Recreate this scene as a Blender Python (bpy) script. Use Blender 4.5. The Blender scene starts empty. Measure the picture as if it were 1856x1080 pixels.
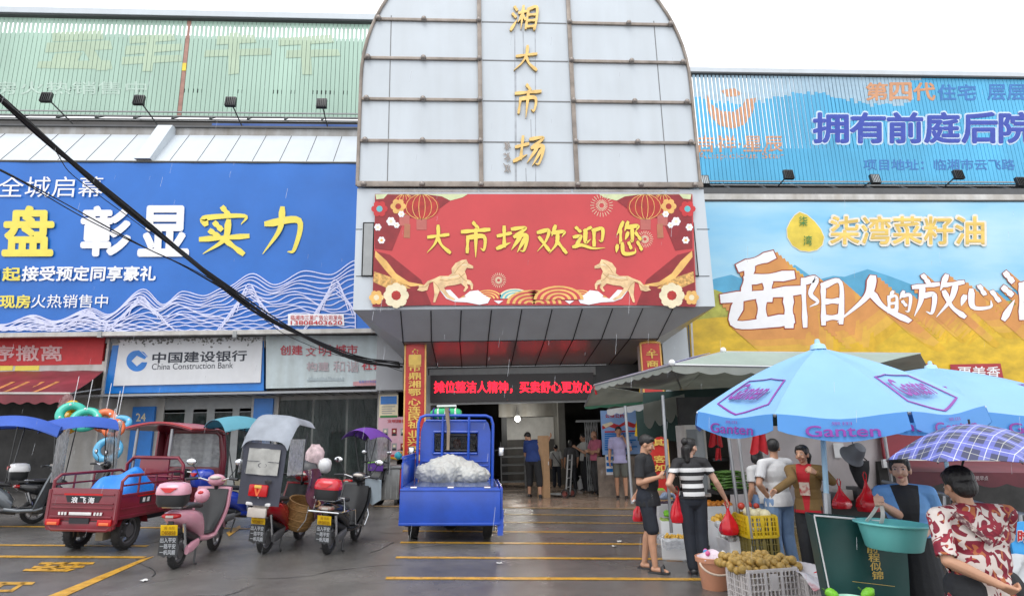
import bpy, bmesh, math, random
from mathutils import Vector as V, Matrix as M, Euler
random.seed(7)
SC = bpy.context.scene
COL = SC.collection
PI = math.pi
# ---------------------------------------------------------------- camera, sky, sun, exposure
CAM_H, CAM_F = 1.7, 1093.0
YAW, PITCH, ROLL = math.radians(3.8), math.atan(0.226), math.radians(1.37)
SLOPE = 0.04                                   # the street falls to the right
FW = V((math.sin(YAW)*math.cos(PITCH), math.cos(YAW)*math.cos(PITCH), math.sin(PITCH)))
_r0 = V((math.cos(YAW), -math.sin(YAW), 0)); _u0 = _r0.cross(FW)
RT = _r0*math.cos(ROLL) - _u0*math.sin(ROLL); UP = _u0*math.cos(ROLL) + _r0*math.sin(ROLL)
cd = bpy.data.cameras.new('camera'); cam = bpy.data.objects.new('camera', cd); COL.objects.link(cam)
cd.sensor_width = 36; cd.lens = CAM_F/1856*36; cd.clip_end = 600; cd.clip_start = .05
cam.matrix_world = M(((RT.x, UP.x, -FW.x, 0), (RT.y, UP.y, -FW.y, 0), (RT.z, UP.z, -FW.z, CAM_H), (0, 0, 0, 1)))
SC.camera = cam
W = bpy.data.worlds.new('World'); SC.world = W; W.use_nodes = True
_n = W.node_tree.nodes; _l = W.node_tree.links; _bg = _n['Background']
_sky = _n.new('ShaderNodeTexSky'); _sky.sky_type = 'NISHITA'; _sky.sun_disc = False
SUN_EL, SUN_AZ = math.radians(58), math.radians(200)
_sky.sun_elevation = SUN_EL; _sky.sun_rotation = SUN_AZ
_hs = _n.new('ShaderNodeHueSaturation'); _hs.inputs['Saturation'].default_value = .12
_mx = _n.new('ShaderNodeMix'); _mx.data_type = 'RGBA'; _mx.inputs[0].default_value = .72
_mx.inputs[7].default_value = (11.2, 11.4, 11.8, 1)          # cloud deck
_l.new(_sky.outputs[0], _hs.inputs['Color']); _l.new(_hs.outputs[0], _mx.inputs[6]); _l.new(_mx.outputs[2], _bg.inputs[0])
_bg.inputs[1].default_value = .11
sd = bpy.data.lights.new('sun', 'SUN'); sd.energy = .8; sd.angle = math.radians(35); sd.color = (1, .98, .95)
sun = bpy.data.objects.new('sun', sd); COL.objects.link(sun)
sun.rotation_euler = (math.radians(32), 0, math.radians(-20))
SC.view_settings.view_transform = 'Standard'; SC.view_settings.look = 'None'
SC.view_settings.exposure = .68; SC.view_settings.gamma = 1
SC.cycles.max_bounces = 6; SC.cycles.transparent_max_bounces = 12; SC.cycles.caustics_reflective = False; SC.cycles.caustics_refractive = False

def ray(px, py): return FW + RT*((px-928)/CAM_F) + UP*((540-py)/CAM_F)
def at(px, py, Y):                             # pixel of the photograph -> point on a facade-parallel plane
    d = ray(px, py); return V((0, 0, CAM_H)) + d*(Y/d.y)
def gr(px, py, lift=0):                        # pixel -> point on the sloping street
    d = ray(px, py); t = (lift-CAM_H)/(d.z+SLOPE*d.x); return V((0, 0, CAM_H)) + d*t
def gz(x): return -SLOPE*x
def proj(p):
    v = V(p)-V((0, 0, CAM_H)); k = v.dot(FW); return (928+CAM_F*v.dot(RT)/k, 540-CAM_F*v.dot(UP)/k)
# ---------------------------------------------------------------- materials
MATS = {}
def C3(c): return (c[0], c[1], c[2], 1)
def hexc(h):                                   # an srgb hex to linear
    r = [int(h[i:i+2], 16)/255 for i in (0, 2, 4)]
    return tuple(x/12.92 if x < .04 else ((x+.055)/1.055)**2.4 for x in r)
def mat(name, col, rough=.55, metal=0, var=.12, scale=4, bump=0, bscale=40, stain=0, emit=0, alpha=1, trans=0, spec=.5, coat=0, rvar=0, stretch=(1,1,1), col2=None, amount=.5, detail=6):
    if name in MATS: return MATS[name]
    if isinstance(col, str): col = hexc(col)
    m = bpy.data.materials.new(name); m.use_nodes = True; MATS[name] = m
    n = m.node_tree.nodes; l = m.node_tree.links; b = n['Principled BSDF']
    b.inputs['Roughness'].default_value = rough; b.inputs['Metallic'].default_value = metal
    b.inputs['Specular IOR Level'].default_value = spec
    if coat: b.inputs['Coat Weight'].default_value = coat; b.inputs['Coat Roughness'].default_value = .08
    if alpha < 1: b.inputs['Alpha'].default_value = alpha
    if trans: b.inputs['Transmission Weight'].default_value = trans
    tc = n.new('ShaderNodeTexCoord'); mp = n.new('ShaderNodeMapping'); mp.inputs['Scale'].default_value = stretch
    l.new(tc.outputs['Object'], mp.inputs[0])
    ns = n.new('ShaderNodeTexNoise'); ns.inputs['Scale'].default_value = scale; ns.inputs['Detail'].default_value = detail; ns.inputs['Roughness'].default_value = .6 if detail < 9 else .74
    l.new(mp.outputs[0], ns.inputs['Vector'])
    rp = n.new('ShaderNodeValToRGB'); rp.color_ramp.elements[0].position = .3; rp.color_ramp.elements[1].position = .7
    c2 = col2 or tuple(min(1, x*(1+var)) for x in col); c1 = tuple(x*(1-var) for x in col)
    if col2: c1 = col; rp.color_ramp.elements[0].position = amount-.08; rp.color_ramp.elements[1].position = amount+.08
    if isinstance(col2, str): c2 = hexc(col2)
    rp.color_ramp.elements[0].color = C3(c1); rp.color_ramp.elements[1].color = C3(c2)
    l.new(ns.outputs[0], rp.inputs[0]); out = rp.outputs[0]
    if stain:
        m2 = n.new('ShaderNodeMapping'); m2.inputs['Scale'].default_value = (1.8, 1.8, .22); l.new(tc.outputs['Object'], m2.inputs[0])
        n2 = n.new('ShaderNodeTexNoise'); n2.inputs['Scale'].default_value = 1.6; n2.inputs['Detail'].default_value = 8; l.new(m2.outputs[0], n2.inputs['Vector'])
        r2 = n.new('ShaderNodeValToRGB'); r2.color_ramp.elements[0].position = .3; r2.color_ramp.elements[1].position = .68
        r2.color_ramp.elements[0].color = C3(tuple(1-stain*k for k in (.9, 1, 1.15))); r2.color_ramp.elements[1].color = (1, 1, 1, 1)
        l.new(n2.outputs[0], r2.inputs[0])
        mm = n.new('ShaderNodeMix'); mm.data_type = 'RGBA'; mm.blend_type = 'MULTIPLY'; mm.inputs[0].default_value = 1
        l.new(out, mm.inputs[6]); l.new(r2.outputs[0], mm.inputs[7]); out = mm.outputs[2]
    l.new(out, b.inputs['Base Color'])
    if rvar:
        mr = n.new('ShaderNodeMapRange'); mr.inputs['From Min'].default_value = .35; mr.inputs['From Max'].default_value = .65
        mr.inputs['To Min'].default_value = max(.03, rough-rvar); mr.inputs['To Max'].default_value = rough+rvar
        n3 = n.new('ShaderNodeTexNoise'); n3.inputs['Scale'].default_value = scale*.7; n3.inputs['Detail'].default_value = 5
        l.new(tc.outputs['Object'], n3.inputs['Vector']); l.new(n3.outputs[0], mr.inputs[0]); l.new(mr.outputs[0], b.inputs['Roughness'])
    if bump:
        bp = n.new('ShaderNodeBump'); bp.inputs['Strength'].default_value = bump; bp.inputs['Distance'].default_value = .02
        nb = n.new('ShaderNodeTexNoise'); nb.inputs['Scale'].default_value = bscale; nb.inputs['Detail'].default_value = 5
        l.new(mp.outputs[0], nb.inputs['Vector']); l.new(nb.outputs[0], bp.inputs['Height']); l.new(bp.outputs[0], b.inputs['Normal'])
    if emit:
        l.new(out, b.inputs['Emission Color']); b.inputs['Emission Strength'].default_value = emit
    return m
def glassy(name, tint=(.8, .85, .85), clear=.7, rough=.06, base=.5):
    if name in MATS: return MATS[name]
    m = bpy.data.materials.new(name); m.use_nodes = True; MATS[name] = m
    n = m.node_tree.nodes; l = m.node_tree.links; n.remove(n['Principled BSDF'])
    t = n.new('ShaderNodeBsdfTransparent'); t.inputs[0].default_value = C3(tint)
    g = n.new('ShaderNodeBsdfPrincipled'); g.inputs['Base Color'].default_value = C3(tuple(x*base for x in tint)); g.inputs['Roughness'].default_value = rough
    ns = n.new('ShaderNodeTexNoise'); ns.inputs['Scale'].default_value = 9; ns.inputs['Detail'].default_value = 4
    mr = n.new('ShaderNodeMapRange'); mr.inputs['From Min'].default_value = .4; mr.inputs['From Max'].default_value = .65
    mr.inputs['To Min'].default_value = 1-clear-.06; mr.inputs['To Max'].default_value = min(1, 1-clear+.18)
    l.new(ns.outputs[0], mr.inputs[0])
    x = n.new('ShaderNodeMixShader'); l.new(mr.outputs[0], x.inputs[0]); l.new(t.outputs[0], x.inputs[1]); l.new(g.outputs[0], x.inputs[2])
    l.new(x.outputs[0], n['Material Output'].inputs[0]); return m
def canvas(name, col, k=.4, var=.1, scale=2, rough=.6):        # cloth that lets daylight through
    if name in MATS: return MATS[name]
    m = mat(name, col, rough=rough, var=var, scale=scale, bump=.15, bscale=5); n = m.node_tree.nodes; l = m.node_tree.links; b = n['Principled BSDF']
    t = n.new('ShaderNodeBsdfTranslucent'); x = n.new('ShaderNodeMixShader'); x.inputs[0].default_value = k; src = b.inputs['Base Color'].links[0].from_socket
    l.new(src, t.inputs[0]); l.new(b.outputs[0], x.inputs[1]); l.new(t.outputs[0], x.inputs[2]); l.new(x.outputs[0], n['Material Output'].inputs[0]); return m
# ---------------------------------------------------------------- mesh builder
class MB:
    def __init__(s): s.v = []; s.f = []; s.mi = []; s.ms = []; s.T = M()
    def idx(s, m):
        if m not in s.ms: s.ms.append(m)
        return s.ms.index(m)
    def add(s, vs, fs, m):
        b = len(s.v); T = s.T; s.v += [tuple(T @ V(p)) for p in vs]; k = s.idx(m)
        for f in fs: s.f.append([b+i for i in f]); s.mi.append(k)
    def poly(s, pts, m): s.add(pts, [list(range(len(pts)))], m)
    def box(s, c, d, m, rz=0, rx=0, ry=0, bev=0, taper=None):
        bm = bmesh.new(); bmesh.ops.create_cube(bm, size=1)
        for v in bm.verts:
            t = taper if (taper and v.co.z > 0) else (1, 1)
            v.co = V((v.co.x*d[0]*t[0], v.co.y*d[1]*t[1], v.co.z*d[2]))
        if bev: bmesh.ops.bevel(bm, geom=bm.edges[:], offset=min(bev, min(d)*.45), segments=2, affect='EDGES', profile=.6)
        R = M.Translation(c) @ Euler((rx, ry, rz)).to_matrix().to_4x4()
        bm.verts.index_update(); s.add([R @ v.co for v in bm.verts], [[v.index for v in f.verts] for f in bm.faces], m); bm.free()
    def tube(s, pts, r, m, n=8, cap=True, flat=1):
        pts = [V(p) for p in pts]; N = len(pts); rs = r if isinstance(r, (list, tuple)) else [r]*N
        vs = []; ref = None
        for i, p in enumerate(pts):
            t = (pts[min(i+1, N-1)]-pts[max(i-1, 0)])
            t = t.normalized() if t.length > 1e-9 else V((0, 0, 1))
            if ref is None: ref = V((0, 0, 1)) if abs(t.z) < .9 else V((1, 0, 0))
            a = t.cross(ref); a = a.normalized() if a.length > 1e-6 else t.orthogonal().normalized(); b = a.cross(t); ref = b
            for k in range(n):
                q = 2*PI*k/n; vs.append(p + a*math.cos(q)*rs[i] + b*math.sin(q)*rs[i]*flat)
        fs = [[i*n+k, i*n+(k+1) % n, (i+1)*n+(k+1) % n, (i+1)*n+k] for i in range(N-1) for k in range(n)]
        if cap: fs += [list(range(n))[::-1], [(N-1)*n+k for k in range(n)]]
        s.add(vs, fs, m)
    def lathe(s, prof, m, n=20, c=(0, 0, 0), R=None, cap=True):
        R = R or M(); T = M.Translation(c) @ R.to_4x4()
        vs = [T @ V((r*math.cos(2*PI*k/n), r*math.sin(2*PI*k/n), z)) for r, z in prof for k in range(n)]
        fs = [[i*n+k, i*n+(k+1) % n, (i+1)*n+(k+1) % n, (i+1)*n+k] for i in range(len(prof)-1) for k in range(n)]
        if cap: fs += [list(range(n))[::-1], [(len(prof)-1)*n+k for k in range(n)]]
        s.add(vs, fs, m)
    def ell(s, c, r, m, n=12, R=None, jit=0):
        r = r if isinstance(r, (list, tuple)) else (r, r, r); h = max(4, n//2+1); R = (R or M()).to_4x4(); T = M.Translation(c) @ R
        vs = [T @ V((0, 0, -r[2]))]
        for i in range(1, h):
            a = -PI/2+PI*i/h
            for k in range(n):
                j = 1+random.uniform(-jit, jit); q = 2*PI*k/n
                vs.append(T @ V((r[0]*math.cos(a)*math.cos(q)*j, r[1]*math.cos(a)*math.sin(q)*j, r[2]*math.sin(a)*j)))
        vs.append(T @ V((0, 0, r[2]))); L = len(vs)-1
        fs = [[0, 1+(k+1) % n, 1+k] for k in range(n)]
        for i in range(h-2): fs += [[1+i*n+k, 1+i*n+(k+1) % n, 1+(i+1)*n+(k+1) % n, 1+(i+1)*n+k] for k in range(n)]
        fs += [[1+(h-2)*n+k, 1+(h-2)*n+(k+1) % n, L] for k in range(n)]
        s.add(vs, fs, m)
    def loft(s, rings, m, closed=True, cap=True):
        n = len(rings[0]); vs = [p for r in rings for p in r]; K = n if closed else n-1
        fs = [[i*n+k, i*n+(k+1) % n, (i+1)*n+(k+1) % n, (i+1)*n+k] for i in range(len(rings)-1) for k in range(K)]
        if cap and closed: fs += [list(range(n))[::-1], [(len(rings)-1)*n+k for k in range(n)]]
        s.add(vs, fs, m)
    def prism(s, pts, off, m):                 # planar outline given thickness by the vector off
        pts = [V(p) for p in pts]; off = V(off); n = len(pts)
        s.add(pts+[p+off for p in pts], [list(range(n))[::-1], list(range(n, 2*n))]+[[k, (k+1) % n, n+(k+1) % n, n+k] for k in range(n)], m)
    def grid(s, fn, nu, nv, m):
        vs = [fn(i/nu, j/nv) for j in range(nv+1) for i in range(nu+1)]
        s.add(vs, [[j*(nu+1)+i, j*(nu+1)+i+1, (j+1)*(nu+1)+i+1, (j+1)*(nu+1)+i] for j in range(nv) for i in range(nu)], m)
    def sheet(s, fn, nu, nv, m, th=.004):      # a grid with thickness
        P = [[V(fn(i/nu, j/nv)) for i in range(nu+1)] for j in range(nv+1)]; A = []; B = []
        for j in range(nv+1):
            for i in range(nu+1):
                du = P[j][min(i+1, nu)]-P[j][max(i-1, 0)]; dv = P[min(j+1, nv)][i]-P[max(j-1, 0)][i]
                q = du.cross(dv); q = q.normalized() if q.length > 1e-12 else V((0, 0, 1)); A.append(P[j][i]); B.append(P[j][i]-q*th)
        w = nu+1; L = len(A); fs = []
        for j in range(nv):
            for i in range(nu):
                a = j*w+i; fs += [[a, a+1, a+w+1, a+w], [L+a+w, L+a+w+1, L+a+1, L+a]]
        for i in range(nu): fs += [[i+1, i, L+i, L+i+1], [nv*w+i, nv*w+i+1, L+nv*w+i+1, L+nv*w+i]]
        for j in range(nv): fs += [[j*w, (j+1)*w, L+(j+1)*w, L+j*w], [(j+1)*w+nu, j*w+nu, L+j*w+nu, L+(j+1)*w+nu]]
        s.add(A+B, fs, m)
    def build(s, name, parent=None, world=False, smooth=40):
        me = bpy.data.meshes.new(name)
        vs = s.v
        if world and parent is not None:
            I = PM[parent.name].inverted(); vs = [tuple(I @ V(p)) for p in vs]
        me.from_pydata(vs, [], s.f)
        for m in s.ms: me.materials.append(m)
        if s.f: me.polygons.foreach_set('material_index', s.mi)
        if smooth:
            me.shade_smooth(); me.set_sharp_from_angle(angle=math.radians(smooth))
        me.update()
        o = bpy.data.objects.new(name, me); COL.objects.link(o)
        if parent is not None: o.parent = parent
        else: PM[o.name] = M()
        return o
PM = {}
def tag(o, label=None, cat=None, group=None, kind=None):
    for k, v in (('label', label), ('category', cat), ('group', group), ('kind', kind)):
        if v: o[k] = v
    return o
def thing(name, label, cat, loc=(0, 0, 0), rz=0, group=None, tilt=0, lean=0):
    o = bpy.data.objects.new(name, None); COL.objects.link(o); o.empty_display_size = .2
    R = Euler((0, tilt, 0)).to_matrix() @ Euler((0, lean, 0) if 0 else (0, 0, rz)).to_matrix() @ Euler((0, lean, 0)).to_matrix()
    mw = M.Translation(loc) @ R.to_4x4(); o.matrix_world = mw; PM[o.name] = mw
    return tag(o, label, cat, group)
# ---------------------------------------------------------------- lettering
_tc = {}
def glyphs(body, bold=0):
    if (body, bold) in _tc: return _tc[body, bold]
    cu = bpy.data.curves.new('t', 'FONT'); cu.body = body; cu.offset = bold; cu.resolution_u = 4
    o = bpy.data.objects.new('t', cu); COL.objects.link(o); bpy.context.view_layer.update()
    me = bpy.data.meshes.new_from_object(o.evaluated_get(bpy.context.evaluated_depsgraph_get()))
    vs = [(v.co.x, v.co.y) for v in me.vertices]; fs = [list(p.vertices) for p in me.polygons]
    bpy.data.objects.remove(o); bpy.data.curves.remove(cu); bpy.data.meshes.remove(me)
    xs = [p[0] for p in vs]; ys = [p[1] for p in vs]; x0, x1, y0, y1 = min(xs), max(xs), min(ys), max(ys)
    vs = [((x-x0)/(x1-x0), (y1-y)/(y1-y0)) for x, y in vs]; _tc[body, bold] = (vs, fs, x1-x0, y1-y0); return _tc[body, bold]
def text(mb, body, TL, TR, BL, m, bold=0, off=.006, shear=0, clip=None, thick=0):
    TL, TR, BL = V(TL), V(TR), V(BL); ex = TR-TL; ey = BL-TL; 
    n = (ex.cross(ey)).normalized()
    if bold and not thick:                     # heavier weights: shifted copies a hair apart
        vs, fs, we, he = glyphs(body)
        for k in range(8):
            a = PI*k/4+.2; d = ex*(math.cos(a)*bold*.62/we) + ey*(math.sin(a)*bold*.62/he)
            text(mb, body, TL+d, TR+d, BL+d, m, 0, off+k*.0003, shear, clip)
        off += .0027
    vs, fs, we, he = glyphs(body)
    # ex right, ey down => ex x ey points towards the reader's far side; the reader's side is -n... sign settled by camera-facing use
    P = lambda u, w: TL + ex*(u+shear*(1-w)) + ey*w - n*off
    if clip is None:
        if thick:
            L = len(vs); A = [P(*p) for p in vs]; B = [a + n*thick for a in A]
            ed = {}
            for f in fs:
                for i in range(len(f)): ed[(f[i], f[(i+1) % len(f)])] = 1
            side = [[a, b, L+b, L+a] for (a, b) in ed if (b, a) not in ed]
            mb.add(A+B, fs+[[L+i for i in f[::-1]] for f in fs]+side, m)
        else: mb.add([P(*p) for p in vs], fs, m)
    else:
        for f in fs:
            tri = [(vs[i][0]+shear*(1-vs[i][1]), vs[i][1]) for i in f]; lo = min(p[0] for p in tri); hi = max(p[0] for p in tri)
            for a, b in clip:
                if b < lo or a > hi: continue
                q = clipx(tri, a, b)
                if len(q) > 2: mb.poly([TL+ex*u+ey*w-n*off for u, w in q], m)
def clipx(poly, a, b):
    for lim, sg in ((a, 1), (b, -1)):
        out = []
        for i in range(len(poly)):
            p, q = poly[i], poly[(i+1) % len(poly)]; dp = sg*(p[0]-lim); dq = sg*(q[0]-lim)
            if dp >= 0: out.append(p)
            if dp*dq < 0: t = dp/(dp-dq); out.append((p[0]+t*(q[0]-p[0]), p[1]+t*(q[1]-p[1])))
        poly = out
        if not poly: return []
    return poly
def ptext(mb, body, box, Y, m, **k):           # lettering over a pixel box of a facade-parallel plane
    x0, y0, x1, y1 = box; text(mb, body, at(x0, y0, Y), at(x1, y0, Y), at(x0, y1, Y), m, **k)
# brush characters: strokes in a 100 x 100 box, '>' at the end = tapering stroke
BR = {
'大': '14,42 86,34/50,6 50,36 36,66 8,94>/50,46 64,70 92,92',
'市': '44,2 56,14/6,26 94,20/24,42 22,80/24,42 78,40 78,76 66,72>/51,22 50,98>',
'场': '4,38 40,30/22,10 22,70/2,78 42,60>/48,16 90,12 56,40/56,40 92,38 84,84 70,86>/72,42 44,84>/88,44 62,92>',
'欢': '6,26 40,20 30,56 2,90>/10,44 40,84/62,6 50,40>/54,28 92,24 84,42>/70,36 66,64 42,96>/68,56 96,92',
'迎': '10,12 20,24/4,46 24,42 12,72/2,82 26,76 60,88 98,86>/36,22 52,12/38,22 38,66 54,54>/62,22 90,16 88,60 78,58>/64,20 64,76',
'您': '30,2 8,40>/22,24 22,60/48,2 36,28>/46,16 86,12 76,28>/64,20 64,56 56,54>/48,34 38,54>/78,34 92,50/10,72 6,92>/28,66 34,94 72,92 74,78>/52,64 58,76/84,62 96,80',
'湘': '8,8 16,18/4,34 14,44/4,92 22,56>/28,30 52,24/40,6 40,92>/40,36 26,66>/42,40 52,54/60,16 58,86/60,16 92,12 92,90 84,84>/62,38 90,36/62,60 90,58/62,82 90,80',
'岳': '62,2 26,16/36,14 30,52/34,34 86,28/58,34 58,56/4,58 96,48/50,56 50,88/20,66 18,92 84,86/84,58 84,90',
'阳': '8,10 12,96/10,12 36,8 24,36 40,52 22,62>/52,20 52,92/52,20 90,14 90,90/54,52 88,50/54,84 88,82',
'人': '52,4 44,44 6,96>/50,36 66,66 96,92',
'的': '26,4 16,24>/12,26 12,88/12,26 40,24 40,84/14,54 38,52/14,82 38,80/66,4 52,36>/60,22 92,20 86,84 72,86>/64,46 74,60',
'放': '22,4 30,16/4,28 48,22/20,28 16,60 4,92>/20,48 42,46 38,84 26,82>/66,4 54,36>/62,24 96,18/84,24 74,56 46,94>/62,40 76,72 98,92',
'心': '14,50 6,80>/30,30 34,84 74,84 76,62>/50,18 60,40/80,36 94,62',
'油': '8,10 18,22/4,38 16,48/4,94 24,60>/38,32 38,92/38,32 92,28 92,92/64,6 64,88/40,58 90,56/40,88 90,86',
'实': '46,2 56,14/12,34 12,22 90,18 84,36>/32,34 42,44/24,50 36,58/6,66 96,60/58,30 52,66 10,96>/56,70 88,94',
'力': '14,34 88,28 80,86 64,92>/48,4 44,46 8,96>',
}
def cat(pts, k=6):
    out = []; P = [V((*p, 0)) for p in pts]; P = [P[0]*2-P[1]]+P+[P[-1]*2-P[-2]]
    for i in range(1, len(P)-2):
        for j in range(k):
            t = j/k; a, b, c, d = P[i-1:i+3]
            out.append(.5*((2*b)+(c-a)*t+(2*a-5*b+4*c-d)*t*t+(3*b-a-3*c+d)*t**3))
    return out+[P[-2]]
def brush(mb, ch, TL, TR, BL, m, w=8, off=.006, thick=0, shift=(0, 0), slant=0):
    off *= .35; TL, TR, BL = V(TL), V(TR), V(BL); ex = (TR-TL)/100; ey = (BL-TL)/100; n = ex.cross(ey).normalized()
    for si, st in enumerate(BR[ch].split('/')):
        tap = st.endswith('>'); pts = [tuple(float(q) for q in p.split(',')) for p in st.rstrip('>').split()]
        sm = cat(pts) if len(pts) > 2 else [V((*pts[0], 0)).lerp(V((*pts[1], 0)), t/6) for t in range(7)]
        N = len(sm); L = []; R = []
        for i, p in enumerate(sm):
            t = (sm[min(i+1, N-1)]-sm[max(i-1, 0)]).normalized(); q = V((-t.y, t.x, 0)); u = i/(N-1)
            k = w*(.62+.5*abs(1-2*u)**1.6) if not tap else w*(1.05-.95*u**1.7)
            if i == 0: p = p-t*w*.4; k *= .62
            if i == N-1 and not tap: p = p+t*w*.45; k *= .6
            L.append(p+q*k*.5); R.append(p-q*k*.5)
        o = off+si*.0006
        F = lambda p: TL+ex*(p.x+shift[0]+slant*(50-p.y))+ey*(p.y+shift[1])-n*o
        A = [F(p) for p in L]; B = [F(p) for p in R]
        if not thick: mb.add(A+B, [[i, i+1, N+i+1, N+i] for i in range(N-1)], m)
        else:
            D = n*thick; vs = A+B+[p+D for p in A]+[p+D for p in B]; fs = []
            for i in range(N-1):
                fs += [[i, i+1, N+i+1, N+i], [2*N+i+1, 2*N+i, 3*N+i, 3*N+i+1], [i+1, i, 2*N+i, 2*N+i+1], [N+i, N+i+1, 3*N+i+1, 3*N+i]]
            fs += [[0, N, 3*N, 2*N], [2*N-1, N-1, 3*N-1, 4*N-1]]
            mb.add(vs, fs, m)
def pbrush(mb, ch, box, Y, m, **k):
    x0, y0, x1, y1 = box; brush(mb, ch, at(x0, y0, Y), at(x1, y0, Y), at(x0, y1, Y), m, **k)
def pp(mb, pts, Y, m, off=0):                  # a flat printed shape outlined in pixels
    off *= .35
    mb.poly([at(x, y, Y)-V((0, off, 0)) for x, y in pts], m)
def ribbon(mb, pts, w, Y, m, off=0):           # a printed line of width w pixels
    off *= .35; P = [V((x, y, 0)) for x, y in pts]; L = []; R = []
    for i, p in enumerate(P):
        t = (P[min(i+1, len(P)-1)]-P[max(i-1, 0)]).normalized(); q = V((-t.y, t.x, 0))*w/2; L.append(p+q); R.append(p-q)
    N = len(P); mb.add([at(p.x, p.y, Y)-V((0, off, 0)) for p in L+R], [[i, i+1, N+i+1, N+i] for i in range(N-1)], m)
def disc(mb, cx, cy, r, Y, m, off=0, n=14, ry=None): pp(mb, [(cx+r*math.cos(2*PI*k/n), cy+(ry or r)*math.sin(2*PI*k/n)) for k in range(n)], Y, m, off)
def pbox(mb, x0, y0, x1, y1, Y, dep, m, bev=0): # a facade-parallel box over a pixel rectangle, front face on Y
    a = at(x0, y0, Y); b = at(x1, y1, Y); mb.box(((a.x+b.x)/2, Y+dep/2, (a.z+b.z)/2), (abs(b.x-a.x), dep, abs(a.z-b.z)), m, bev=bev)
def wbox(mb, x0, x1, y0, y1, z0, z1, m, bev=0): mb.box(((x0+x1)/2, (y0+y1)/2, (z0+z1)/2), (x1-x0, y1-y0, z1-z0), m, bev=bev)
def copy_thing(o, loc, label=None):
    c = o.copy(); COL.objects.link(c); mw = PM[o.name].copy(); mw.translation = loc; c.matrix_world = mw; PM[c.name] = mw
    for ch in o.children:
        d = ch.copy(); COL.objects.link(d); d.parent = c
        for g in ch.children:
            e = g.copy(); COL.objects.link(e); e.parent = d
    if label: c['label'] = label
    return c
def fuse(mb, name, parent, vox, it=3, fac=.5, cut=None, crumple=0):       # one continuous skin over overlapping volumes
    me = bpy.data.meshes.new(name); me.from_pydata(mb.v, [], mb.f); o = bpy.data.objects.new('tmp', me); COL.objects.link(o)
    r = o.modifiers.new('r', 'REMESH'); r.mode = 'VOXEL'; r.voxel_size = vox
    s = o.modifiers.new('s', 'SMOOTH'); s.factor = fac; s.iterations = it
    bpy.context.view_layer.update(); m2 = bpy.data.meshes.new_from_object(o.evaluated_get(bpy.context.evaluated_depsgraph_get())); bpy.data.objects.remove(o); bpy.data.meshes.remove(me)
    if cut:
        bm = bmesh.new(); bm.from_mesh(m2)
        for co, no in cut:
            g = bm.verts[:]+bm.edges[:]+bm.faces[:]; bmesh.ops.bisect_plane(bm, geom=g, plane_co=co, plane_no=no, clear_outer=True)
        bm.to_mesh(m2); bm.free()
    if crumple:
        from mathutils import noise
        nv = [(v.co.copy(), v.normal.copy()) for v in m2.vertices]
        for v, (c, q) in zip(m2.vertices, nv): v.co = c+q*crumple*(sum((1-2*abs(noise.noise(c*f)))*a for f, a in ((4, 1), (9, .5), (17, .22)))-.9)
    m2.name = name; m2.materials.clear(); m2.materials.append(mb.ms[0]); m2.shade_smooth(); p = bpy.data.objects.new(name, m2); COL.objects.link(p); p.parent = parent; return p
# ================================================================ street
asphalt = mat('wet_asphalt', (.14, .132, .124), rough=.2, rvar=.15, var=.45, scale=.7, bump=.22, bscale=150, spec=.6, detail=13)
mb = MB(); mb.grid(lambda u, v: V((-90+180*u, -20+220*v, gz(-90+180*u))), 36, 44, asphalt)
tag(mb.build('road', smooth=0), kind='structure')
tile = mat('wet_brown_tile', (.3, .22, .165), rough=.22, rvar=.12, var=.25, scale=1.2, bump=.15, bscale=8)
mb = MB()
for i in range(24):
    for j in range(10):
        x0 = -3.4+i*.6; y0 = 15.42+j*.9; x1 = x0+.596; y1 = y0+.894; h = .018
        mb.add([(x, y, gz(x)+h-(.015 if k else 0)) for k in (0, 1) for x, y in ((x0, y0), (x1, y0), (x1, y1), (x0, y1))], [[0, 1, 2, 3], [4, 5, 1, 0], [5, 6, 2, 1], [6, 7, 3, 2], [7, 4, 0, 3]], tile)
tag(mb.build('entrance_floor', smooth=0), kind='structure')
ypaint = mat('yellow_road_paint', (.55, .3, .035), rough=.35, var=.3, scale=9, rvar=.12, bump=.2, bscale=60)
ywear = mat('worn_yellow_paint', (.36, .22, .06), rough=.35, var=.5, scale=14, rvar=.1)
mb = MB()
def gline(xa, xb, y, w, m, n=24):
    for i in range(n):
        x0 = xa+(xb-xa)*i/n; x1 = xa+(xb-xa)*(i+1)/n
        a, b, c, d = [random.uniform(-.006, .006) for _ in range(4)]
        mb.poly([(x0, y-w/2+a, gz(x0)+.006), (x1, y-w/2+b, gz(x1)+.006), (x1, y+w/2+c, gz(x1)+.006), (x0, y+w/2+d, gz(x0)+.006)], m)
for k, (y, xa, xb) in enumerate(((7.93, -1.08, 3.2), (9.2, -1.12, 3.1), (10.42, -1.2, 3.3), (11.62, -1.3, 3.4), (12.85, -1.4, 3.6), (14.1, -1.5, 3.8), (15.36, -2.4, 4))):
    gline(xa, xb, y, .13 if k < 6 else .1, ypaint if k < 4 else ywear)
gline(-11, -4.9, 9.95, .11, ypaint, 30); gline(-11, -4.5, 9.1, .13, ypaint, 30); gline(-11, -4, 11.75, .11, ypaint, 30)
def gpoly(pts, m=ypaint): mb.poly([gr(x, y)+V((0, 0, .007)) for x, y in pts], m)
gpoly([(258, 1013), (280, 1008), (112, 1084), (78, 1084)])
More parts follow.
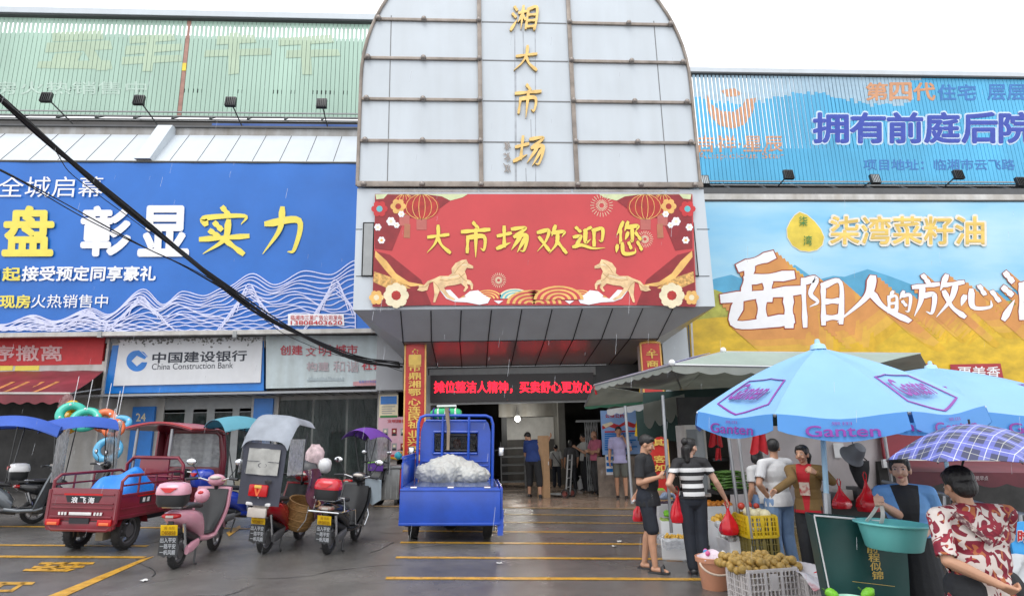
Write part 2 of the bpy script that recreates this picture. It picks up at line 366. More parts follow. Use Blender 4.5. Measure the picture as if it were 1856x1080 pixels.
for q in ([(75, 1019), (172, 1019), (168, 1023), (68, 1023)], [(62, 1026), (155, 1025), (150, 1029), (56, 1030)], [(46, 1031), (138, 1031), (122, 1036), (40, 1035)],
          [(96, 1019), (104, 1019), (66, 1034), (56, 1034)], [(122, 1019), (130, 1019), (92, 1034), (82, 1034)], [(146, 1019), (153, 1019), (118, 1034), (108, 1034)],
          [(-8, 1055), (64, 1055), (58, 1060), (-12, 1060)], [(40, 1056), (48, 1056), (22, 1073), (12, 1073)], [(-10, 1069), (24, 1069), (18, 1073), (-14, 1073)], [(6, 1056), (14, 1056), (-8, 1070), (-14, 1070)]): gpoly(q)
gpoly([(410, 965), (435, 952), (436, 957), (415, 972)])
crack = mat('road_crack', (.03, .03, .03), rough=.5); rc = random.Random(12)
for k in range(9):
    x, y = rc.uniform(-8, 3), rc.uniform(7.4, 13); a = rc.uniform(0, 6); pr = None
    for q in range(rc.randint(5, 12)):
        a += rc.uniform(-.6, .6); nx_, ny_ = x+.16*math.cos(a), y+.16*math.sin(a); w_ = rc.uniform(.004, .011); dx, dy = -math.sin(a)*w_, math.cos(a)*w_
        mb.poly([(x-dx, y-dy, gz(x-dx)+.005), (nx_-dx, ny_-dy, gz(nx_-dx)+.005), (nx_+dx, ny_+dy, gz(nx_+dx)+.005), (x+dx, y+dy, gz(x+dx)+.005)], crack); x, y = nx_, ny_
tag(mb.build('road_marking', smooth=0), kind='structure')
litter = mat('white_litter', (.7, .7, .68)); mb = MB()
for px, py in ((1113, 991), (905, 1022), (262, 1054), (1122, 982)):
    p = gr(px, py)+V((0, 0, .012)); mb.sheet(lambda u, v: p+V(((u-.5)*.06+random.uniform(-.012, .012), (v-.5)*.07+random.uniform(-.012, .012), random.uniform(0, .02))), 3, 3, litter, .002)
tag(mb.build('scattered_paper', smooth=60), 'small scraps of white paper scattered over the wet road', 'litter', kind='stuff')
# ================================================================ market building
wallw = mat('white_wall', (.55, .54, .52), rough=.7, stain=.3); grey = mat('grey_paint', (.3, .31, .31), rough=.5)
dark = mat('dark_void', (.02, .021, .023), rough=.7); dgrey = mat('dark_grey_metal', (.07, .072, .075), rough=.5)
panel = mat('white_aluminium_panel', (.53, .575, .615), rough=.28, var=.05, scale=.4, stain=.06, spec=.4)
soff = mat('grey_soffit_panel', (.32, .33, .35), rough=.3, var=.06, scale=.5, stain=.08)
bronze = mat('weathered_bronze_bar', (.29, .25, .22), rough=.5, metal=.25, var=.3, scale=3, stain=.3)
gold = mat('gold_metal', (.62, .42, .16), rough=.32, metal=.65, var=.2); joint = mat('black_joint', (.015, .015, .016), rough=.8)
bld = thing('market_building', 'long market hall with a tall rounded white panelled tower over its entrance', 'building', (1.5, 18, 0))
# arch tower
TY, TX0, TX1, TZ0, ZS, TB = 14.5, -2.9, 6.0, 7.93, 11.0, 4.7
cx, ax = (TX0+TX1)/2, (TX1-TX0)/2
def edge(n=40): return [(cx-ax*math.cos(PI*k/n), ZS+TB*math.sin(PI*k/n)) for k in range(n+1)]
mb = MB(); pts = [(TX0, TY, TZ0)]+[(x, TY, z) for x, z in edge()]+[(TX1, TY, TZ0)]
mb.prism(pts, (0, 2.8, 0), panel); tower = mb.build('arch_tower', bld, True, 30)
mb = MB(); mb.tube([(TX0, TY-.03, TZ0)]+[(x, TY-.03, z) for x, z in edge()]+[(TX1, TY-.03, TZ0)], .045, bronze, 8); PM[tower.name] = PM[bld.name]; mb.build('arch_trim', tower, True)
def tpart(name, m): o = m.build(name, tower, True); return o
zb = [at(760, y, TY).z for y in (38, 108, 182, 257)]; zbot = TZ0+.04
xa = at(872, 300, TY).x; xb = at(1044, 300, TY).x
for z in zb:
    for a, b in ((TX0, xa), (xb, TX1)):
        if z > ZS: d = ax*math.sqrt(max(0, 1-((z-ZS)/TB)**2)); a, b = max(a, cx-d), min(b, cx+d)
        m = MB(); wbox(m, a+.04, b-.04, TY-.06, TY-.004, z-.04, z+.04, bronze, .008); tpart('frame_bar', m)
m = MB(); wbox(m, TX0, TX1+.05, TY-.09, TY-.004, zbot-.08, zbot+.06, bronze, .008); tpart('frame_bar', m)
for x in (xa, xb): m = MB(); wbox(m, x-.055, x+.055, TY-.075, TY-.004, zbot+.06, ZS+TB-.1, bronze, .008); tpart('frame_bar', m)
mb = MB(); seal = mat('grey_panel_seal', (.16, .165, .17))
for x in (at(704, 250, TY).x, at(1203, 250, TY).x): mb = MB(); wbox(mb, x-.012, x+.012, TY-.006, TY+.01, zbot+.06, 12.9, seal); tpart('panel_seal', mb)
for z in zb: mb = MB(); wbox(mb, xa+.07, xb-.07, TY-.006, TY+.01, z-.02, z+.02, seal); tpart('panel_seal', mb)
boltm = mat('bolt_cap', (.25, .22, .2), rough=.35, metal=.5); bp = None
bx = [TX0+.17, at(767, 200, TY).x, xa-.01, xb+.01, at(1150, 200, TY).x, TX1-.17]
for z in zb+[zbot-.02]:
    for x in bx:
        if z > ZS:
            d = ax*math.sqrt(max(0, 1-((z-ZS)/TB)**2)); x = min(max(x, cx-d+.1), cx+d-.1)
        if bp is None:
            m = MB(); m.ell((0, 0, 0), .075, boltm, 10); bp = m.build('bolt', tower); o = bp
        else: o = bp.copy(); COL.objects.link(o); o.parent = tower
        o.location = V((x, TY-.09, z))-PM[bld.name].translation
streak = mat('rain_streak', (.33, .35, .38), rough=.4, var=.3)
mb = MB()
for x, y0, y1 in ((933, 57, 330), (948, 57, 100), (970, 57, 330), (962, 217, 250), (953, 305, 330), (935, 130, 330)): ribbon(mb, [(x, y0), (x+1, y1)], 1.6, TY, streak, .004)
tpart('rain_streak', mb)
for ch, box in (('湘', (927, 10, 975, 58)), ('大', (930, 82, 977, 131)), ('市', (931, 154, 980, 216)), ('场', (933, 243, 988, 306))):
    m = MB(); pbrush(m, ch, box, TY-.05, gold, w=11.5, off=.05, thick=.07, slant=.12); tpart('gold_character', m)
m = MB()
for k in range(3):
    y = 256+k*20
    for a in range(5): ribbon(m, [(913+random.uniform(-2, 2)+a*2.6, y+random.uniform(0, 5)), (918+random.uniform(-3, 6), y+random.uniform(5, 12)), (914+a*2.8, y+random.uniform(12, 18))], 1.7, TY-.04, boltm, a*.002)
tpart('signature_lettering', m)
# canopy box under the tower
BZ0, BZ1, BX0, BX1 = 4.72, 7.86, -2.9, 6.08
mb = MB(); wbox(mb, BX0, BX1, 14.5, 17.25, BZ0+.002, BZ1-.002, panel); can = mb.build('canopy', bld, True, 0); PM[can.name] = PM[bld.name]
mb = MB()
for x0, x1 in ((690, 866), (869, 1035), (1039, 1205), (1209, 1232)): pbox(mb, x0, 343, x1, 348, 14.49, .02, wallw)
for y in (415, 500): 
    for a, b in ((645, 657), (1263, 1286)): pbox(mb, a, y, b, y+1.2, 14.495, .02, joint)
for a, b in ((658, 676), (1250, 1267)):
    pbox(mb, a, 403, b, 501, 14.47, .05, joint); pbox(mb, a+2, 405, b-2, 499, 14.44, .05, grey, .01)
mb.build('canopy_trim', can, True, 0)
c1a, c1b = at(729, 618, 15.3), at(1191, 616, 15.3); Z1, Z2 = 4.05, 3.68; XL, XR = c1a.x, c1b.x
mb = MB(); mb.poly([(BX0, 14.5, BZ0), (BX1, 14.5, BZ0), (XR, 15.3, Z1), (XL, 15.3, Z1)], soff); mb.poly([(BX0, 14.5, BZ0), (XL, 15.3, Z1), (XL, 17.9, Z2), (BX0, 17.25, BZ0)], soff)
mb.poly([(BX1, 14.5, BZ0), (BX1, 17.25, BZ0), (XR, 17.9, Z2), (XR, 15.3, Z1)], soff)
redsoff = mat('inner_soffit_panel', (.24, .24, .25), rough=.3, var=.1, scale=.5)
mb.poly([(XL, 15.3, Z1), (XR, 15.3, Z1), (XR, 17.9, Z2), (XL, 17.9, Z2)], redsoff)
n = 9
for k in range(n+1):
    xt = at(724+(1219-724)*k/n+2, 566, 14.52).x; xm = XL+(XR-XL)*(k+.0)/n if k else XL
    xm = XL+(xt-at(724, 566, 14.52).x)*((XR-XL)/(at(1219, 566, 14.52).x-at(724, 566, 14.52).x))
    for A, B in (((xt, 14.53, BZ0-.03), (xm, 15.29, Z1-.006)), ((xm, 15.3, Z1-.008), (xm, 17.88, Z2-.008))): mb.tube([A, B], .014, joint, 4)
mb.tube([(XL, 15.3, Z1-.006), (XR, 15.3, Z1-.006)], .012, joint, 4); mb.build('soffit', can, True, 0)
for px in (752, 1180):
    mb = MB(); p = at(px, 625, 15.62); mb.box((p.x, 15.85, 1.9), (.5, .5, 4.3), wallw); mb.build('column', bld, True, 0)
# entrance wall and hall
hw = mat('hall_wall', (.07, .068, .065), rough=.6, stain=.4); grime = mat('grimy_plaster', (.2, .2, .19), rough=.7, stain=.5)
mb = MB(); EY = 17.9
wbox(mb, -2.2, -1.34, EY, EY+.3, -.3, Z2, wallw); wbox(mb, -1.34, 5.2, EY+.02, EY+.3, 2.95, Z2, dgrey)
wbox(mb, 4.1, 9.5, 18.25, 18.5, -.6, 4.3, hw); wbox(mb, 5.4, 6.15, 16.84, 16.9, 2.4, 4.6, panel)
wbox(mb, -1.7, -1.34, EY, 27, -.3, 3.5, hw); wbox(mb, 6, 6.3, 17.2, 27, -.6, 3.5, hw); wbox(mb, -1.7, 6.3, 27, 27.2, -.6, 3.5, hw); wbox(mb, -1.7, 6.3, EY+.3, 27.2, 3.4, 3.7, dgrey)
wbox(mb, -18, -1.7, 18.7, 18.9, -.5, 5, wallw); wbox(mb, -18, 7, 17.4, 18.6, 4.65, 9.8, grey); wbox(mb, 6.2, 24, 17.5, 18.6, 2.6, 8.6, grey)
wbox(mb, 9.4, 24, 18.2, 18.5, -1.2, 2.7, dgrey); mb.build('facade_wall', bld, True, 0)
mb = MB(); pbox(mb, 778, 669, 1080, 679, EY-.05, .1, grey, .01); pbox(mb, 776, 724, 1082, 728, EY-.05, .1, grey); pbox(mb, 769, 680, 779, 900, EY-.04, .1, grey); mb.build('entrance_frame', bld, True, 0)
# kiosk and racks seen inside the hall
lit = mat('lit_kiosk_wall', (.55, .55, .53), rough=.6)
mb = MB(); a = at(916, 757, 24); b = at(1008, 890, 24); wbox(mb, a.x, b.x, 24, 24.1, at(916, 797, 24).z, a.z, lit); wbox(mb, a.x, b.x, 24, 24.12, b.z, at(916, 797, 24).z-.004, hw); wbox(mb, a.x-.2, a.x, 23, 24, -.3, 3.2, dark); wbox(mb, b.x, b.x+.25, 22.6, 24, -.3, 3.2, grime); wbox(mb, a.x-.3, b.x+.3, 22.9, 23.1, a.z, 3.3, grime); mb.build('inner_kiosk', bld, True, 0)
lamp = mat('lamp_bulb', (1, .97, .9), emit=14, var=0)
bt = thing('ceiling_lamp', 'round bright lamp glowing in the dark market hall', 'lamp', at(938, 759, 22.5)); m = MB(); m.ell((0, 0, 0), .1, lamp, 12); m.build('bulb', bt); m = MB(); m.tube([(0, 0, .08), (0, 0, .45)], .012, dark); m.lathe([(.03, .1), (.08, .08), (.05, .14), (.01, .16)], grey, 12); m.build('lamp_holder', bt)
L = bpy.data.lights.new('hall_lamp', 'POINT'); L.energy = 38; L.color = (1, .96, .88); L.shadow_soft_size = .12; lo = bpy.data.objects.new('hall_lamp', L); COL.objects.link(lo); lo.location = at(938, 759, 22.5)-V((0, .25, .05))
# parapet above the billboard
mb = MB(); zt = at(300, 245, 18.25).z; zf = at(300, 233, 18.3).z; zl = 9.86
mb.add([(-19, 17.22, zl), (-2.5, 17.22, zl), (-2.5, 18.25, zt), (-19, 18.25, zt), (-19, 19, zt), (-2.5, 19, zt)], [[0, 1, 2, 3], [3, 2, 5, 4]], panel)
stainp = mat('stained_ledge', (.36, .36, .36), rough=.6, stain=.45); wbox(mb, -19, -2.5, 18.27, 18.6, zt-.12, zf, stainp); wbox(mb, -19, -2.5, 18.2, 18.3, zf, zf+.06, dgrey)
for k in range(22):
    x = -18.6+k*.8; mb.tube([(x, 17.215, zl), (x, 18.245, zt+.004)], .008, joint, 4)
f0 = at(252, 290, 17.1); mb.prism([(f0.x-.1, 17.0, zl), (f0.x-.1, 18.3, zl), (f0.x-.1, 18.3, zf-.02), (f0.x-.1, 18.05, zf-.02)], (.45, 0, 0), panel)
wbox(mb, -19, -2.5, 17.15, 17.3, 9.77, 9.86, wallw); mb.build('parapet', bld, True, 0)
mb = MB(); wbox(mb, -19, -2.4, 19.3, 19.8, zf-.3, at(300, 222, 19.3).z, mat('dark_roof_gap', (.045, .042, .04), var=.5, scale=1)); blu = mat('blue_tarp_panel', (.03, .09, .3)); a = at(385, 228, 19.25); wbox(mb, a.x, -3, 19.2, 19.28, a.z-.2, a.z+.06, blu); wbox(mb, -19.5, -2.5, 20.32, 20.4, zf-.2, 12.98, MATS['dark_roof_gap']); mb.build('roof_mass', bld, True, 0)
mb = MB(); zr = 8.66; wbox(mb, 6.3, 26, 17.1, 17.45, 8.62, 8.82, wallw); wbox(mb, 6.3, 26, 17.5, 19.6, 8.7, at(1500, 354, 17.5).z, stainp); wbox(mb, 6.3, 26, 18.6, 19.7, 8.9, at(1500, 341, 18.6).z, dgrey); wbox(mb, 8, 25, 20.32, 20.4, 9, 10.5, dgrey); mb.build('ledge', bld, True, 0)
# ================================================================ slatted screens on the roof
gs1 = mat('faded_green_slat', (.34, .49, .4), rough=.5, var=.14, scale=.5, stretch=(1, 1, .3)); gyel = mat('faded_yellow_print', (.39, .5, .36), rough=.5, var=.1, scale=.6); gwht = mat('faded_white_print', (.45, .58, .5)); rbr = mat('red_brown_slat', (.32, .17, .13), var=.3, scale=1, stretch=(1, 1, 3))
scr = thing('billboard_screen', 'faded pale green slatted screen along the roof top', 'billboard', (-10, 20, 12.9))
X0, X1, ZA, ZB, SY = -19.5, -2.6, 12.93, 16.75, 20.0; P = .155; ns = int((X1-X0)/P); cl = []
mb = MB()
for k in range(ns):
    x = X0+k*P; m = rbr if k == int((at(338, 120, SY).x-X0)/P) else gs1
    cl.append((x, x+P-.016)); jt = random.uniform(-.03, .03)
    for z0, z1, xi in ((ZA, ZA+.9, 0), (ZA+.9, ZA+1.06, .02 if random.random() < .25 else 0), (ZA+1.06, ZB-.62+jt, 0), (ZB-.62+jt, ZB-.2, .035), (ZB-.2, ZB, 0)): wbox(mb, x+xi, x+P-.016-xi*.6, SY, SY+.02, z0, z1, m)
mb.build('slat_panel', scr, True, 0)
def clipfor(box, Y, cl):
    a = at(box[0], box[1], Y).x; b = at(box[2], box[1], Y).x; return [((p-a)/(b-a), (q-a)/(b-a)) for p, q in cl]
mb = MB()
for b_, t in ((( -60, 148, 265, 172), '现房火热销售中'),): ptext(mb, t, b_, SY, gwht, bold=.01, clip=clipfor(b_, SY, cl))
bo = [0]
def blot(pts, m=gyel):
    bo[0] += 1
    xs = [p[0] for p in pts]
    W3 = [at(x, y, SY) for x, y in pts]; q = [(w.x, w.z) for w in W3]
    for a, b in cl:
        if b < min(p[0] for p in q) or a > max(p[0] for p in q): continue
        c = clipx(q, a, b)
        if len(c) > 2: mb.poly([(x, SY-.006-bo[0]*.0006, z) for x, z in c], m)
for q in ([(95, 60), (185, 56), (188, 72), (95, 76)], [(85, 78), (200, 74), (204, 90), (82, 96)], [(100, 98), (150, 96), (140, 112), (90, 118)], [(70, 112), (200, 110), (204, 126), (66, 124)], [(150, 90), (170, 90), (196, 128), (175, 128)],
          [(235, 66), (315, 62), (318, 74), (235, 80)], [(228, 84), (330, 80), (330, 92), (226, 100)], [(222, 104), (328, 100), (330, 112), (220, 118)], [(268, 64), (284, 64), (276, 130), (258, 130)],
          [(395, 66), (460, 64), (465, 78), (392, 82)], [(372, 92), (490, 88), (492, 100), (370, 104)], [(415, 60), (434, 60), (434, 134), (414, 136)],
          [(505, 70), (600, 64), (606, 78), (505, 84)], [(520, 92), (612, 90), (618, 102), (518, 106)], [(545, 74), (562, 74), (566, 136), (548, 136)]): blot(q)
blot([(331, 115), (339, 115), (338, 129), (330, 129)], mat('bright_yellow_print', (.7, .55, .05)))
mb.build('faded_lettering', scr, True, 0)
mb = MB(); wbox(mb, X0, X1, SY+.1, SY+.14, ZA, ZB-.66, dgrey); mb.build('backing', scr, True, 0)
mb = MB(); wbox(mb, X0, X1+.1, SY-.15, SY+.15, ZB+.02, ZB+.07, dgrey); wbox(mb, X0, X1+.1, SY-.2, SY+.3, ZB+.07, ZB+.3, panel)
for k in range(4): wbox(mb, X0, X1, SY-.5+k*.12, SY-.46+k*.12, ZA-.16-k*.09, ZA-.12-k*.09, grey)
for k in range(14):
    x = X0+.5+k*1.25; mb.tube([(x, SY+.05, ZA), (x+.1, SY-.7, ZA-.5)], .03, dgrey, 6)
mb.build('screen_frame', scr, True, 0)
bs1 = mat('sky_blue_slat', (.07, .38, .62), rough=.45, var=.2, scale=.35, stretch=(1, 1, .6)); bs2 = mat('pale_blue_slat', (.32, .46, .56), rough=.5, var=.1)
org = mat('faded_orange_print', (.55, .27, .14), var=.15); navy = mat('royal_blue_print', (.03, .06, .36), var=.1); wedge = mat('pale_print_edge', (.5, .62, .78)); mblue = mat('mid_blue_print', (.04, .17, .45))
scr2 = thing('billboard_screen', 'sky blue slatted advertising screen with big dark blue characters on the roof', 'billboard', (15, 20, 10.4))
X0, X1, ZA, ZB = 8.1, 24.5, 10.44, 14.85; P = .152; ns = int((X1-X0)/P); cl = []; mb = MB()
for k in range(ns):
    x = X0+k*P; f = max(0, 1-(x-X0)/7.5); g = .018+.045*f*random.uniform(.7, 1.1); cl.append((x, x+P-g))
    zc = ZB-.95+.25*math.sin(x*1.1)+random.uniform(-.1, .1)
    if x > 17: zc = ZB-.1
    for z0, z1, m, e in ((ZA, ZA+1.4, bs1, g-.016), (ZA+1.4, zc, bs1, 0), (zc, ZB, bs2 if x < 17.5 else bs1, 0)): wbox(mb, x, x+P-g+e, SY, SY+.05, z0, z1, m)
mb.build('slat_panel', scr2, True, 0)
mb = MB(); wbox(mb, X0, 13.5, SY+.2, SY+.25, ZA, ZA+1.35, dgrey); wbox(mb, 13.5, X1, SY+.2, SY+.25, ZA, ZB-.2, dgrey); mb.build('backing', scr2, True, 0)
mb = MB()
def ct(t, b, m, bold=.02, off=.006): ptext(mb, t, b, SY, m, bold=bold, off=off, clip=clipfor(b, SY, cl))
for i, c in enumerate('拥有前庭后院'):
    x = 1474+i*67.5; b = (x, 206-i*.2, x+62, 259); ct(c, (b[0]-2, b[1]-2, b[2]+2, b[3]+2), wedge, .075); ct(c, b, navy, .05, .012)
for c, x in zip('第四代', (1570, 1613, 1656)): ct(c, (x, 151, x+38, 182), org, .05)
for c, x in zip('住宅层层', (1700, 1736, 1790, 1826)): ct(c, (x, 154, x+32, 182), mblue, .04)
ct('项目地址：临湘市云飞路（', (1565, 289, 1862, 309), mblue, .03); ct('吉祥·星辰', (1262, 246, 1418, 276), org, .03); ct('Auspicious Star', (1264, 277, 1420, 291), org, .01)
sw = [(1288+3*k, 160) for k in range(2)]
def arc(cx_, cy_, r0, r1, a0, a1, n=16): return [(cx_+r0*math.cos(a0+(a1-a0)*k/n), cy_+r0*math.sin(a0+(a1-a0)*k/n)) for k in range(n+1)]+[(cx_+r1*math.cos(a1+(a0-a1)*k/n), cy_-6*0+r1*math.sin(a1+(a0-a1)*k/n)) for k in range(n+1)]
def blot2(pts, m):
    q = [(at(x, y, SY).x, at(x, y, SY).z) for x, y in pts]
    for a, b in cl:
        c = clipx(q, a, b)
        if len(c) > 2: mb.poly([(x, SY-.006, z) for x, z in c], m)
blot2([(1282, 172), (1290, 190), (1308, 202), (1330, 203), (1345, 192), (1352, 180), (1370, 178), (1364, 205), (1350, 226), (1328, 234), (1304, 228), (1288, 212), (1280, 192)], org); blot2([(1306, 165), (1330, 160), (1345, 170), (1336, 175), (1318, 176)], org)
mb.build('lettering', scr2, True, 0)
mb = MB(); wbox(mb, X0-.3, X1, SY-.1, SY+.15, ZB+.02, ZB+.08, dgrey); wbox(mb, X0-.3, X1, SY-.1, SY+.3, ZB+.08, ZB+.26, panel)
for k in range(4): wbox(mb, X0, X1, SY-.6+k*.12, SY-.56+k*.12, ZA-.2-k*.09, ZA-.16-k*.09, grey)
for k in range(12):
    x = X0+1+k*1.3; mb.tube([(x, SY+.05, ZA), (x-.1, SY-.8, ZA-.55)], .035, dgrey, 6)
mb.build('screen_frame', scr2, True, 0)
# floodlights on stalks
blk = mat('black_metal', (.02, .021, .022), rough=.4); lens = mat('floodlight_glass', (.55, .6, .62), rough=.1, metal=.3)
def flood(px, py, bx_, by_, Y, lit_, lab, gp):
    p = at(px, py, Y); q = at(bx_, by_, Y+.55); t = thing('floodlight', lab, 'floodlight', p, group=gp)
    d = (q-p); m = MB(); m.tube([d, d*.12+V((0, .05, 0))], .022, blk, 6); m.build('stalk', t)
    m = MB(); m.box((0, 0, 0), (.34, .12, .36), blk, rx=-.2, bev=.02)
    for k in range(5): m.box((-.12+k*.06, -.07, .0), (.012, .05, .3), blk, rx=-.2)
    m.build('lamp_housing', t); m = MB(); m.box((0, -.066 if lit_ else .066, .0), (.28, .012, .3), lens if lit_ else dgrey, rx=-.2); m.build('lamp_glass', t)
    m = MB(); m.tube([(-.17, 0, 0), (-.17, .05, -.16), (.17, .05, -.16), (.17, 0, 0)], .012, blk, 6); m.build('bracket', t)
gl = 'floodlights along the foot of the green screen'
for (x, y, bx_, by_), w in zip(((84, 177, 135, 228), (252, 182, 288, 230), (418, 185, 440, 232), (583, 188, 594, 232)), ('nearest the street corner, beside the black cables', 'above the slanted parapet fin', 'midway between the parapet fin and the tower', 'closest to the tower, on the pale green screen')): flood(x, y, bx_, by_, 18.6, 0, 'small black floodlight on a stalk '+w, gl)
gl = 'floodlights along the foot of the blue screen'
for (x, y, bx_, by_), L_, w in zip(((1276, 327, 1300, 345), (1429, 317, 1408, 340), (1586, 325, 1562, 340), (1737, 317, 1708, 342), (1850, 330, 1830, 348)), (1, 0, 1, 0, 0), ('silvery floodlight tucked against the right edge of the tower', 'black floodlight below the orange swirl emblem', 'silvery floodlight under the small blue address line', 'black floodlight beside the end of the blue address line', 'floodlight at the far right end of the blue screen')): flood(x, y, bx_, by_, 18.8, L_, 'small '+w, gl)
# ================================================================ billboards and signs on the facade
white = mat('white_print', (.8, .8, .82), var=.03); yel = mat('yellow_print', (.78, .66, .1), var=.06); red = mat('red_print', (.5, .025, .03), var=.12)
blue = mat('blue_vinyl', (.012, .135, .5), rough=.38, var=.12, scale=.5, bump=.25, bscale=1.5); lav = mat('lavender_line', (.6, .62, .82)); blacki = mat('black_print', (.02, .02, .025))
BY = 17.1
t = thing('billboard', 'royal blue billboard with white and yellow characters above wavy mountain lines', 'billboard', (-10, BY, 4.7))
mb = MB(); mb.sheet(lambda u, v: V((-18+15.25*u, BY+.02*math.sin(u*60)*math.sin(v*9), 4.72+(9.76-4.72)*v)), 90, 12, blue, .03); mb.build('vinyl_sheet', t, True)
mb = MB(); wbox(mb, -18, -2.75, BY-.02, BY+.1, 9.76, 9.81, blk); wbox(mb, -18, -2.75, BY-.06, BY+.12, 4.6, 4.72, wallw)
for px in (180, 425): pbox(mb, px-3, 600, px+3, 611, BY-.08, .1, grey)
mb.build('billboard_frame', t, True, 0)
TYB = BY-.035; mb = MB()
def c_(s, b, m, **k): ptext(mb, s, b, TYB, m, **k)
c_('全城启幕', (-6, 320, 184, 358), white, bold=.0, shear=.03)
for ch, x, m in (('盘', 6, yel), ('彰', 146, white), ('显', 252, white)): c_(ch, (x, 376, x+86, 462), m, bold=.055, shear=.06)
pbrush(mb, '实', (361, 376, 450, 464), TYB, yel, w=13.5, slant=.06); pbrush(mb, '力', (472, 376, 550, 464), TYB, yel, w=15, slant=.06)
c_('日起', (-24, 485, 36, 509), yel, bold=.045, shear=.02); c_('接受预定同享豪礼', (39, 483, 280, 509), white, bold=.045, shear=.015)
c_('现房', (0, 535, 54, 558), yel, bold=.045, shear=.02); c_('火热销售中', (56, 534, 194, 558), white, bold=.01, shear=.02)
mb.build('lettering', t, True, 0)
mb = MB(); ev = [(-60, 590), (0, 588), (55, 571), (93, 582), (160, 559), (190, 570), (255, 524), (290, 552), (326, 528), (363, 536), (403, 521), (452, 496), (492, 516), (548, 491), (592, 498), (641, 472), (652, 470)]
def envy(x):
    for (a, b), (c, d) in zip(ev, ev[1:]):
        if a <= x <= c: s = (x-a)/(c-a); s = s*s*(3-2*s); return b+(d-b)*s
    return 590
for j in range(15):
    u = j/14; P_ = []
    for x in range(-50, 646, 5):
        b = 598; e = envy(x+6*math.sin(j*.8)); w = .5+.5*math.sin(x*.031+j*.22); y = b+(e-b)*u**(.8+.35*w)+2.2*math.sin(x*.09+j*1.7)*(1-abs(2*u-1))+1.3*math.sin(x*.23+j*2.9)*(1-u)
        P_.append((x, min(y, 600)))
    ribbon(mb, P_, 1.9, TYB, lav, .002+j*.0005)
for cx_, cy_, hh in ((452, 508, 88), (608, 500, 95), (160, 560, 40), (256, 532, 60)):
    for j in range(1, 7):
        s = j/7; w_ = 14+62*s; P_ = [(cx_+w_*q, min(600, cy_+hh*(s*.4)+hh*.9*(1-math.cos(q*PI*.5))**.8*(.6+.4*s)+1.5*math.sin(q*11+j))) for q in [i/9-1 for i in range(19)]]
        P_ = [(min(a, 644), b) for a, b in P_]; ribbon(mb, P_, 1.7, TYB, lav, .012+j*.0006)
mb.build('mountain_line_art', t, True, 0)
mb = MB(); pp(mb, [(522, 569), (623, 569), (624, 590), (522, 590)], TYB, white, .02); ptext(mb, '临湘市三星广告公司发布', (527, 571, 620, 580), TYB-.02, red, bold=.01); ptext(mb, '13808403620', (527, 581, 620, 588.5), TYB-.02, red, bold=.02); mb.build('sticker', t, True, 0)
# rapeseed billboard
def skymat():
    m = bpy.data.materials.new('printed_sky'); m.use_nodes = True; n = m.node_tree.nodes; l = m.node_tree.links; b = n['Principled BSDF']; b.inputs['Roughness'].default_value = .4
    tc = n.new('ShaderNodeTexCoord'); ns = n.new('ShaderNodeTexNoise'); ns.inputs['Scale'].default_value = .35; ns.inputs['Detail'].default_value = 6
    mp = n.new('ShaderNodeMapping'); mp.inputs['Scale'].default_value = (.6, 1, 2); l.new(tc.outputs['Object'], mp.inputs[0]); l.new(mp.outputs[0], ns.inputs[0])
    r = n.new('ShaderNodeValToRGB'); r.color_ramp.elements[0].color = (.2, .5, .74, 1); r.color_ramp.elements[1].color = (.46, .68, .76, 1); r.color_ramp.elements[0].position = .35; r.color_ramp.elements[1].position = .7
    l.new(ns.outputs[0], r.inputs[0]); l.new(r.outputs[0], b.inputs['Base Color']); return m
psky = skymat(); field = mat('printed_rape_field', (.62, .4, .01), rough=.4, var=.25, scale=1.6, stretch=(1, 1, 2)); hill = mat('printed_blue_hill', (.08, .33, .52), var=.2, scale=1); gfield = mat('printed_green_field', (.36, .36, .06), var=.35, scale=3)
orange = mat('printed_orange_shade', (.6, .26, .07), var=.12, scale=1.5); lor = mat('printed_light_orange', (.65, .38, .05), var=.15, scale=1.6); or2 = mat('printed_mid_orange', (.63, .32, .06), var=.15, scale=1.6); lo2 = mat('printed_yellow_orange', (.63, .38, .015), var=.25, scale=1.6); drd = mat('dark_red_outline', (.28, .04, .02)); pgold = mat('printed_gold', (.72, .5, .12), var=.35, scale=1.2, stretch=(.4, 1, 2.5)); ltgold = mat('printed_gold_edge', (.75, .7, .6)); gry = mat('green_print', (.03, .2, .05))
t = thing('billboard', 'rapeseed oil billboard of blue sky, hills and yellow field with huge white brush characters', 'billboard', (13, BY, 4))
RY = BY; mb = MB(); mb.sheet(lambda u, v: V((6.2+14.8*u, RY+.003*math.sin(u*40)*math.sin(v*8), 2.9+(8.56-2.9)*v)), 60, 10, psky, .03); mb.build('vinyl_sheet', t, True)
mb = MB()
pp(mb, [(1200, 540), (1296, 505), (1325, 498), (1352, 508), (1400, 515), (1440, 480), (1480, 508), (1510, 500), (1530, 502), (1572, 488), (1610, 500), (1650, 515), (1760, 530), (1900, 520), (1960, 560), (1960, 575), (1200, 575)], RY, hill, .035)
pp(mb, [(1200, 530), (1296, 525), (1345, 545), (1400, 555), (1700, 545), (1960, 545), (1960, 620), (1200, 620)], RY, gfield, .037)
pp(mb, [(1170, 590), (1300, 575), (1500, 570), (1760, 572), (1960, 566), (1975, 820), (1150, 790)], RY, field, .039)
mb.build('printed_landscape', t, True, 0)
mb = MB(); big = [('岳', 1308, 462, 1448, 600, 15), ('阳', 1448, 500, 1530, 592, 13), ('人', 1508, 500, 1646, 588, 11), ('的', 1604, 528, 1652, 570, 15), ('放', 1652, 498, 1745, 580, 11), ('心', 1736, 510, 1812, 566, 14), ('油', 1815, 488, 1905, 582, 13)]
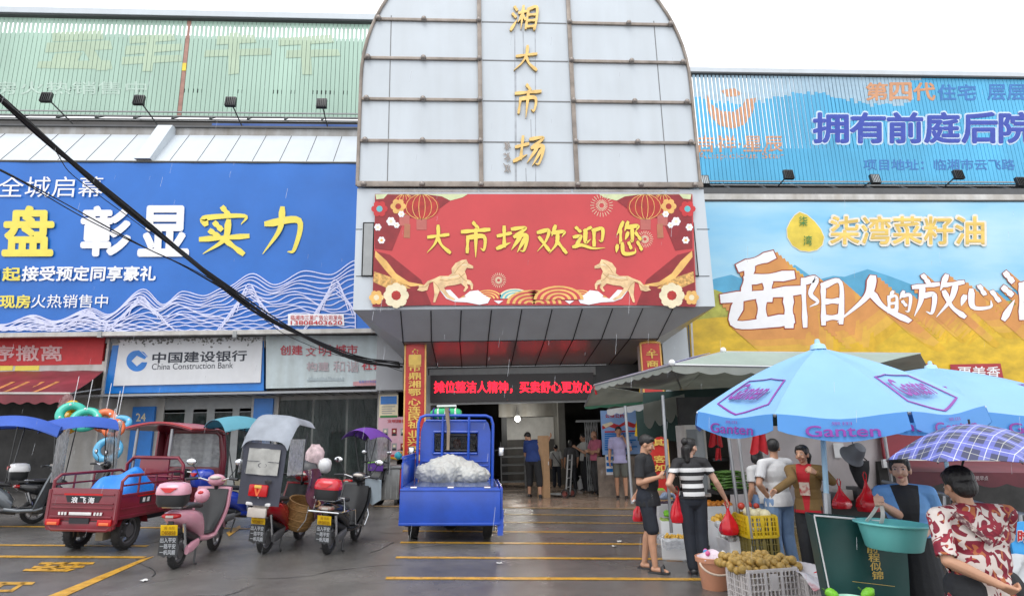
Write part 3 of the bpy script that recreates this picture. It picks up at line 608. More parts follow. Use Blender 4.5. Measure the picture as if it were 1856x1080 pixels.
for i, (c, x0, y0, x1, y1, w) in enumerate(big):
    for j in range(9, 0, -1): pbrush(mb, c, (x0+j*6.5, y0+j*5.6, x1+j*6.5, y1+j*5.6), RY, (orange, or2, lor, lo2)[min(3, (j-1)*4//9)], w=w+6, off=.043+(9-j)*.0045+i*.0002)
for i, (c, x0, y0, x1, y1, w) in enumerate(big):
    pbrush(mb, c, (x0, y0, x1, y1), RY, drd, w=w+4.5, off=.092); pbrush(mb, c, (x0, y0, x1, y1), RY, white, w=w+1, off=.1)
mb.build('brush_lettering', t, True, 0)
mb = MB()
for i, c in enumerate('柒湾菜籽油'):
    x = 1504+i*56.5; ptext(mb, c, (x-2, 392, x+53, 445), RY, ltgold, bold=.085, off=.04); ptext(mb, c, (x, 394, x+51, 443), RY, pgold, bold=.03, off=.046)
mb.build('gold_lettering', t, True, 0)
mb = MB()
def drop(s): return [(1459+s*(x-1459)-.0, 422+s*(y-422)) for x, y in [(1449, 385), (1462, 390), (1476, 402), (1487, 416), (1493, 430), (1490, 444), (1480, 453), (1466, 456), (1450, 454), (1436, 445), (1427, 430), (1426, 415), (1432, 402), (1440, 391)]]
pp(mb, drop(1.04), RY, ltgold, .04); pp(mb, drop(1), RY, mat('printed_oil_yellow', (.68, .52, .06), var=.2, scale=2), .045); ptext(mb, '柒', (1447, 393, 1462, 411), RY, gry, bold=.01, off=.05); ptext(mb, '湾', (1455, 428, 1470, 446), RY, gry, bold=.01, off=.05); mb.build('oil_drop_emblem', t, True, 0)
mb = MB(); wbox(mb, 6.2, 21, RY-.03, RY+.1, 8.57, 8.62, blk)
for px in (1253, 1247): ribbon(mb, [(px, 580), (px+6, 700)], 3.5, RY-.12, dgrey if px < 1250 else wallw)
mb.build('billboard_frame', t, True, 0)
mb = MB(); lab = mat('printed_label_red', (.36, .03, .04))
for x0, x1, s_ in ((1600, 1700, '浓香'), (1722, 1822, '更美香')): pbox(mb, x0, 660, x1, 700, RY-.05, .004, lab); ptext(mb, s_, (x0+14, 664, x1-10, 684), RY-.052, white, bold=.02)
mb.build('printed_label', t, True, 0)
# welcome banner
t = thing('welcome_banner', 'red festive banner with golden horses and yellow brush characters over the entrance', 'banner', (1.6, 14.4, 4.8))
WY = 14.42; bred = mat('banner_red', (.52, .045, .05), rough=.38, var=.1, scale=.6, bump=.15, bscale=2); dred = mat('banner_dark_red', (.24, .015, .02), var=.15); lred = mat('lantern_red', (.36, .02, .015), var=.3); bgold = mat('banner_gold', (.72, .42, .12), var=.25, scale=2.5); pale = mat('banner_cream', (.75, .66, .45)); teal = mat('banner_teal', (.12, .45, .5)); pgr = mat('banner_pale_green', (.55, .6, .35)); cream = mat('horse_gold', (.72, .5, .27), var=.3, scale=5)
mb = MB(); A, B, C_ = at(680, 352, WY), at(1255, 352, WY), at(676, 553, WY); mb.sheet(lambda u, v: at(680-4*v, 352+201*v, WY).lerp(at(1255+7*v, 352+201*v, WY), u)+V((0, .0015*math.sin(u*50), 0)), 60, 6, bred, -.02); mb.build('banner_sheet', t, True)
def cx2(x, y): return (x/2.651+620, y/2.651+330)      # measured on an enlarged view
def mir(pts): return [(1934.5-x+(y-450)*.012, y) for x, y in pts]
mb = MB()
def both(pts, m, off):
    q = [cx2(*p) for p in pts]; pp(mb, q, WY, m, off); pp(mb, mir(q), WY, m, off)
both([(158, 58), (600, 58), (520, 90), (440, 150), (300, 180), (240, 330), (158, 320)], dred, .014)
both([(152, 330), (230, 350), (380, 470), (430, 590), (146, 600)], dred, .0145)
both([(165, 60), (605, 58), (580, 74), (520, 90), (480, 70), (420, 62)], pgr, .016); both([(160, 60), (220, 58), (200, 80), (165, 84)], pgr, .0165)
def lant(cx_, cy_, rx, ry, o):
    for f in (lambda p: p, mir):
        q = lambda a, b: f([cx2(a, b)])[0]
        pp(mb, [q(cx_+rx*math.cos(2*PI*k/20), cy_+ry*math.sin(2*PI*k/20)) for k in range(20)], WY, lred, o)
        for j in (-.85, -.5, -.15, .2, .55, .88): ribbon(mb, [q(cx_+rx*j*math.cos(PI*(i/8-.5)), cy_+ry*math.sin(PI*(i/8-.5))) for i in range(9)], 1.0, WY, bgold, o+.002)
        pp(mb, [q(cx_-25, cy_+ry), (q(cx_+25, cy_+ry)), q(cx_+24, cy_+ry+50), q(cx_-24, cy_+ry+50)], WY, mat('tassel_red', (.45, .12, .1)), o)
lant(300, 110, 60, 50, .017); lant(382, 120, 88, 60, .02)
def flower(cx_, cy_, r, mo, mi_, o, n=6):
    for f in (lambda p: p, mir):
        for k in range(n):
            a = 2*PI*k/n; q = f([cx2(cx_+r*.6*math.cos(a), cy_+r*.6*math.sin(a))])[0]; disc(mb, q[0], q[1], r*.4/2.65, WY, mo, o+k*.0005, 9)
        q = f([cx2(cx_, cy_)])[0]; disc(mb, q[0], q[1], r*.38/2.65, WY, mi_, o+.005, 9)
flower(180, 130, 40, red, teal, .03); flower(270, 118, 38, bgold, lred, .03); flower(235, 190, 22, white, pale, .032); flower(172, 218, 18, white, pale, .032); flower(190, 280, 18, white, bgold, .032); flower(285, 155, 16, white, pale, .036); flower(262, 208, 15, white, pale, .036); flower(260, 545, 62, pale, lred, .03, 8); flower(165, 555, 36, bgold, pale, .029)
both([(300, 200), (328, 204), (326, 270), (296, 268)], mat('tassel_gold', (.4, .15, .08)), .024)
both([(160, 330), (215, 380), (260, 440), (320, 480), (400, 495), (330, 502), (250, 470), (205, 420), (158, 360)], bgold, .022)
both([(155, 430), (230, 455), (300, 490), (330, 510), (240, 520), (150, 480)], mat('scarf_glitter', (.6, .34, .1), var=.6, scale=12), .0225)
def arcs(cx_, cy_, r, m1, m2, o, n=4, base=588):
    for f in (lambda p: p, mir):
        for j in range(n*2):
            rr = r*(1-j/(n*2)); q = [(cx_+rr*math.cos(PI*k/14), min(base, cy_-rr*.6*math.sin(PI*k/14))) for k in range(15)]
            pp(mb, f([cx2(*p) for p in q]), WY, m1 if j % 2 == 0 else m2, o+j*.0005)
arcs(830, 560, 80, pale, teal, .022); arcs(900, 585, 110, bgold, bred, .026); arcs(620, 575, 60, bgold, bred, .024); arcs(700, 560, 70, bgold, bred, .022)
for cx_, o in ((1040, .03),):
    for j in range(8):
        rr = 120*(1-j/8); pp(mb, [cx2(cx_+rr*math.cos(PI*k/16), 565-rr*.55*math.sin(PI*k/16)) for k in range(17)], WY, bgold if j % 2 == 0 else bred, o+.03+j*.001)
both([(470, 520), (520, 518), (560, 560), (610, 548), (640, 560), (670, 535), (712, 560), (700, 582), (660, 590), (600, 578), (540, 575), (500, 560)], white, .034)
both([(1160, 545), (1190, 520), (1230, 525), (1255, 545), (1220, 580), (1160, 575)], white, .036); both([(1070, 570), (1115, 570), (1092, 586)], white, .036)
def fire(cx_, cy_, r, n=22):
    for k in range(n):
        a = 2*PI*k/n
        for s0, s1 in ((.2, .5), (.62, .95)):
            ribbon(mb, [cx2(cx_+r*s0*math.cos(a), cy_+r*s0*math.sin(a)), cx2(cx_+r*s1*math.cos(a), cy_+r*s1*math.sin(a))], .8, WY, pale, .02)
fire(1247, 113, 58); fire(752, 472, 38); fire(1455, 275, 42)
mb.build('festive_artwork', t, True, 0)
mb = MB(); hs = [(597, 372), (606, 392), (630, 404), (630, 416), (612, 416), (600, 412), (590, 430), (598, 452), (600, 468), (618, 474), (630, 492), (628, 516), (620, 518), (616, 496), (600, 490), (606, 508), (590, 528), (582, 524), (592, 506), (572, 488), (540, 496), (505, 500), (490, 510), (516, 545), (545, 562), (538, 570), (505, 556), (478, 525), (470, 520), (462, 540), (448, 578), (438, 578), (444, 540), (440, 500), (438, 478), (420, 488), (410, 520), (385, 526), (360, 520), (372, 506), (366, 496), (392, 498), (412, 476), (440, 466), (470, 452), (510, 452), (528, 440), (526, 416), (545, 390), (575, 376)]
q = [cx2(*p) for p in hs]
for f in (lambda p: p, mir):
    mb = MB(); pp(mb, f(q), WY, cream, .05)
    for L_ in ([(540, 440), (560, 410), (590, 385)], [(470, 470), (500, 475), (560, 465), (590, 440)], [(440, 480), (460, 500), (470, 520)], [(560, 440), (585, 470), (600, 478)], [(365, 505), (400, 505), (430, 478)]): ribbon(mb, f([cx2(*p) for p in L_]), .9, WY, mat('horse_shade_print', (.4, .22, .08)), .053)
    for L_ in ([(480, 460), (520, 460), (560, 450)], [(575, 400), (600, 398)], [(600, 480), (622, 492)]): ribbon(mb, f([cx2(*p) for p in L_]), 1.6, WY, pale, .055)
    mb.build('golden_horse', t, True, 0)
mb = MB(); ypb = mat('banner_yellow', (.75, .6, .1), var=.08)
for c, b in zip('大市场欢迎您', ((398, 206, 525, 350), (570, 196, 712, 368), (745, 204, 898, 352), (934, 206, 1078, 350), (1110, 206, 1265, 336), (1308, 194, 1440, 354))): pbrush(mb, c, (*cx2(b[0], b[1]), *cx2(b[2], b[3])), WY, drd, w=16.5, off=.06); pbrush(mb, c, (*cx2(b[0], b[1]), *cx2(b[2], b[3])), WY, ypb, w=13.5, off=.066)
mb.build('brush_lettering', t, True, 0)
# LED display
led = mat('led_red', (1, .01, .03), emit=1.9, var=0)
t = thing('led_display', 'black display board running red glowing characters above the hall opening', 'sign', at(930, 722, 17.7)); mb = MB(); pbox(mb, 780, 680, 1078, 723, 17.72, .12, mat('led_board', (.018, .012, .013), rough=.4)); mb.build('display_panel', t, True, 0)
mb = MB(); s_ = '摊位整洁人精神，买卖舒心更放心'; b = (787, 691, 1073, 712); w_ = at(b[2], 700, 17.71).x-at(b[0], 700, 17.71).x; nd = 150
ptext(mb, s_, b, 17.71, led, bold=.035, clip=[(i/nd, (i+.78)/nd) for i in range(nd)]); mb.build('led_lettering', t, True, 0)
# couplet boards round the columns
t1 = 0
cgold = mat('couplet_gold', (.72, .48, .1), var=.15); cred = mat('couplet_red', (.5, .03, .025), rough=.4, var=.12)
for px, side, lab, chars in ((752.5, 0, 'red vertical couplet board on the column beside the pink poster', [(c, 652+i*14.6) for i, c in enumerate('一市鼎湘鄂')]+[('心', 728), ('连', 742), ('民', 755.5), ('祉', 769), ('业', 786), ('兴', 800), ('所', 814), ('向', 828)]), (1180, 1, 'red vertical couplet board on the column behind the grey stall tent', [('千', 643), ('商', 659), ('汇', 674), ('聚', 690), ('货', 768), ('畅', 785), ('其', 802), ('客', 832), ('如', 848)])):
    p = at(px, 625, 15.5); t = thing('couplet_board', lab, 'banner', (p.x, 15.55, 0), group='couplet boards')
    zt = at(px, 621, 15.5).z; zbm = at(px, 838 if not side else 905, 15.5).z; hw_ = .26
    mb = MB(); prof = [(p.x+hw_*math.sin(a), 15.6-.09*math.cos(a)) for a in [(-1+2*k/10)*1.5 for k in range(11)]]
    mb.loft([[V((x, y, z)) for x, y in prof] for z in (zbm, zt)], cred, closed=False); mb.build('board', t, True)
    mb = MB()
    for s in (-1, 1): wbox(mb, p.x+s*hw_-.02, p.x+s*hw_+.02, 15.56, 15.64, zbm, zt, bgold, .006)
    mb.tube([(p.x-hw_, 15.6, zt), (p.x-.1, 15.5, zt+.02), (p.x+.1, 15.5, zt+.02), (p.x+hw_, 15.6, zt)], .035, bgold, 8); mb.build('gold_border', t, True)
    mb = MB()
    for c, y in chars:
        q = at(px, y, 15.48); text(mb, c, (p.x-.15, 15.495, q.z+.085), (p.x+.15, 15.495, q.z+.085), (p.x-.15, 15.495, q.z-.085), cgold, bold=.04)
    q = at(px, 637, 15.48)
    for k in range(5): a = k*1.3; mb.poly([(p.x+.02+.06*math.cos(a), 15.49-k*.001, q.z+.06*math.sin(a)), (p.x+.09*math.cos(a+.5), 15.49-k*.001, q.z+.08*math.sin(a+.5)), (p.x+.05*math.cos(a+1.2), 15.49-k*.001, q.z+.05*math.sin(a+1.2))], cgold)
    mb.build('lettering', t, True, 0)
# bank sign, civic sign, red shop sign
sblue = mat('sign_blue', (.01, .17, .55), rough=.35); swhite = mat('sign_white', (.66, .67, .69), rough=.35, stain=.06, var=.04); scf = mat('dark_lettering', (.03, .035, .05)); moss = mat('black_mould', (.2, .2, .19), rough=.9, var=.5)
SYs = 17.62
t = thing('bank_sign', 'white bank sign with a round blue emblem on a blue backing board', 'sign', at(330, 710, SYs)); mb = MB(); mb.prism([at(204, 626, SYs+.05), at(478, 613, SYs+.05), at(478, 708, SYs+.05), at(188, 713, SYs+.05)], (0, .25, 0), sblue); pbox(mb, 204, 612, 480, 630, SYs+.08, .2, wallw); mb.build('backing_board', t, True, 0)
mb = MB(); mb.prism([at(217, 616, SYs), at(476, 610, SYs), at(472, 693, SYs), at(205, 699, SYs)], (0, .045, 0), swhite); mb.build('sign_panel', t, True, 0)
mb = MB(); cx_, cy_ = 248, 654
ring = [(cx_+19*math.cos(a), cy_+19*math.sin(a)) for a in [2*PI*k/28 for k in range(28)]]; o_ = .006
def seg(a0, a1, r=19, n=14): return [(cx_+r*math.cos(a0+(a1-a0)*k/n), cy_+r*math.sin(a0+(a1-a0)*k/n)) for k in range(n+1)]
dm = [(cx_, cy_-9.5), (cx_+9.5, cy_), (cx_, cy_+9.5), (cx_-9.5, cy_)]
pp(mb, [dm[0]]+seg(-PI/2, -PI, 19)+[dm[3]], SYs, sblue, o_); pp(mb, [dm[3]]+seg(PI, PI/2, 19)+[dm[2]], SYs, sblue, o_); pp(mb, [dm[2]]+seg(PI/2, .12, 19)+[(cx_+9.5, cy_+2)], SYs, sblue, o_)
pp(mb, [(cx_, cy_-9.5), (cx_, cy_-19), (cx_+4, cy_-19.5), (cx_+18, cy_-7), (cx_+14, cy_-3)], SYs, sblue, o_); pp(mb, [(cx_+7, cy_-18), (cx_+20, cy_-6.5), (cx_+19, cy_-9), (cx_+13, cy_-16)], SYs, sblue, o_); mb.build('round_emblem', t, True, 0)
mb = MB(); text(mb, '中国建设银行', at(276, 639, SYs), at(446, 635, SYs), at(276, 658, SYs), scf, bold=.035, shear=.01); text(mb, 'China Construction Bank', at(275, 659, SYs), at(422, 656, SYs), at(275, 670, SYs), scf, shear=.006); mb.build('lettering', t, True, 0)
mb = MB(); rr = random.Random(3)
for k in range(190):
    x = 212+rr.random()*264; y = 612+abs(rr.gauss(0, 1))*6; a = rr.uniform(1, 3.2); pp(mb, [(x+a*math.cos(q)*rr.uniform(.5, 1.1), y+a*.8*math.sin(q)*rr.uniform(.4, 1.3)) for q in (0, 1, 2.1, 3.2, 4.2, 5.2)], SYs, moss, .005+k*.00002)
mb.build('mould_spots', t, True, 0)
t = thing('civic_sign', 'faded pale banner sign with red slogan beside the bank sign', 'sign', at(600, 705, SYs-.05)); mb = MB(); pv = mat('faded_vinyl', (.5, .58, .6), rough=.4, stain=.25, var=.08)
mb.sheet(lambda u, v: at(482+(233*u), 608+(90*v)+3*v*(1-u)*2, SYs-.05)+V((0, .01*math.sin(u*14+v*4), 0)), 24, 6, pv, -.02); mb.build('vinyl_sheet', t, True)
mb = MB(); fred = mat('faded_red_print', (.45, .05, .07)); frr = mat('very_faded_red_print', (.42, .34, .36)); ptext(mb, '创建', (508, 626, 548, 643), SYs-.07, fred, bold=.03); ptext(mb, '文', (554, 629, 573, 645), SYs-.07, fred); ptext(mb, '明', (578, 625, 600, 645), SYs-.07, fred); ptext(mb, '城市', (608, 625, 648, 642), SYs-.07, fred, bold=.03)
ptext(mb, '构建', (556, 656, 596, 672), SYs-.07, frr, bold=.03); ptext(mb, '和谐', (604, 654, 650, 674), SYs-.07, frr, bold=.01); ptext(mb, '社会', (656, 653, 694, 670), SYs-.07, fred, bold=.03); ptext(mb, '临湘市大市场管理所', (651, 689, 693, 694), SYs-.07, sblue); mb.build('lettering', t, True, 0)
mb = MB(); sk = mat('faded_skyline_print', (.36, .42, .44))
for k in range(26): x = 556+k*2.6; pp(mb, [(x, 690), (x, 690-rr.uniform(2, 9)), (x+2.2, 690-rr.uniform(2, 9)), (x+2.2, 690)], SYs-.07, sk, .002+k*.0001)
pp(mb, [(640, 692), (680, 688), (700, 684), (714, 682), (714, 698), (640, 699)], SYs-.07, mat('faded_ribbon_print', (.5, .25, .27)), .001); mb.build('skyline_print', t, True, 0)
t = thing('shop_sign', 'red shop sign with pale characters above the maroon awning', 'sign', at(90, 660, SYs)); mb = MB(); pbox(mb, -240, 616, 184, 660, SYs, .08, red); mb.build('sign_panel', t, True, 0)
mb = MB(); ptext(mb, '有序撤离', (-58, 626, 112, 654), SYs-.005, mat('pink_print', (.62, .4, .4)), bold=.03); mb.build('lettering', t, True, 0)
mb = MB(); pbox(mb, -240, 661, 190, 674, SYs+.01, .08, wallw)
for x0, x1 in ((-100, 22), (28, 70)): pbox(mb, x0, 663, x1, 671, SYs, .01, yel)
mb.build('price_strip', t, True, 0)
# soffits and shop fronts
mb = MB(); zs = 2.98; wbox(mb, -18, -1.9, 17.5, 18.7, zs, zs+.06, soff)
for k in range(22):
    x = -10.2+k*.4; wbox(mb, x-.006, x+.006, 17.49, 18.7, zs-.012, zs-.002, joint)
for px in (187, 480): a = at(px, 700, 17.62); wbox(mb, a.x-.03, a.x+.03, 17.6, 18.7, -.3, 4.6, wallw) if px == 187 else None
wbox(mb, -18, -2, 17.66, 18.7, 4.5, 4.64, grey); wbox(mb, -2.75, -2.0, 17.3, 17.9, 3.0, 4.7, soff); wbox(mb, -2.62, -2.3, 17.35, 17.45, 3.1, 4.5, dgrey); mb.build('shop_soffit', bld, True, 0)
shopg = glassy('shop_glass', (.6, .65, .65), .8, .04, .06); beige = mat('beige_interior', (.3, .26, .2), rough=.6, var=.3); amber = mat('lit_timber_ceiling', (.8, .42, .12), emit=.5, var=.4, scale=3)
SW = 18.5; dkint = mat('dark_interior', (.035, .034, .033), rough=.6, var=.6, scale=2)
t = thing('bank_shopfront', 'glass bank shopfront in a white wall under the blue bank sign', 'shopfront', at(380, 900, SW)); mb = MB(); a = at(205, 735, SW); b = at(478, 735, SW)
wbox(mb, a.x-1.4, a.x+1.45, SW, SW+.15, -.3, 3, wallw); wbox(mb, b.x-.35, b.x+.35, SW, SW+.15, -.3, 3, wallw); wbox(mb, a.x+1.4, b.x-.3, SW+.03, SW+.12, 2.55, 3, grey); wbox(mb, a.x+1.4, b.x-.3, SW+.05, SW+.12, -.3, .62, mat('bank_plinth', (.3, .27, .2), stain=.3)); mb.build('wall', t, True, 0)
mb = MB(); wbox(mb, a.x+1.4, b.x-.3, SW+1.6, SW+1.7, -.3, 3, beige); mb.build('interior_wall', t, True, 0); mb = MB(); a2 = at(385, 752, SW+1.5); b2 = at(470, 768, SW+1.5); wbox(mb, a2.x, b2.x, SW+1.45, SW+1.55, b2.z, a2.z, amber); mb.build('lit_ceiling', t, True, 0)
for x0, x1 in ((282, 336), (338, 376), (378, 422), (424, 462)): m_ = MB(); pbox(m_, x0, 738, x1, 880, SW+.06, .012, shopg); m_.build('window_pane', t, True, 0)
mb = MB(); [pbox(mb, x, 738, x+2.2, 880, SW+.03, .06, grey) for x in (280, 336, 376, 422)]; pbox(mb, 280, 743, 462, 746, SW+.03, .05, grey); mb.build('door_frame', t, True, 0)
for px in (257, 478): mb = MB(); pbox(mb, px-16 if px < 300 else 461, 737 if px < 300 else 722, px+10 if px < 300 else 486, 870, SW-.12, .1, sblue); mb.build('blue_column_board', t, True, 0)
mb = MB(); ptext(mb, '24', (247, 749, 264, 763), SW-.125, pale, bold=.03); ptext(mb, '小时', (250, 768, 262, 774), SW-.125, white); mb.build('lettering', t, True, 0)
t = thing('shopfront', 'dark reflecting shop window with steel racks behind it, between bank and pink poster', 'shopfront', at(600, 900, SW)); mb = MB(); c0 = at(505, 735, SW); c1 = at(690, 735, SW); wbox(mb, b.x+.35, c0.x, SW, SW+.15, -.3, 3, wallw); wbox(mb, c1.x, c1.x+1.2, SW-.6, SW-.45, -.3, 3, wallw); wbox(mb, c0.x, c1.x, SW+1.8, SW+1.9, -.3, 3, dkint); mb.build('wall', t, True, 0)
rfl = mat('tree_reflection_colour', (.16, .045, .03), rough=.6, col2=(.03, .03, .028), scale=6, amount=.52); mb = MB(); wbox(mb, c0.x+.9, c1.x, SW+.8, SW+.9, 1, 2.9, rfl); mb.build('painted_reflection', t, True, 0)  # mottled sheet behind the glass paints in the tree reflection
mb = MB(); rk = mat('rack_steel', (.3, .26, .2), rough=.4, metal=.4)
for i in range(5):
    for j in range(5):
        x = c0.x+.3+i*.75; y = SW+.5; wbox(mb, x, x+.6, y, y+.4, .1+j*.5, .13+j*.5, rk)
        if j < 4: wbox(mb, x+random.uniform(.02, .2), x+random.uniform(.3, .58), y+.05, y+.3, .13+j*.5, .13+j*.5+random.uniform(.15, .36), random.choice([rk, wallw, yel, red, blue, gry]))
    for dx in (0, .6): wbox(mb, x+dx, x+dx+.03, y, y+.03, 0, 2.6, rk)
mb.build('display_rack', t, True, 0)
for k in range(3): x0 = c0.x+(c1.x-c0.x)*k/3; m_ = MB(); wbox(m_, x0+.03, x0+(c1.x-c0.x)/3-.03, SW+.05, SW+.06, 0, 2.85, shopg); m_.build('window_pane', t, True, 0)
# posters by the pink notice
PY = 17.7
t = thing('notice_board', 'blue topped printed notice above the pink portrait poster', 'notice', at(706, 755, PY)); mb = MB(); pbox(mb, 688, 716, 721, 757, PY, .03, pale); mb.build('board', t, True, 0); mb = MB(); pbox(mb, 690, 718, 719, 732, PY-.006, .004, sblue); pbox(mb, 689, 753, 720, 756, PY-.006, .004, gry); [pbox(mb, 692, 736+k*4, 716-(k % 2)*5, 737.2+k*4, PY-.006, .004, grey) for k in range(4)]; mb.build('printed_text', t, True, 0)
t = thing('portrait_poster', 'pink poster with rows of small portraits next to the red couplet', 'poster', at(710, 830, PY)); mb = MB(); pbox(mb, 686, 756, 737, 831, PY, .02, mat('pink_paper', (.62, .38, .45), var=.06)); mb.build('paper', t, True, 0); mb = MB(); ptext(mb, '文明精神', (702, 760, 736, 766), PY-.004, red, bold=.03)
for r_, y in enumerate((776, 803)):
    for k in range(3): pbox(mb, 694+k*16, y, 703+k*16, y+13, PY-.006, .004, dred if (k+r_) % 2 else grey); disc(mb, 698.5+k*16, y+5, 2.3, PY-.008, pale, 0, 8); pbox(mb, 695+k*16, y+9, 702+k*16, y+13, PY-.009, .002, blacki)
pbox(mb, 690, 824, 732, 827, PY-.006, .004, red); mb.build('portraits', t, True, 0)
QY = 18.2
t = thing('notice_poster', 'large light blue notice poster with red heading behind the man in lilac shirt', 'poster', at(1125, 820, QY)); mb = MB(); pb = mat('poster_blue', (.25, .42, .75), var=.25, scale=.8); pbox(mb, 1088, 744, 1164, 822, QY, .02, pb); mb.build('paper', t, True, 0); mb = MB(); ptext(mb, '公筷公约', (1097, 750, 1131, 757), QY-.004, red, bold=.04)
pp(mb, [(1091, 772), (1106, 765), (1122, 770), (1135, 762), (1150, 768), (1162, 762), (1163, 768), (1148, 775), (1132, 770), (1118, 777), (1104, 773), (1092, 778)], QY, red, .006); pp(mb, [(1091, 769), (1108, 764), (1112, 768), (1098, 775)], QY, pale, .008)
for k in range(9): pbox(mb, 1096, 781+k*4, 1158-(k*7 % 23), 782.2+k*4, QY-.006, .004, red if k == 0 else sblue)
mb.build('printed_text', t, True, 0)
t = thing('notice_sheet', 'small white and blue notice sheet below the large blue poster', 'poster', at(1108, 860, QY)); mb = MB(); pbox(mb, 1097, 823, 1114, 860, QY, .015, white); mb.build('paper', t, True, 0); mb = MB(); [pbox(mb, 1099, 827+k*11, 1112, 833+k*11, QY-.005, .004, sblue) for k in range(3)]; mb.build('printed_blocks', t, True, 0)
mb = MB(); mar = mat('brown_marble', (.22, .18, .15), rough=.3, var=.5, scale=3); pbox(mb, 1082, 828, 1170, 900, QY+.01, .03, mar); mb.build('marble_dado', bld, True, 0)
t = thing('folding_gate', 'dark folding metal gate beside the blue notice poster', 'gate', at(1075, 893, 19.6)); mb = MB(); a = at(1060, 765, 19.6); b = at(1088, 889, 19.6)
for k in range(8): x = a.x+(b.x-a.x)*k/7; mb.tube([(x, 19.6-.03*(k % 2), b.z), (x, 19.6-.03*(k % 2), a.z+.02*(k % 3))], .014, grey, 6)
for k in range(7):
    for s in range(7): z = b.z+(a.z-b.z)*s/7; x = a.x+(b.x-a.x)*k/7; mb.tube([(x, 19.56, z), (x+(b.x-a.x)/7, 19.56, z+(a.z-b.z)/7)], .008, grey, 5)
mb.build('lattice', t, True); mb = MB(); wbox(mb, a.x-.3, b.x+.1, 19.5, 19.55, a.z, a.z+.07, grey); mb.build('gate_rail', t, True)
# awning and inflatables of the toy shop
aw = mat('maroon_awning', (.22, .03, .045), rough=.45, var=.3, scale=1.2, stain=.3); aws = mat('awning_faded_streak', (.5, .2, .06), var=.4)
t = thing('shop_awning', 'maroon fabric awning with faded orange streaks over the toy shop', 'awning', at(60, 690, 17)); mb = MB(); TL, TR = at(-200, 675, 17.6), at(188, 672, 17.6); BL, BR = at(-260, 712, 15.9), at(128, 713, 15.9)
mb.sheet(lambda u, v: TL.lerp(TR, u).lerp(BL.lerp(BR, u), v)-V((0, 0, .04*math.sin(v*PI)+.008*math.sin(u*40))), 40, 6, aw, .01)
for k in range(9): u0 = .35+k*.07; mb.sheet(lambda u, v: TL.lerp(TR, u0+u*.02-.03*v).lerp(BL.lerp(BR, u0+u*.02-.03*v), .45+v*.5)-V((0, 0, .04*math.sin((.45+v*.5)*PI)-.012)), 1, 6, aws, .003)
mb.build('fabric', t, True); mb = MB(); mb.sheet(lambda u, v: BL.lerp(BR, u)-V((0, .0, v*(.24+.03*math.cos(u*90)))), 90, 2, aw, .008); mb.build('valance', t, True); mb = MB(); mb.tube([BL, BR], .03, wallw, 8); mb.tube([BR, TR-V((0, 0, .5))], .02, grey); mb.build('front_bar', t, True)
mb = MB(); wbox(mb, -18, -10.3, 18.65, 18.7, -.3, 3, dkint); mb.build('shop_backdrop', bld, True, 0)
def ring_(px, py, Y, R, r, m, lab, tl, m2=None):
    c = at(px, py, Y); t = thing('swim_ring', lab, 'swim ring', c, group='inflatable swim rings hung outside the toy shop'); mb = MB(); Q = Euler((PI/2+tl[0], tl[1], tl[2])).to_matrix()
    mb.loft([[Q @ V(((R+r*math.cos(b))*math.cos(a), (R+r*math.cos(b))*math.sin(a), r*math.sin(b))) for b in [2*PI*j/10 for j in range(10)]] for a in [2*PI*i/24 for i in range(25)]], m, cap=False); mb.build('ring_tube', t)
    mb = MB(); [mb.ell(Q @ V((R*math.cos(a), R*math.sin(a), r)), (.03, .03, .03), m2 or white, 6) for a in (0.3, 1.9, 3.6, 5.2)]; mb.tube([(0, 0, R*.9), (.05, 0, R+.7)], .008, white, 4); mb.build('print_and_cord', t)
vin = dict(rough=.2, spec=.6); tealv = mat('teal_vinyl', (.05, .5, .38), **vin); orv = mat('orange_vinyl', (.75, .16, .05), **vin); blv = mat('blue_ring_vinyl', (.1, .4, .65), **vin); yev = mat('yellow_duck_vinyl', (.75, .4, .02), **vin)
ring_(130, 752, 15.6, .24, .1, tealv, 'mint green swim ring hanging behind another mint ring', (-.3, .1, .5)); ring_(155, 760, 15.3, .25, .09, tealv, 'mint green swim ring hanging in front, marked with small prints', (-.6, .1, .2)); ring_(190, 762, 15.5, .2, .09, orv, 'orange swim ring at the right of the mint rings', (0, 1.0, .2)); ring_(213, 768, 15.4, .24, .07, blv, 'pale blue swim ring lowest beside the blue column board', (-.9, 0, .2))
t = thing('inflatable_toy', 'yellow inflatable duck shape half hidden behind the mint swim rings', 'inflatable', at(122, 765, 15.9)); mb = MB(); mb.ell((0, 0, 0), (.3, .2, .3), yev, 14); mb.ell((.06, 0, .38), (.18, .15, .16), yev, 12); mb.build('body', t); mb = MB(); mb.ell((.1, -.16, .36), (.05, .06, .03), orv, 8); mb.ell((.02, -.13, .44), .02, blacki, 6); mb.build('beak_and_eyes', t)
t = thing('plastic_bag', 'clear pink plastic bag of toys hanging above the yellow inflatable', 'bag', at(120, 735, 15.9)); mb = MB(); mb.loft([[V((w*math.cos(a)*(1+.1*math.sin(3*a)), w*.5*math.sin(a), z)) for a in [2*PI*k/12 for k in range(12)]] for w, z in ((.04, .32), (.12, .22), (.2, 0), (.22, -.3), (.12, -.42))], glassy('pink_film', (.8, .5, .5), .6, .2)); mb.build('film', t)
ring_(196, 815, 14.6, .22, .08, blv, 'light blue swim ring seen through the clear scooter screen', (-.3, .3, .2)); ring_(206, 776, 15.0, .17, .07, orv, 'orange swim ring below the blue one near the red cab', (-.5, .9, 0))
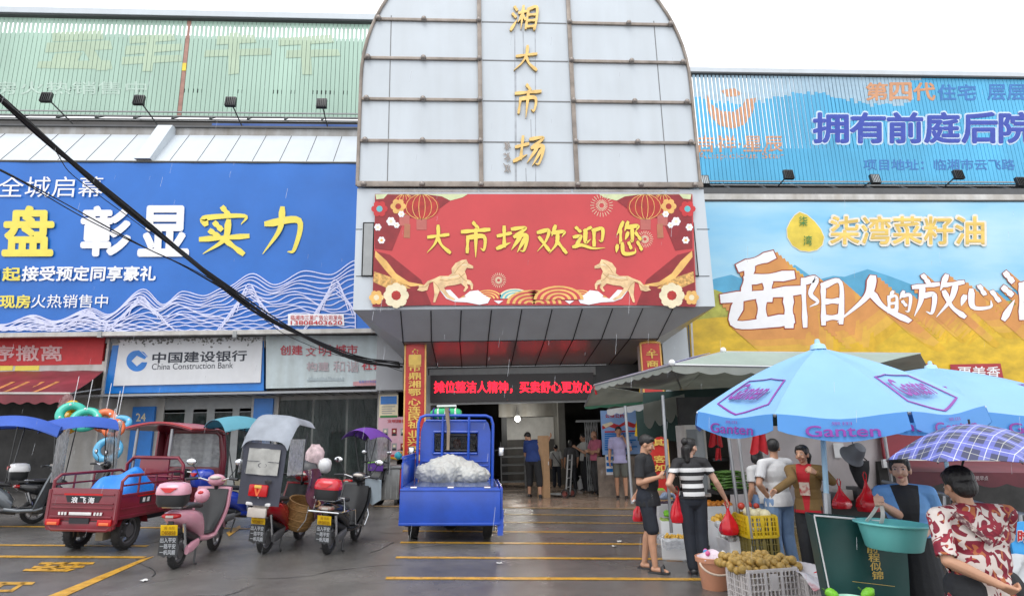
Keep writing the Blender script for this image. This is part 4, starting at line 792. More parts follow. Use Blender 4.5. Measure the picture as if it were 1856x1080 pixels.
# overhead cables
cab = mat('black_cable', (.008, .008, .009), rough=.6)
def cable(pts, r, lab, n=40, strands=1, spread=.03, nm='overhead_cable'):
    P3 = [at(x, y, Y) for x, y, Y in pts]; sm = []
    PP = [P3[0]*2-P3[1]]+P3+[P3[-1]*2-P3[-2]]
    for i in range(1, len(PP)-2):
        for j in range(8):
            t_ = j/8; a, b, c, d = PP[i-1:i+3]; sm.append(.5*((2*b)+(c-a)*t_+(2*a-5*b+4*c-d)*t_*t_+(3*b-a-3*c+d)*t_**3))
    sm.append(P3[-1]); mb = MB(); N = len(sm)
    for s in range(strands):
        ph = random.random()*6; am = spread*random.uniform(.5, 1.2)
        mb.tube([p+V((math.sin(ph+i*.11)*am, math.cos(ph*2+i*.09)*am, math.sin(ph*3+i*.13)*am-.01*math.sin(PI*i/N)*s))*(.35+.65*abs(math.cos(i*PI/N*2))) for i, p in enumerate(sm)], r, cab, 5)
    o = mb.build(nm, None); tag(o, lab, 'cable', 'overhead cables'); return o
cable([(-90, 100, 8), (0, 172, 9), (100, 265, 10.2), (200, 352, 11.2), (300, 436, 12.2), (400, 515, 13.2), (480, 570, 14), (560, 612, 14.8), (650, 648, 15.6), (728, 662, 16.2)], .018, 'thick bundle of black cables slanting down across the blue billboard', strands=9, spread=.075)
cable([(-60, 285, 9), (0, 308, 9.6), (80, 350, 10.3), (170, 400, 11), (260, 447, 11.8), (340, 485, 12.5), (420, 530, 13.3)], .01, 'thin black cable sagging below the thick bundle and joining it', strands=3, spread=.035)
cable([(95, 270, 10.1), (130, 318, 10.6), (190, 362, 11.1), (280, 425, 12)], .008, 'single loose wire looping just under the cable bundle')
cable([(478, 580, 14), (520, 608, 14.5), (600, 640, 15.2), (690, 660, 16), (730, 672, 16.2)], .008, 'loose wire drooping in front of the civic sign')
# ================================================================ scooters, cargo trike, small truck
rubber = mat('tyre_rubber', (.025, .025, .026), rough=.7, var=.3, scale=20); alu = mat('wheel_alloy', (.3, .3, .31), rough=.35, metal=.7); chrome = mat('chrome', (.65, .66, .68), rough=.15, metal=1, var=.04); bplas = mat('black_plastic', (.025, .026, .028), rough=.38, var=.2); gplas = mat('dark_grey_plastic', (.09, .09, .095), rough=.5)
seatm = mat('black_seat_vinyl', (.03, .03, .032), rough=.45); tailr = mat('red_reflector', (.5, .01, .012), rough=.15); tailc = mat('clear_reflector', (.55, .5, .45), rough=.15); platey = mat('yellow_plate', (.75, .48, .01), rough=.35, var=.05); flapm = mat('mudflap_black', (.05, .052, .055), rough=.6); flapw = mat('mudflap_print', (.5, .52, .55), rough=.6)
clear = glassy('clear_plastic_sheet', (.82, .84, .85), .58, .12, .75)
def wheel(t, c, R, w, rimm=alu, nm='wheel', hub=.3):
    mb = MB(); n = 28; rings = []
    for i in range(n+1):
        a = 2*PI*i/n; rings.append([V((c[0]+x, c[1]+r*math.cos(a), c[2]+r*math.sin(a))) for x, r in ((-w*.35, R*.68), (-w*.5, R*.8), (-w*.42, R*.94), (-w*.15, R), (w*.15, R), (w*.42, R*.94), (w*.5, R*.8), (w*.35, R*.68))])
    mb.loft(rings, rubber, cap=False)
    for i in range(0, n*2): a = PI*i/n; mb.box((c[0]+(w*.22 if i % 2 else -w*.22), c[1]+R*.985*math.cos(a), c[2]+R*.985*math.sin(a)), (w*.36, R*.06, R*.04), rubber, rx=a+PI/2)
    o = mb.build(nm, t); PM[o.name] = M(); Q = Euler((0, PI/2, 0)).to_matrix(); mb = MB(); mb.lathe([(R*.68, -w*.3), (R*.7, -w*.3), (R*.7, w*.3), (R*.68, w*.3), (R*.6, w*.22), (R*.6, -w*.22), (R*.68, -w*.3)], rimm, 24, c, Q, cap=False); mb.lathe([(.01, -w*.45), (R*hub, -w*.45), (R*hub, w*.45), (.01, w*.45)], rimm, 16, c, Q)
    for k in range(6): a = 2*PI*k/6; mb.tube([(c[0], c[1]+R*hub*.8*math.cos(a), c[2]+R*hub*.8*math.sin(a)), (c[0], c[1]+R*.65*math.cos(a), c[2]+R*.65*math.sin(a))], R*.07, rimm, 6)
    o2 = mb.build('rim', o)
    return o
def sring(y, z, w, h, n=20, e=2.6, tilt=0):    # a rounded-rectangle section
    out = []
    for k in range(n):
        a = 2*PI*k/n; c, s = math.cos(a), math.sin(a); x = math.copysign(abs(c)**(2/e), c)*w/2; q = math.copysign(abs(s)**(2/e), s)*h/2
        out.append(V((x, y+q*tilt, z+q)))
    return out
def plate(t, c, w, h, s, rx=.25, lines=3, flap=True, seed=0):
    mb = MB(); mb.T = M.Translation(c) @ Euler((rx, 0, 0)).to_matrix().to_4x4(); mb.box((0, 0, 0), (w, .008, h), platey, bev=.004)
    o = mb.build('number_plate', t); mb = MB(); mb.T = M.Translation(c) @ Euler((rx, 0, 0)).to_matrix().to_4x4(); tx = mat('plate_lettering', (.3, .14, .01)); text(mb, '湘', (-w*.3, -.005, h*.4), (-w*.1, -.005, h*.4), (-w*.3, -.005, h*.08), tx); text(mb, '岳阳', (w*.0, -.005, h*.38), (w*.34, -.005, h*.38), (w*.0, -.005, h*.1), tx); text(mb, s, (-w*.4, -.005, -h*.04), (w*.4, -.005, -h*.04), (-w*.4, -.005, -h*.4), tx, bold=.01); mb.build('lettering', o)
    if flap:
        hf = h*2.0; mb = MB(); mb.T = M.Translation((c[0], c[1]+.03, c[2]-h*.5-hf*.5-.005)) @ Euler((rx*.6, 0, 0)).to_matrix().to_4x4()
        e = [(-w*.52, .5*hf), (w*.52, .5*hf), (w*.58, -.38*hf)]+[(w*.58-w*1.16*(k+.5*(1))/6.5, (-.5 if k % 2 == 0 else -.4)*hf) for k in range(6)]+[(-w*.58, -.38*hf)]
        mb.prism([(x, 0, z) for x, z in e], (0, .008, 0), flapm); o = mb.build('mudflap', t)
        mb = MB(); mb.T = M.Translation((c[0], c[1]+.025, c[2]-h*.5-hf*.5-.005)) @ Euler((rx*.6, 0, 0)).to_matrix().to_4x4(); rr = random.Random(seed)
        rows = ('电动车', '安全出行', '文明驾驶', '平安一路') if lines > 3 else ('出入平安', '一路平安', '一帆风顺')
        for i, r_ in enumerate(rows): z = hf*(.44-i*.84/len(rows)); text(mb, r_, (-w*.46, 0, z), (w*.46, 0, z), (-w*.46, 0, z-hf*.68/len(rows)), flapw, bold=.03, off=.003)
        mb.build('mudflap_lettering', o)
def scooter(lab, pos, rz, bodym, seat=seatm, box=None, lidm=None, taillight=True, plt=None, lean=0, shield=True, fwd=1.22, bars=False, mirror=True, basket=None, steer=0):
    t = thing('scooter', lab, 'scooter', pos, rz, 'scooters parked in front of the shops', SLOPE, lean); R = .215
    wheel(t, (0, 0, R), R, .09, hub=.42, nm='rear_wheel'); wheel(t, (0, fwd, R), R, .08, nm='front_wheel', hub=.25)
    mb = MB(); S = [(-.34, .66, .1, .07), (-.3, .655, .2, .13), (-.16, .63, .28, .2), (.06, .59, .32, .25), (.3, .52, .31, .3), (.42, .43, .27, .3), (.5, .36, .22, .22)]
    mb.loft([sring(y, z, w, h) for y, z, w, h in S], bodym); mb.loft([sring(y, z, w, h) for y, z, w, h in ((.4, .3, .24, .1), (.6, .27, .3, .09), (.86, .27, .3, .09), (.95, .3, .26, .08))], bodym); mb.build('body', t, smooth=50)
    mb = MB(); mb.loft([sring(y, z, w, h) for y, z, w, h in ((-.02, .43, .16, .1), (.2, .33, .2, .16), (.55, .27, .18, .14))], bplas); mb.tube([(.08, 0, R), (.08, .42, .3)], .028, gplas, 8); mb.tube([(-.08, 0, R), (-.08, .42, .3)], .028, gplas, 8); mb.tube([(-.1, -.02, R), (-.1, -.16, .56)], .02, chrome, 8); mb.tube([(.1, -.02, R), (.1, -.16, .56)], .02, chrome, 8); mb.build('chassis', t)
    mb = MB(); mb.loft([sring(y, z, w, h) for y, z, w, h in ((-.18, .745, .16, .04), (-.1, .75, .24, .07), (.12, .745, .26, .08), (.36, .72, .22, .08), (.42, .7, .14, .05))], seat); mb.build('seat', t, smooth=50)
    mb = MB(); mb.box((0, .78, .325), (.24, .36, .012), bplas, bev=.005); mb.build('footboard', t)
    if shield:
        mb = MB(); mb.sheet(lambda u, v: V(((u-.5)*2*(.13+.11*math.sin(min(1, v*1.25)*PI*.62)), .9+.16*v-.1*(2*u-1)**2*(1-.3*v), .29+.62*v)), 10, 10, bodym, .03); mb.build('leg_shield', t, smooth=60); mb = MB(); mb.sheet(lambda u, v: V(((u-.5)*2*(.105+.1*math.sin(min(1, v*1.25)*PI*.62)), .885+.16*v-.1*(2*u-1)**2*(1-.3*v), .32+.56*v)), 8, 8, bplas, .006); mb.build('inner_shield', t, smooth=60)
    mb = MB(); a = .13
    mb.tube([(0, 1.1, .82), (0, 1.0, .98)], .03, bplas); mb.tube([(-.09, fwd, R), (-.07, 1.12, .62), (0, 1.1, .8)], .022, gplas); mb.tube([(.09, fwd, R), (.07, 1.12, .62), (0, 1.1, .8)], .022, gplas); mb.build('fork', t)
    mb = MB(); mb.loft([[V((x*w, fwd+r*math.cos(b), R+r*math.sin(b))) for x, r in ((-1, R+.01), (-.6, R+.035), (.6, R+.035), (1, R+.01))] for b in [.3+2.3*k/10 for k in range(11)] for w in (.065,)], bodym, closed=False); mb.build('front_mudguard', t, smooth=60)
    mb = MB(); bars_ = [(-.34, .86, 1.02), (-.2, .93, 1.03), (-.06, 1.0, .98), (.06, 1.0, .98), (.2, .93, 1.03), (.34, .86, 1.02)]; mb.tube(bars_, .013, chrome, 8); hb = mb.build('handlebar', t)
    for s in (-1, 1):
        m_ = MB(); m_.tube([(s*.36, .85, 1.02), (s*.22, .92, 1.03)], .02, bplas, 8); m_.build('grip', hb)
        m_ = MB(); m_.tube([(s*.34, .9, 1.03), (s*.2, .97, 1.035)], .006, chrome, 6); m_.build('brake_lever', hb)
    mb = MB(); mb.ell((0, 1.03, 1.0), (.13, .09, .085), bodym, 14); mb.build('headlight_cover', t); mb = MB(); mb.ell((0, 1.1, .985), (.08, .04, .055), tailc, 12); mb.build('headlight', t); mb = MB(); mb.ell((0, .965, 1.035), (.085, .05, .03), tailc, 12); mb.build('dashboard', t)
    if mirror:
        for s in (-1, 1): mb = MB(); mb.tube([(s*.2, .93, 1.03), (s*.27, .95, 1.14), (s*.33, .9, 1.24)], .007, bplas, 6); mb.ell((s*.34, .91, 1.26), (.075, .018, .05), bplas, 12); mb.ell((s*.34, .9, 1.26), (.068, .015, .044), chrome, 12); mb.build('mirror', t)
    if taillight: mb = MB(); mb.loft([sring(y, z, w, h) for y, z, w, h in ((-.37, .66, .14, .03), (-.355, .665, .2, .06), (-.3, .665, .225, .07))], tailr if taillight is True else taillight); mb.box((0, -.372, .66), (.09, .012, .03), tailc, bev=.005); mb.build('tail_light', t)
    mb = MB(); mb.tube([(-.1, -.1, .76), (-.11, -.34, .77), (.11, -.34, .77), (.1, -.1, .76)], .011, chrome, 6); mb.tube([(-.06, -.05, .75), (-.06, -.34, .77)], .008, chrome, 6); mb.tube([(.06, -.05, .75), (.06, -.34, .77)], .008, chrome, 6); mb.build('luggage_rack', t)
    if box:
        mb = MB(); mb.loft([sring_xy(.36*k, .3*k, z, -.34) for k, z in ((.8, .78), (.96, .83), (1, .93))], box); o = mb.build('top_box', t, smooth=50)
        mb = MB(); mb.loft([sring_xy(.37*k, .31*k, z, -.34) for k, z in ((1, .925), (1.02, .945), (.98, 1.0), (.86, 1.05), (.55, 1.068))], lidm or box); mb.build('box_lid', o, smooth=50); mb = MB(); mb.prism([(-.1, -.502, 1.01), (.1, -.502, 1.01), (.03, -.512, .955), (-.03, -.512, .955)], (0, .02, 0), tailr); mb.build('box_reflector', o)
    if plt: mb = MB(); mb.box((0, -.3, .56), (.06, .03, .14), bplas); mb.build('plate_bracket', t); plate(t, (0, -.33, .5), .2, .13, plt, seed=len(plt))
    mb = MB(); mb.tube([(-.1, .3, .22), (-.16, .25, .02), (-.2, .22, .015)], .012, bplas, 6); mb.tube([(.1, .3, .22), (.13, .22, .02), (.17, .2, .015)], .012, bplas, 6); mb.build('kickstand', t)
    mb = MB(); mb.loft([sring(y, z, w, h) for y, z, w, h in ((-.06, .22, .05, .1), (.08, .24, .07, .13), (.25, .27, .06, .1))], bodym if bodym.name.startswith('pink') else gplas); mb.v = [(x+.13, y, z) for x, y, z in mb.v]; mb.build('motor_cover', t)
    if bars:
        for s in (-1, 1): mb = MB(); mb.tube([(s*.14, -.4, .62), (s*.22, -.28, .62), (s*.23, .28, .6), (s*.24, .36, .38), (s*.25, .8, .3), (s*.24, .98, .44), (s*.17, 1.02, .62)], .013, chrome, 8); mb.tube([(s*.23, -.2, .62), (s*.2, -.2, .8), (s*.1, -.28, .8)], .011, chrome, 6); mb.build('crash_bar', t)
        mb = MB(); mb.tube([(-.22, -.4, .62), (.22, -.4, .62)], .013, chrome, 8); mb.tube([(-.2, -.3, .8), (.2, -.3, .8)], .013, chrome, 8); mb.build('rear_bar', t)
    return t
def sring_xy(w, d, z, y0, n=24, e=3.2):
    out = []
    for k in range(n):
        a = 2*PI*k/n; c, s = math.cos(a), math.sin(a); out.append(V((math.copysign(abs(c)**(2/e), c)*w/2, y0+math.copysign(abs(s)**(2/e), s)*d/2, z)))
    return out
def canopy(t, m, y0, y1, w, z0, z1, screen=True, droop=.1, posts=True, rear=None):
    mb = MB(); n = 14; f = lambda u, v: V(((u-.5)*w*(1-.1*abs(2*v-1)), y0+(y1-y0)*v, z0+(z1-z0)*v+.09*math.sin(PI*v)+.11*(1-(2*u-1)**2)-droop*abs(2*u-1)**3))
    mb.sheet(f, n, n, m, .008); mb.build('rain_canopy', t, smooth=60)
    mb = MB(); q = lambda u, v: f(u, v)-V((0, 0, .014))
    for u in (.02, .98): mb.tube([q(u, k/8) for k in range(9)], .009, bplas, 6)
    for v in (.02, .5, .98): mb.tube([q(k/10, v) for k in range(11)], .008, bplas, 6)
    for u in (.12, .88): mb.tube([q(u, .95), (w*.35*(1 if u > .5 else -1), y1+.05, .75)], .011, bplas, 6); mb.tube([q(u, .4), (.1*(1 if u > .5 else -1), .35, .74)], .01, bplas, 6) if posts else None
    mb.build('canopy_frame', t)
    if screen: mb = MB(); mb.sheet(lambda u, v: V(((u-.5)*w*.84, y1+.02+.12*(1-(2*u-1)**2)-.02*v, .74+(f(u, 1).z-.76)*v)), 10, 6, clear, .004); mb.build('windscreen', t, smooth=60)
    return f
pinkm = mat('pink_gloss', (.66, .32, .4), rough=.18, var=.05, coat=.5); greym = mat('grey_metal_gloss', (.12, .135, .15), rough=.2, coat=.5, metal=.3); redm = mat('red_gloss', (.33, .008, .015), rough=.15, coat=.6); blackm = mat('black_gloss', (.018, .019, .021), rough=.2, coat=.5); bluem = mat('blue_gloss', (.02, .05, .4), rough=.2, coat=.5); whitem = mat('white_gloss', (.72, .72, .72), rough=.2, coat=.4)
def head(a, b): d = gr(*b)-gr(*a); return math.atan2(-d.x, d.y)
def pos(px, py): p = gr(px, py); return V((p.x, p.y, p.z))
# pink scooter
t = scooter('pink scooter with a pink and black top box at the front of the row', pos(318, 1029), head((318, 1029), (394, 993)), pinkm, box=bplas, lidm=pinkm, plt='D85858', lean=.0)
mb = MB(); mb.ell((-.02, .62, .82), (.1, .09, .1), pinkm, 14); mb.ell((-.02, .56, .86), (.045, .03, .03), tailr, 8); mb.build('small_helmet', t)
# red scooter with the grey rain canopy
rr_ = pos(478, 1002); t = scooter('red scooter seen from behind under a tall grey rain canopy with rear curtain', rr_, -.13, redm, plt='V028827', mirror=False, taillight=tailc, lean=.05)
gcan = canvas('silver_grey_fabric', (.33, .36, .41), .2, .2, 4); gcur = mat('slate_grey_fabric', (.05, .054, .075), rough=.6, var=.2, scale=3)
mb = MB(); mb.sheet(lambda u, v: V(((u-.5)*(.68+.04*v), -.47+.85*v, 1.53+.37*min(1, v/.3)**.75+.05*(1-(2*u-1)**4)-.07*abs(2*u-1)**7-.07*max(0, v-.3))), 14, 12, gcan, .008); mb.build('rain_canopy', t, smooth=60)
mb = MB(); mb.sheet(lambda u, v: V(((u-.5)*(.62-.02*v), -.43+.05*math.sin(u*9)*.3+.02*v, 1.54-.84*v)), 12, 10, gcur, .006); o = mb.build('rear_curtain', t, smooth=60); mb = MB(); mb.sheet(lambda u, v: V(((u-.5)*.46, -.446+.012*math.sin(u*9), 1.47-.36*v)), 8, 6, mat('cloudy_window_film', (.36, .36, .34), rough=.2, var=.3, scale=4), .004); [mb.tube([(-.24, -.452, 1.47-k*.18), (.24, -.452, 1.47-k*.18)], .004, gcur, 4) for k in range(3)]; mb.tube([(.06*math.cos(a), -.456, 1.24+.03*math.sin(a)) for a in [PI*k/8 for k in range(17)]], .004, gcur, 4); mb.build('clear_window', o)
for s in (-1, 1): mb = MB(); mb.sheet(lambda u, v: V((s*(.34+.02*v), -.42+.55*u, 1.62-.5*v)), 4, 4, clear, .004); mb.tube([(s*.36, .1, 1.72), (s*.36, .12, 1.0)], .01, bplas, 6); mb.tube([(s*.36, -.42, 1.1), (s*.36, .14, 1.1)], .008, bplas, 6); mb.build('side_window', t)
for s in (-1, 1): mb = MB(); mb.sheet(lambda u, v: V((s*(.28+.24*v+.03*math.sin(v*9+u*7)), .35+.55*u+.05*math.sin(v*8), 1.15-.72*v)), 8, 8, gcur if s < 0 else mat('maroon_plastic_cover', (.1, .03, .045), rough=.25, var=.5, scale=6), .006); mb.build('leg_cover', t, smooth=60)
mb = MB(); mb.box((0, -.46, .9), (.27, .05, .16), tailr, bev=.02); mb.box((0, -.488, .955), (.1, .01, .04), mat('yellow_reflector', (.75, .5, .1)), bev=.004); mb.prism([(-.05, -.49, .93), (-.02, -.49, .93), (0, -.49, .86), (.02, -.49, .93), (.05, -.49, .93), (.01, -.49, .83), (-.01, -.49, .83)], (0, .01, 0), orv); mb.tube([(0, -.45, .84), (0, -.38, .74)], .015, chrome); mb.build('brake_light', t)
mb = MB(); mb.box((0, -.36, .715), (.36, .12, .05), whitem, bev=.02); mb.box((0, -.4, .6), (.27, .05, .13), tailc, bev=.02); mb.build('rear_cowl', t)
mb = MB(); 
for s in (-1, 1): mb.ell((.12+s*.03, -.452, 1.03), (.022, .006, .022), blacki, 8)
mb.box((.12, -.451, 1.02), (.09, .006, .05), blacki, bev=.01); mb.build('cat_face_print', o)
# bamboo basket hung between scooters
bam = mat('woven_bamboo', (.42, .24, .09), rough=.6, var=.35, scale=18, stretch=(1, 1, 3), bump=.5, bscale=30)
p = at(546, 930, 10.0); t = thing('bamboo_basket', 'woven bamboo basket hanging tilted between the red and black scooters', 'basket', p); Q = Euler((.15, .3, 0)).to_matrix(); mb = MB(); prof = [(.13, -.24), (.17, -.21), (.215, -.05), (.235, .1), (.23, .2), (.215, .2), (.215, .1), (.15, -.19), (.01, -.2)]
mb.lathe(prof, bam, 28, (0, 0, 0), Q, cap=False); mb.poly([Q @ V((.13*math.cos(2*PI*k/20), .13*math.sin(2*PI*k/20), -.24)) for k in range(20)], bam); mb.build('woven_body', t)
mb = MB()
for z, r in ((.2, .232), (.1, .24), (-.05, .222), (-.15, .19)): mb.tube([Q @ V((r*math.cos(2*PI*k/24), r*math.sin(2*PI*k/24), z)) for k in range(25)], .009, bam, 6)
mb.build('rim_bands', t); mb = MB(); mb.tube([Q @ V((.12, -.2, .2)), Q @ V((.14, -.2, 0)), Q @ V((.06, -.16, -.2))], .008, whitem, 6); mb.tube([Q @ V((.1, -.1, .2)), V((.26, -.1, .3)), V((.42, .0, .3))], .008, whitem, 6); mb.build('cord', t)
# black scooter
t = scooter('black scooter with silver crash bars and a red lidded top box', pos(594, 1003), head((594, 1003), (646, 976)), blackm, box=bplas, lidm=mat('red_box_lid', (.55, .015, .03), rough=.15, coat=.5), plt='0938325', lean=.06, bars=True, taillight=mat('faded_tail_lens', (.3, .1, .08), rough=.2, col2=(.45, .4, .33), scale=5))
mb = MB(); mb.sheet(lambda u, v: V((.12+.3*u, .98+.12*v-.1*u, 1.0-.42*v*(1-.5*abs(u-.5)))), 6, 6, mat('pale_blue_apron', (.42, .5, .56), rough=.3), .006); mb.build('windproof_apron', t)
# grey scooter and its blue printed canopy, cut by the frame
bcan = canvas('blue_print_fabric', (.06, .15, .6), .3)
t = scooter('metallic grey scooter under a blue printed rain canopy at the left edge', gr(-52, 958), -1.13, greym, lean=-.06, mirror=False); canopy(t, bcan, .0, 1.0, .85, 1.78, 1.62); mb = MB(); mb.tube([(.16, .1, .26), (.16, -.1, .27), (.16, -.42, .31)], [.03, .055, .06], alu, 12); mb.build('exhaust', t)
t = scooter('scooter with a white and red helmet box behind the maroon cargo trike', gr(58, 948), -.8, blackm, box=bplas, lidm=whitem, mirror=True); canopy(t, bcan, -.1, 1.05, .85, 1.7, 1.78); mb = MB(); mb.prism([(-.1, -.49, 1.02), (.1, -.49, 1.02), (.0, -.5, .96)], (0, .02, 0), tailr); mb.build('red_mark', t)
t = scooter('blue scooter with a blue top box under a teal rain canopy', gr(388, 966), -.62, bluem, box=bluem, mirror=False); tcan = canvas('teal_fabric', (.13, .4, .5), .3); canopy(t, tcan, -.25, .75, .8, 1.78, 1.76); mb = MB(); mb.sheet(lambda u, v: V((.2+.1*v, .4+.6*u, .9-.65*v)), 6, 6, gcur, .006); mb.build('leg_cover', t)
t = scooter('dark scooter under a purple rain canopy behind the black scooter', gr(640, 925), -.35, blackm, mirror=True); pcan = canvas('purple_fabric', (.22, .08, .48), .3); canopy(t, pcan, -.1, .95, .84, 1.66, 1.62); mb = MB(); mb.box((0, .9, .92), (.4, .04, .2), pcan, bev=.01); mb.box((0, .88, 1.03), (.4, .045, .035), mat('lime_trim', (.25, .6, .1)), bev=.01, ry=-.12); mb.build('purple_apron', t)
t = thing('wrapped_bundle', 'pinkish white cloth bundle piled beside the purple canopy scooter', 'bundle', gr(566, 932)); mb = MB(); wcl = mat('pinkish_cloth', (.55, .42, .43), rough=.8, var=.35, scale=9); mb.ell((0, 0, 1.15), (.2, .2, .3), wcl, 14, jit=.14); mb.ell((.22, -.05, 1.0), (.16, .15, .16), whitem, 12, jit=.12); mb.build('cloth', t); mb = MB(); mb.ell((-.12, -.1, .9), (.24, .2, .24), mat('dark_bag', (.05, .05, .055), rough=.4), 12, jit=.1); mb.box((0, 0, .35), (.5, .4, .7), gplas, bev=.04); mb.build('dark_bag', t)
t = thing('metal_plates', 'stack of dented grey metal plates standing between scooters', 'metal stack', gr(565, 920)); mb = MB(); [mb.box((.05, .1, .1+.14*k), (.55-.04*k, .3, .12), mat('old_tin', (.35, .33, .3), rough=.5, metal=.3, stain=.4), bev=.02) for k in range(4)]; mb.build('plates', t)
# waste container
binm = mat('galvanised_bin', (.33, .34, .34), rough=.45, metal=.4, stain=.35, var=.2); a = gr(672, 917); b_ = gr(724, 917); w_ = (b_-a).length
t = thing('waste_container', 'dull grey metal waste container under the pink portrait poster', 'bin', ((a+b_)/2)+V((0, .35, 0))); mb = MB(); mb.box((0, 0, .5), (w_*.92, .7, .72), binm, bev=.02, taper=(1.12, 1.1)); [mb.box((-w_*.4+k*w_*.2, -.37, .5), (.03, .03, .66), binm) for k in range(5)]; mb.build('tub', t); mb = MB(); mb.box((0, 0, .9), (w_*1.1, .84, .06), binm, bev=.02); mb.build('lid', t); mb = MB(); [mb.lathe([(.01, -.03), (.09, -.03), (.09, .03), (.01, .03)], rubber, 12, (x, y, .09), Euler((0, PI/2, 0)).to_matrix()) for x in (-w_*.36, w_*.36) for y in (-.28, .28)]; mb.build('castor', t); mb = MB(); mb.box((w_*.52, -.1, .55), (.03, .5, .62), red, bev=.01); mb.build('red_side_panel', t)
t = thing('toy_bicycle', 'small yellow and blue toy bicycle lying on the waste container', 'toy bicycle', ((a+b_)/2)+V((.05, .35, .96))); mb = MB(); mb.tube([(-.25, 0, .1), (-.02, 0, .16), (.2, 0, .12), (.28, 0, .3)], .03, yev, 8); mb.ell((.2, 0, .2), (.1, .06, .1), mat('cyan_plastic', (.05, .45, .6), rough=.3), 10); mb.build('frame', t); wheel(t, (0, -.25, .1), .1, .04, nm='wheel'); mb = MB(); mb.tube([(.2, -.12, .34), (.3, 0, .36), (.38, .12, .34)], .012, blk, 6); mb.build('handlebar', t)
# maroon cargo trike
mar_ = mat('maroon_paint', (.2, .016, .03), rough=.28, coat=.35, var=.2, scale=2, stain=.25); marl = mat('bright_red_roof', (.42, .03, .04), rough=.3, coat=.3, stain=.1)
A, B = gr(122, 996), gr(229, 994); mid = (A+B)/2; wdt = (B-A).length
t = thing('cargo_trike', 'maroon three wheeled cargo trike with an open bed and red cab roof', 'cargo trike', mid, -.1, None, SLOPE); R = .26
for s in (-1, 1): wheel(t, (s*wdt/2*.92, .05, R), R, .13, gplas, 'rear_wheel', .34)
wheel(t, (0, 2.35, R), R, .12, gplas, 'front_wheel', .3)
BW, z0, z1 = .99, .42, .86; yb, yf = -.42, 1.1
mb = MB(); mb.box((0, yb, (z0+z1)/2-.03), (BW, .05, z1-z0+.1), mar_, bev=.015); [mb.box((0, yb-.03, z), (BW*.9, .02, .025), mar_, bev=.006) for z in (.5, .62, .68, .8)]; mb.tube([(-BW/2, yb-.01, z1+.0), (-BW/2, yb-.01, .42), (-BW/2+.1, yb-.01, .33), (BW/2-.1, yb-.01, .33), (BW/2, yb-.01, .42), (BW/2, yb-.01, z1)], .03, mar_, 8); mb.box((0, yb-.01, .38), (BW*.95, .05, .12), mar_, bev=.01); tg = mb.build('tailgate', t)
mb = MB(); mb.prism([(-.26, yb-.032, .78), (.26, yb-.032, .78), (.21, yb-.032, .67), (-.21, yb-.032, .67)], (0, .01, 0), blacki); mb.box((0, yb-.035, .8), (.56, .012, .025), tailr); mb.build('badge', tg); mb = MB(); [text(mb, c, (-.16+.12*k, yb-.035, .765), (-.07+.12*k, yb-.035, .765), (-.16+.12*k, yb-.035, .685), white, bold=.04) for k, c in enumerate('浪飞海')]; mb.build('badge_lettering', tg)
mb = MB(); mb.box((0, yb-.045, .545), (.32, .012, .04), whitem, bev=.004); [mb.box((s*(.21+.045*k), yb-.045, .545), (.026, .012, .04), whitem if k % 1 == 0 else tailr, ry=.1*s) for s in (-1, 1) for k in range(3)]; mb.box((0, yb-.04, .45), (.28, .02, .07), blacki); mb.build('reflective_strip', tg)
for s in (-1, 1): mb = MB(); mb.box((s*.37, yb-.05, .43), (.2, .03, .085), tailr, bev=.01); mb.box((s*.37, yb-.06, .415), (.14, .02, .04), orv, bev=.008); mb.build('tail_light', t)
mb = MB(); mb.box((0, (yb+yf)/2, .5), (BW, yf-yb, .04), mar_); mb.box((0, .3, .4), (.6, 1.5, .1), blk); mb.build('bed_floor', t)
for s in (-1, 1):
    mb = MB(); x = s*BW/2; mb.box((x, (yb+yf)/2, .63), (.04, yf-yb, .34), mar_, bev=.008); [mb.box((x+s*.02, (yb+yf)/2, z), (.02, yf-yb-.06, .025), mar_, bev=.005) for z in (.5, .6, .78)]; mb.tube([(x, yb+.02, .8), (x, yb+.02, .98), (x, yb+.12, 1.05), (x, yf-.12, 1.05), (x, yf, 1.0), (x, yf, .8)], .022, mar_, 8); [mb.tube([(x, yb+.4*k, .78), (x, yb+.4*k, 1.05)], .015, mar_, 6) for k in (1, 2, 3)]; mb.tube([(x, yb+.06, .92), (x, yf, .92)], .015, mar_, 6); mb.build('side_board', t)
    mb = MB(); mb.box((x+s*.022, .15, .69), (.012, .26, .09), blacki); mb.box((x+s*.03, .1, .69), (.008, .05, .06), whitem); mb.box((x+s*.03, .2, .69), (.008, .05, .06), whitem); mb.box((x+s*.025, .2, .755), (.012, .5, .018), tailr); mb.build('side_badge', t)
    mb = MB(); mb.loft([[V((s*(wdt/2*.92+w), .05+(R+.07)*math.cos(a), R+(R+.07)*math.sin(a)))for w in (-.11, .0, .11)] for a in [.25+2.6*k/10 for k in range(11)]], mar_, closed=False); mb.build('mudguard', t)
mb = MB(); mb.tube([(-.48, yf, .6), (-.48, yf, 1.14), (-.38, yf, 1.25), (.38, yf, 1.25), (.48, yf, 1.14), (.48, yf, .6)], .028, mar_, 8); mb.box((-.02, yf+.02, 1.0), (.5, .05, .46), mar_, bev=.02); mb.tube([(-.48, yf, .95), (.48, yf, .95)], .018, mar_, 8); mb.build('seat_back', t)
mb = MB(); mb.box((0, yf+.3, .62), (.7, .45, .12), seatm, bev=.04); mb.build('driver_seat', t)
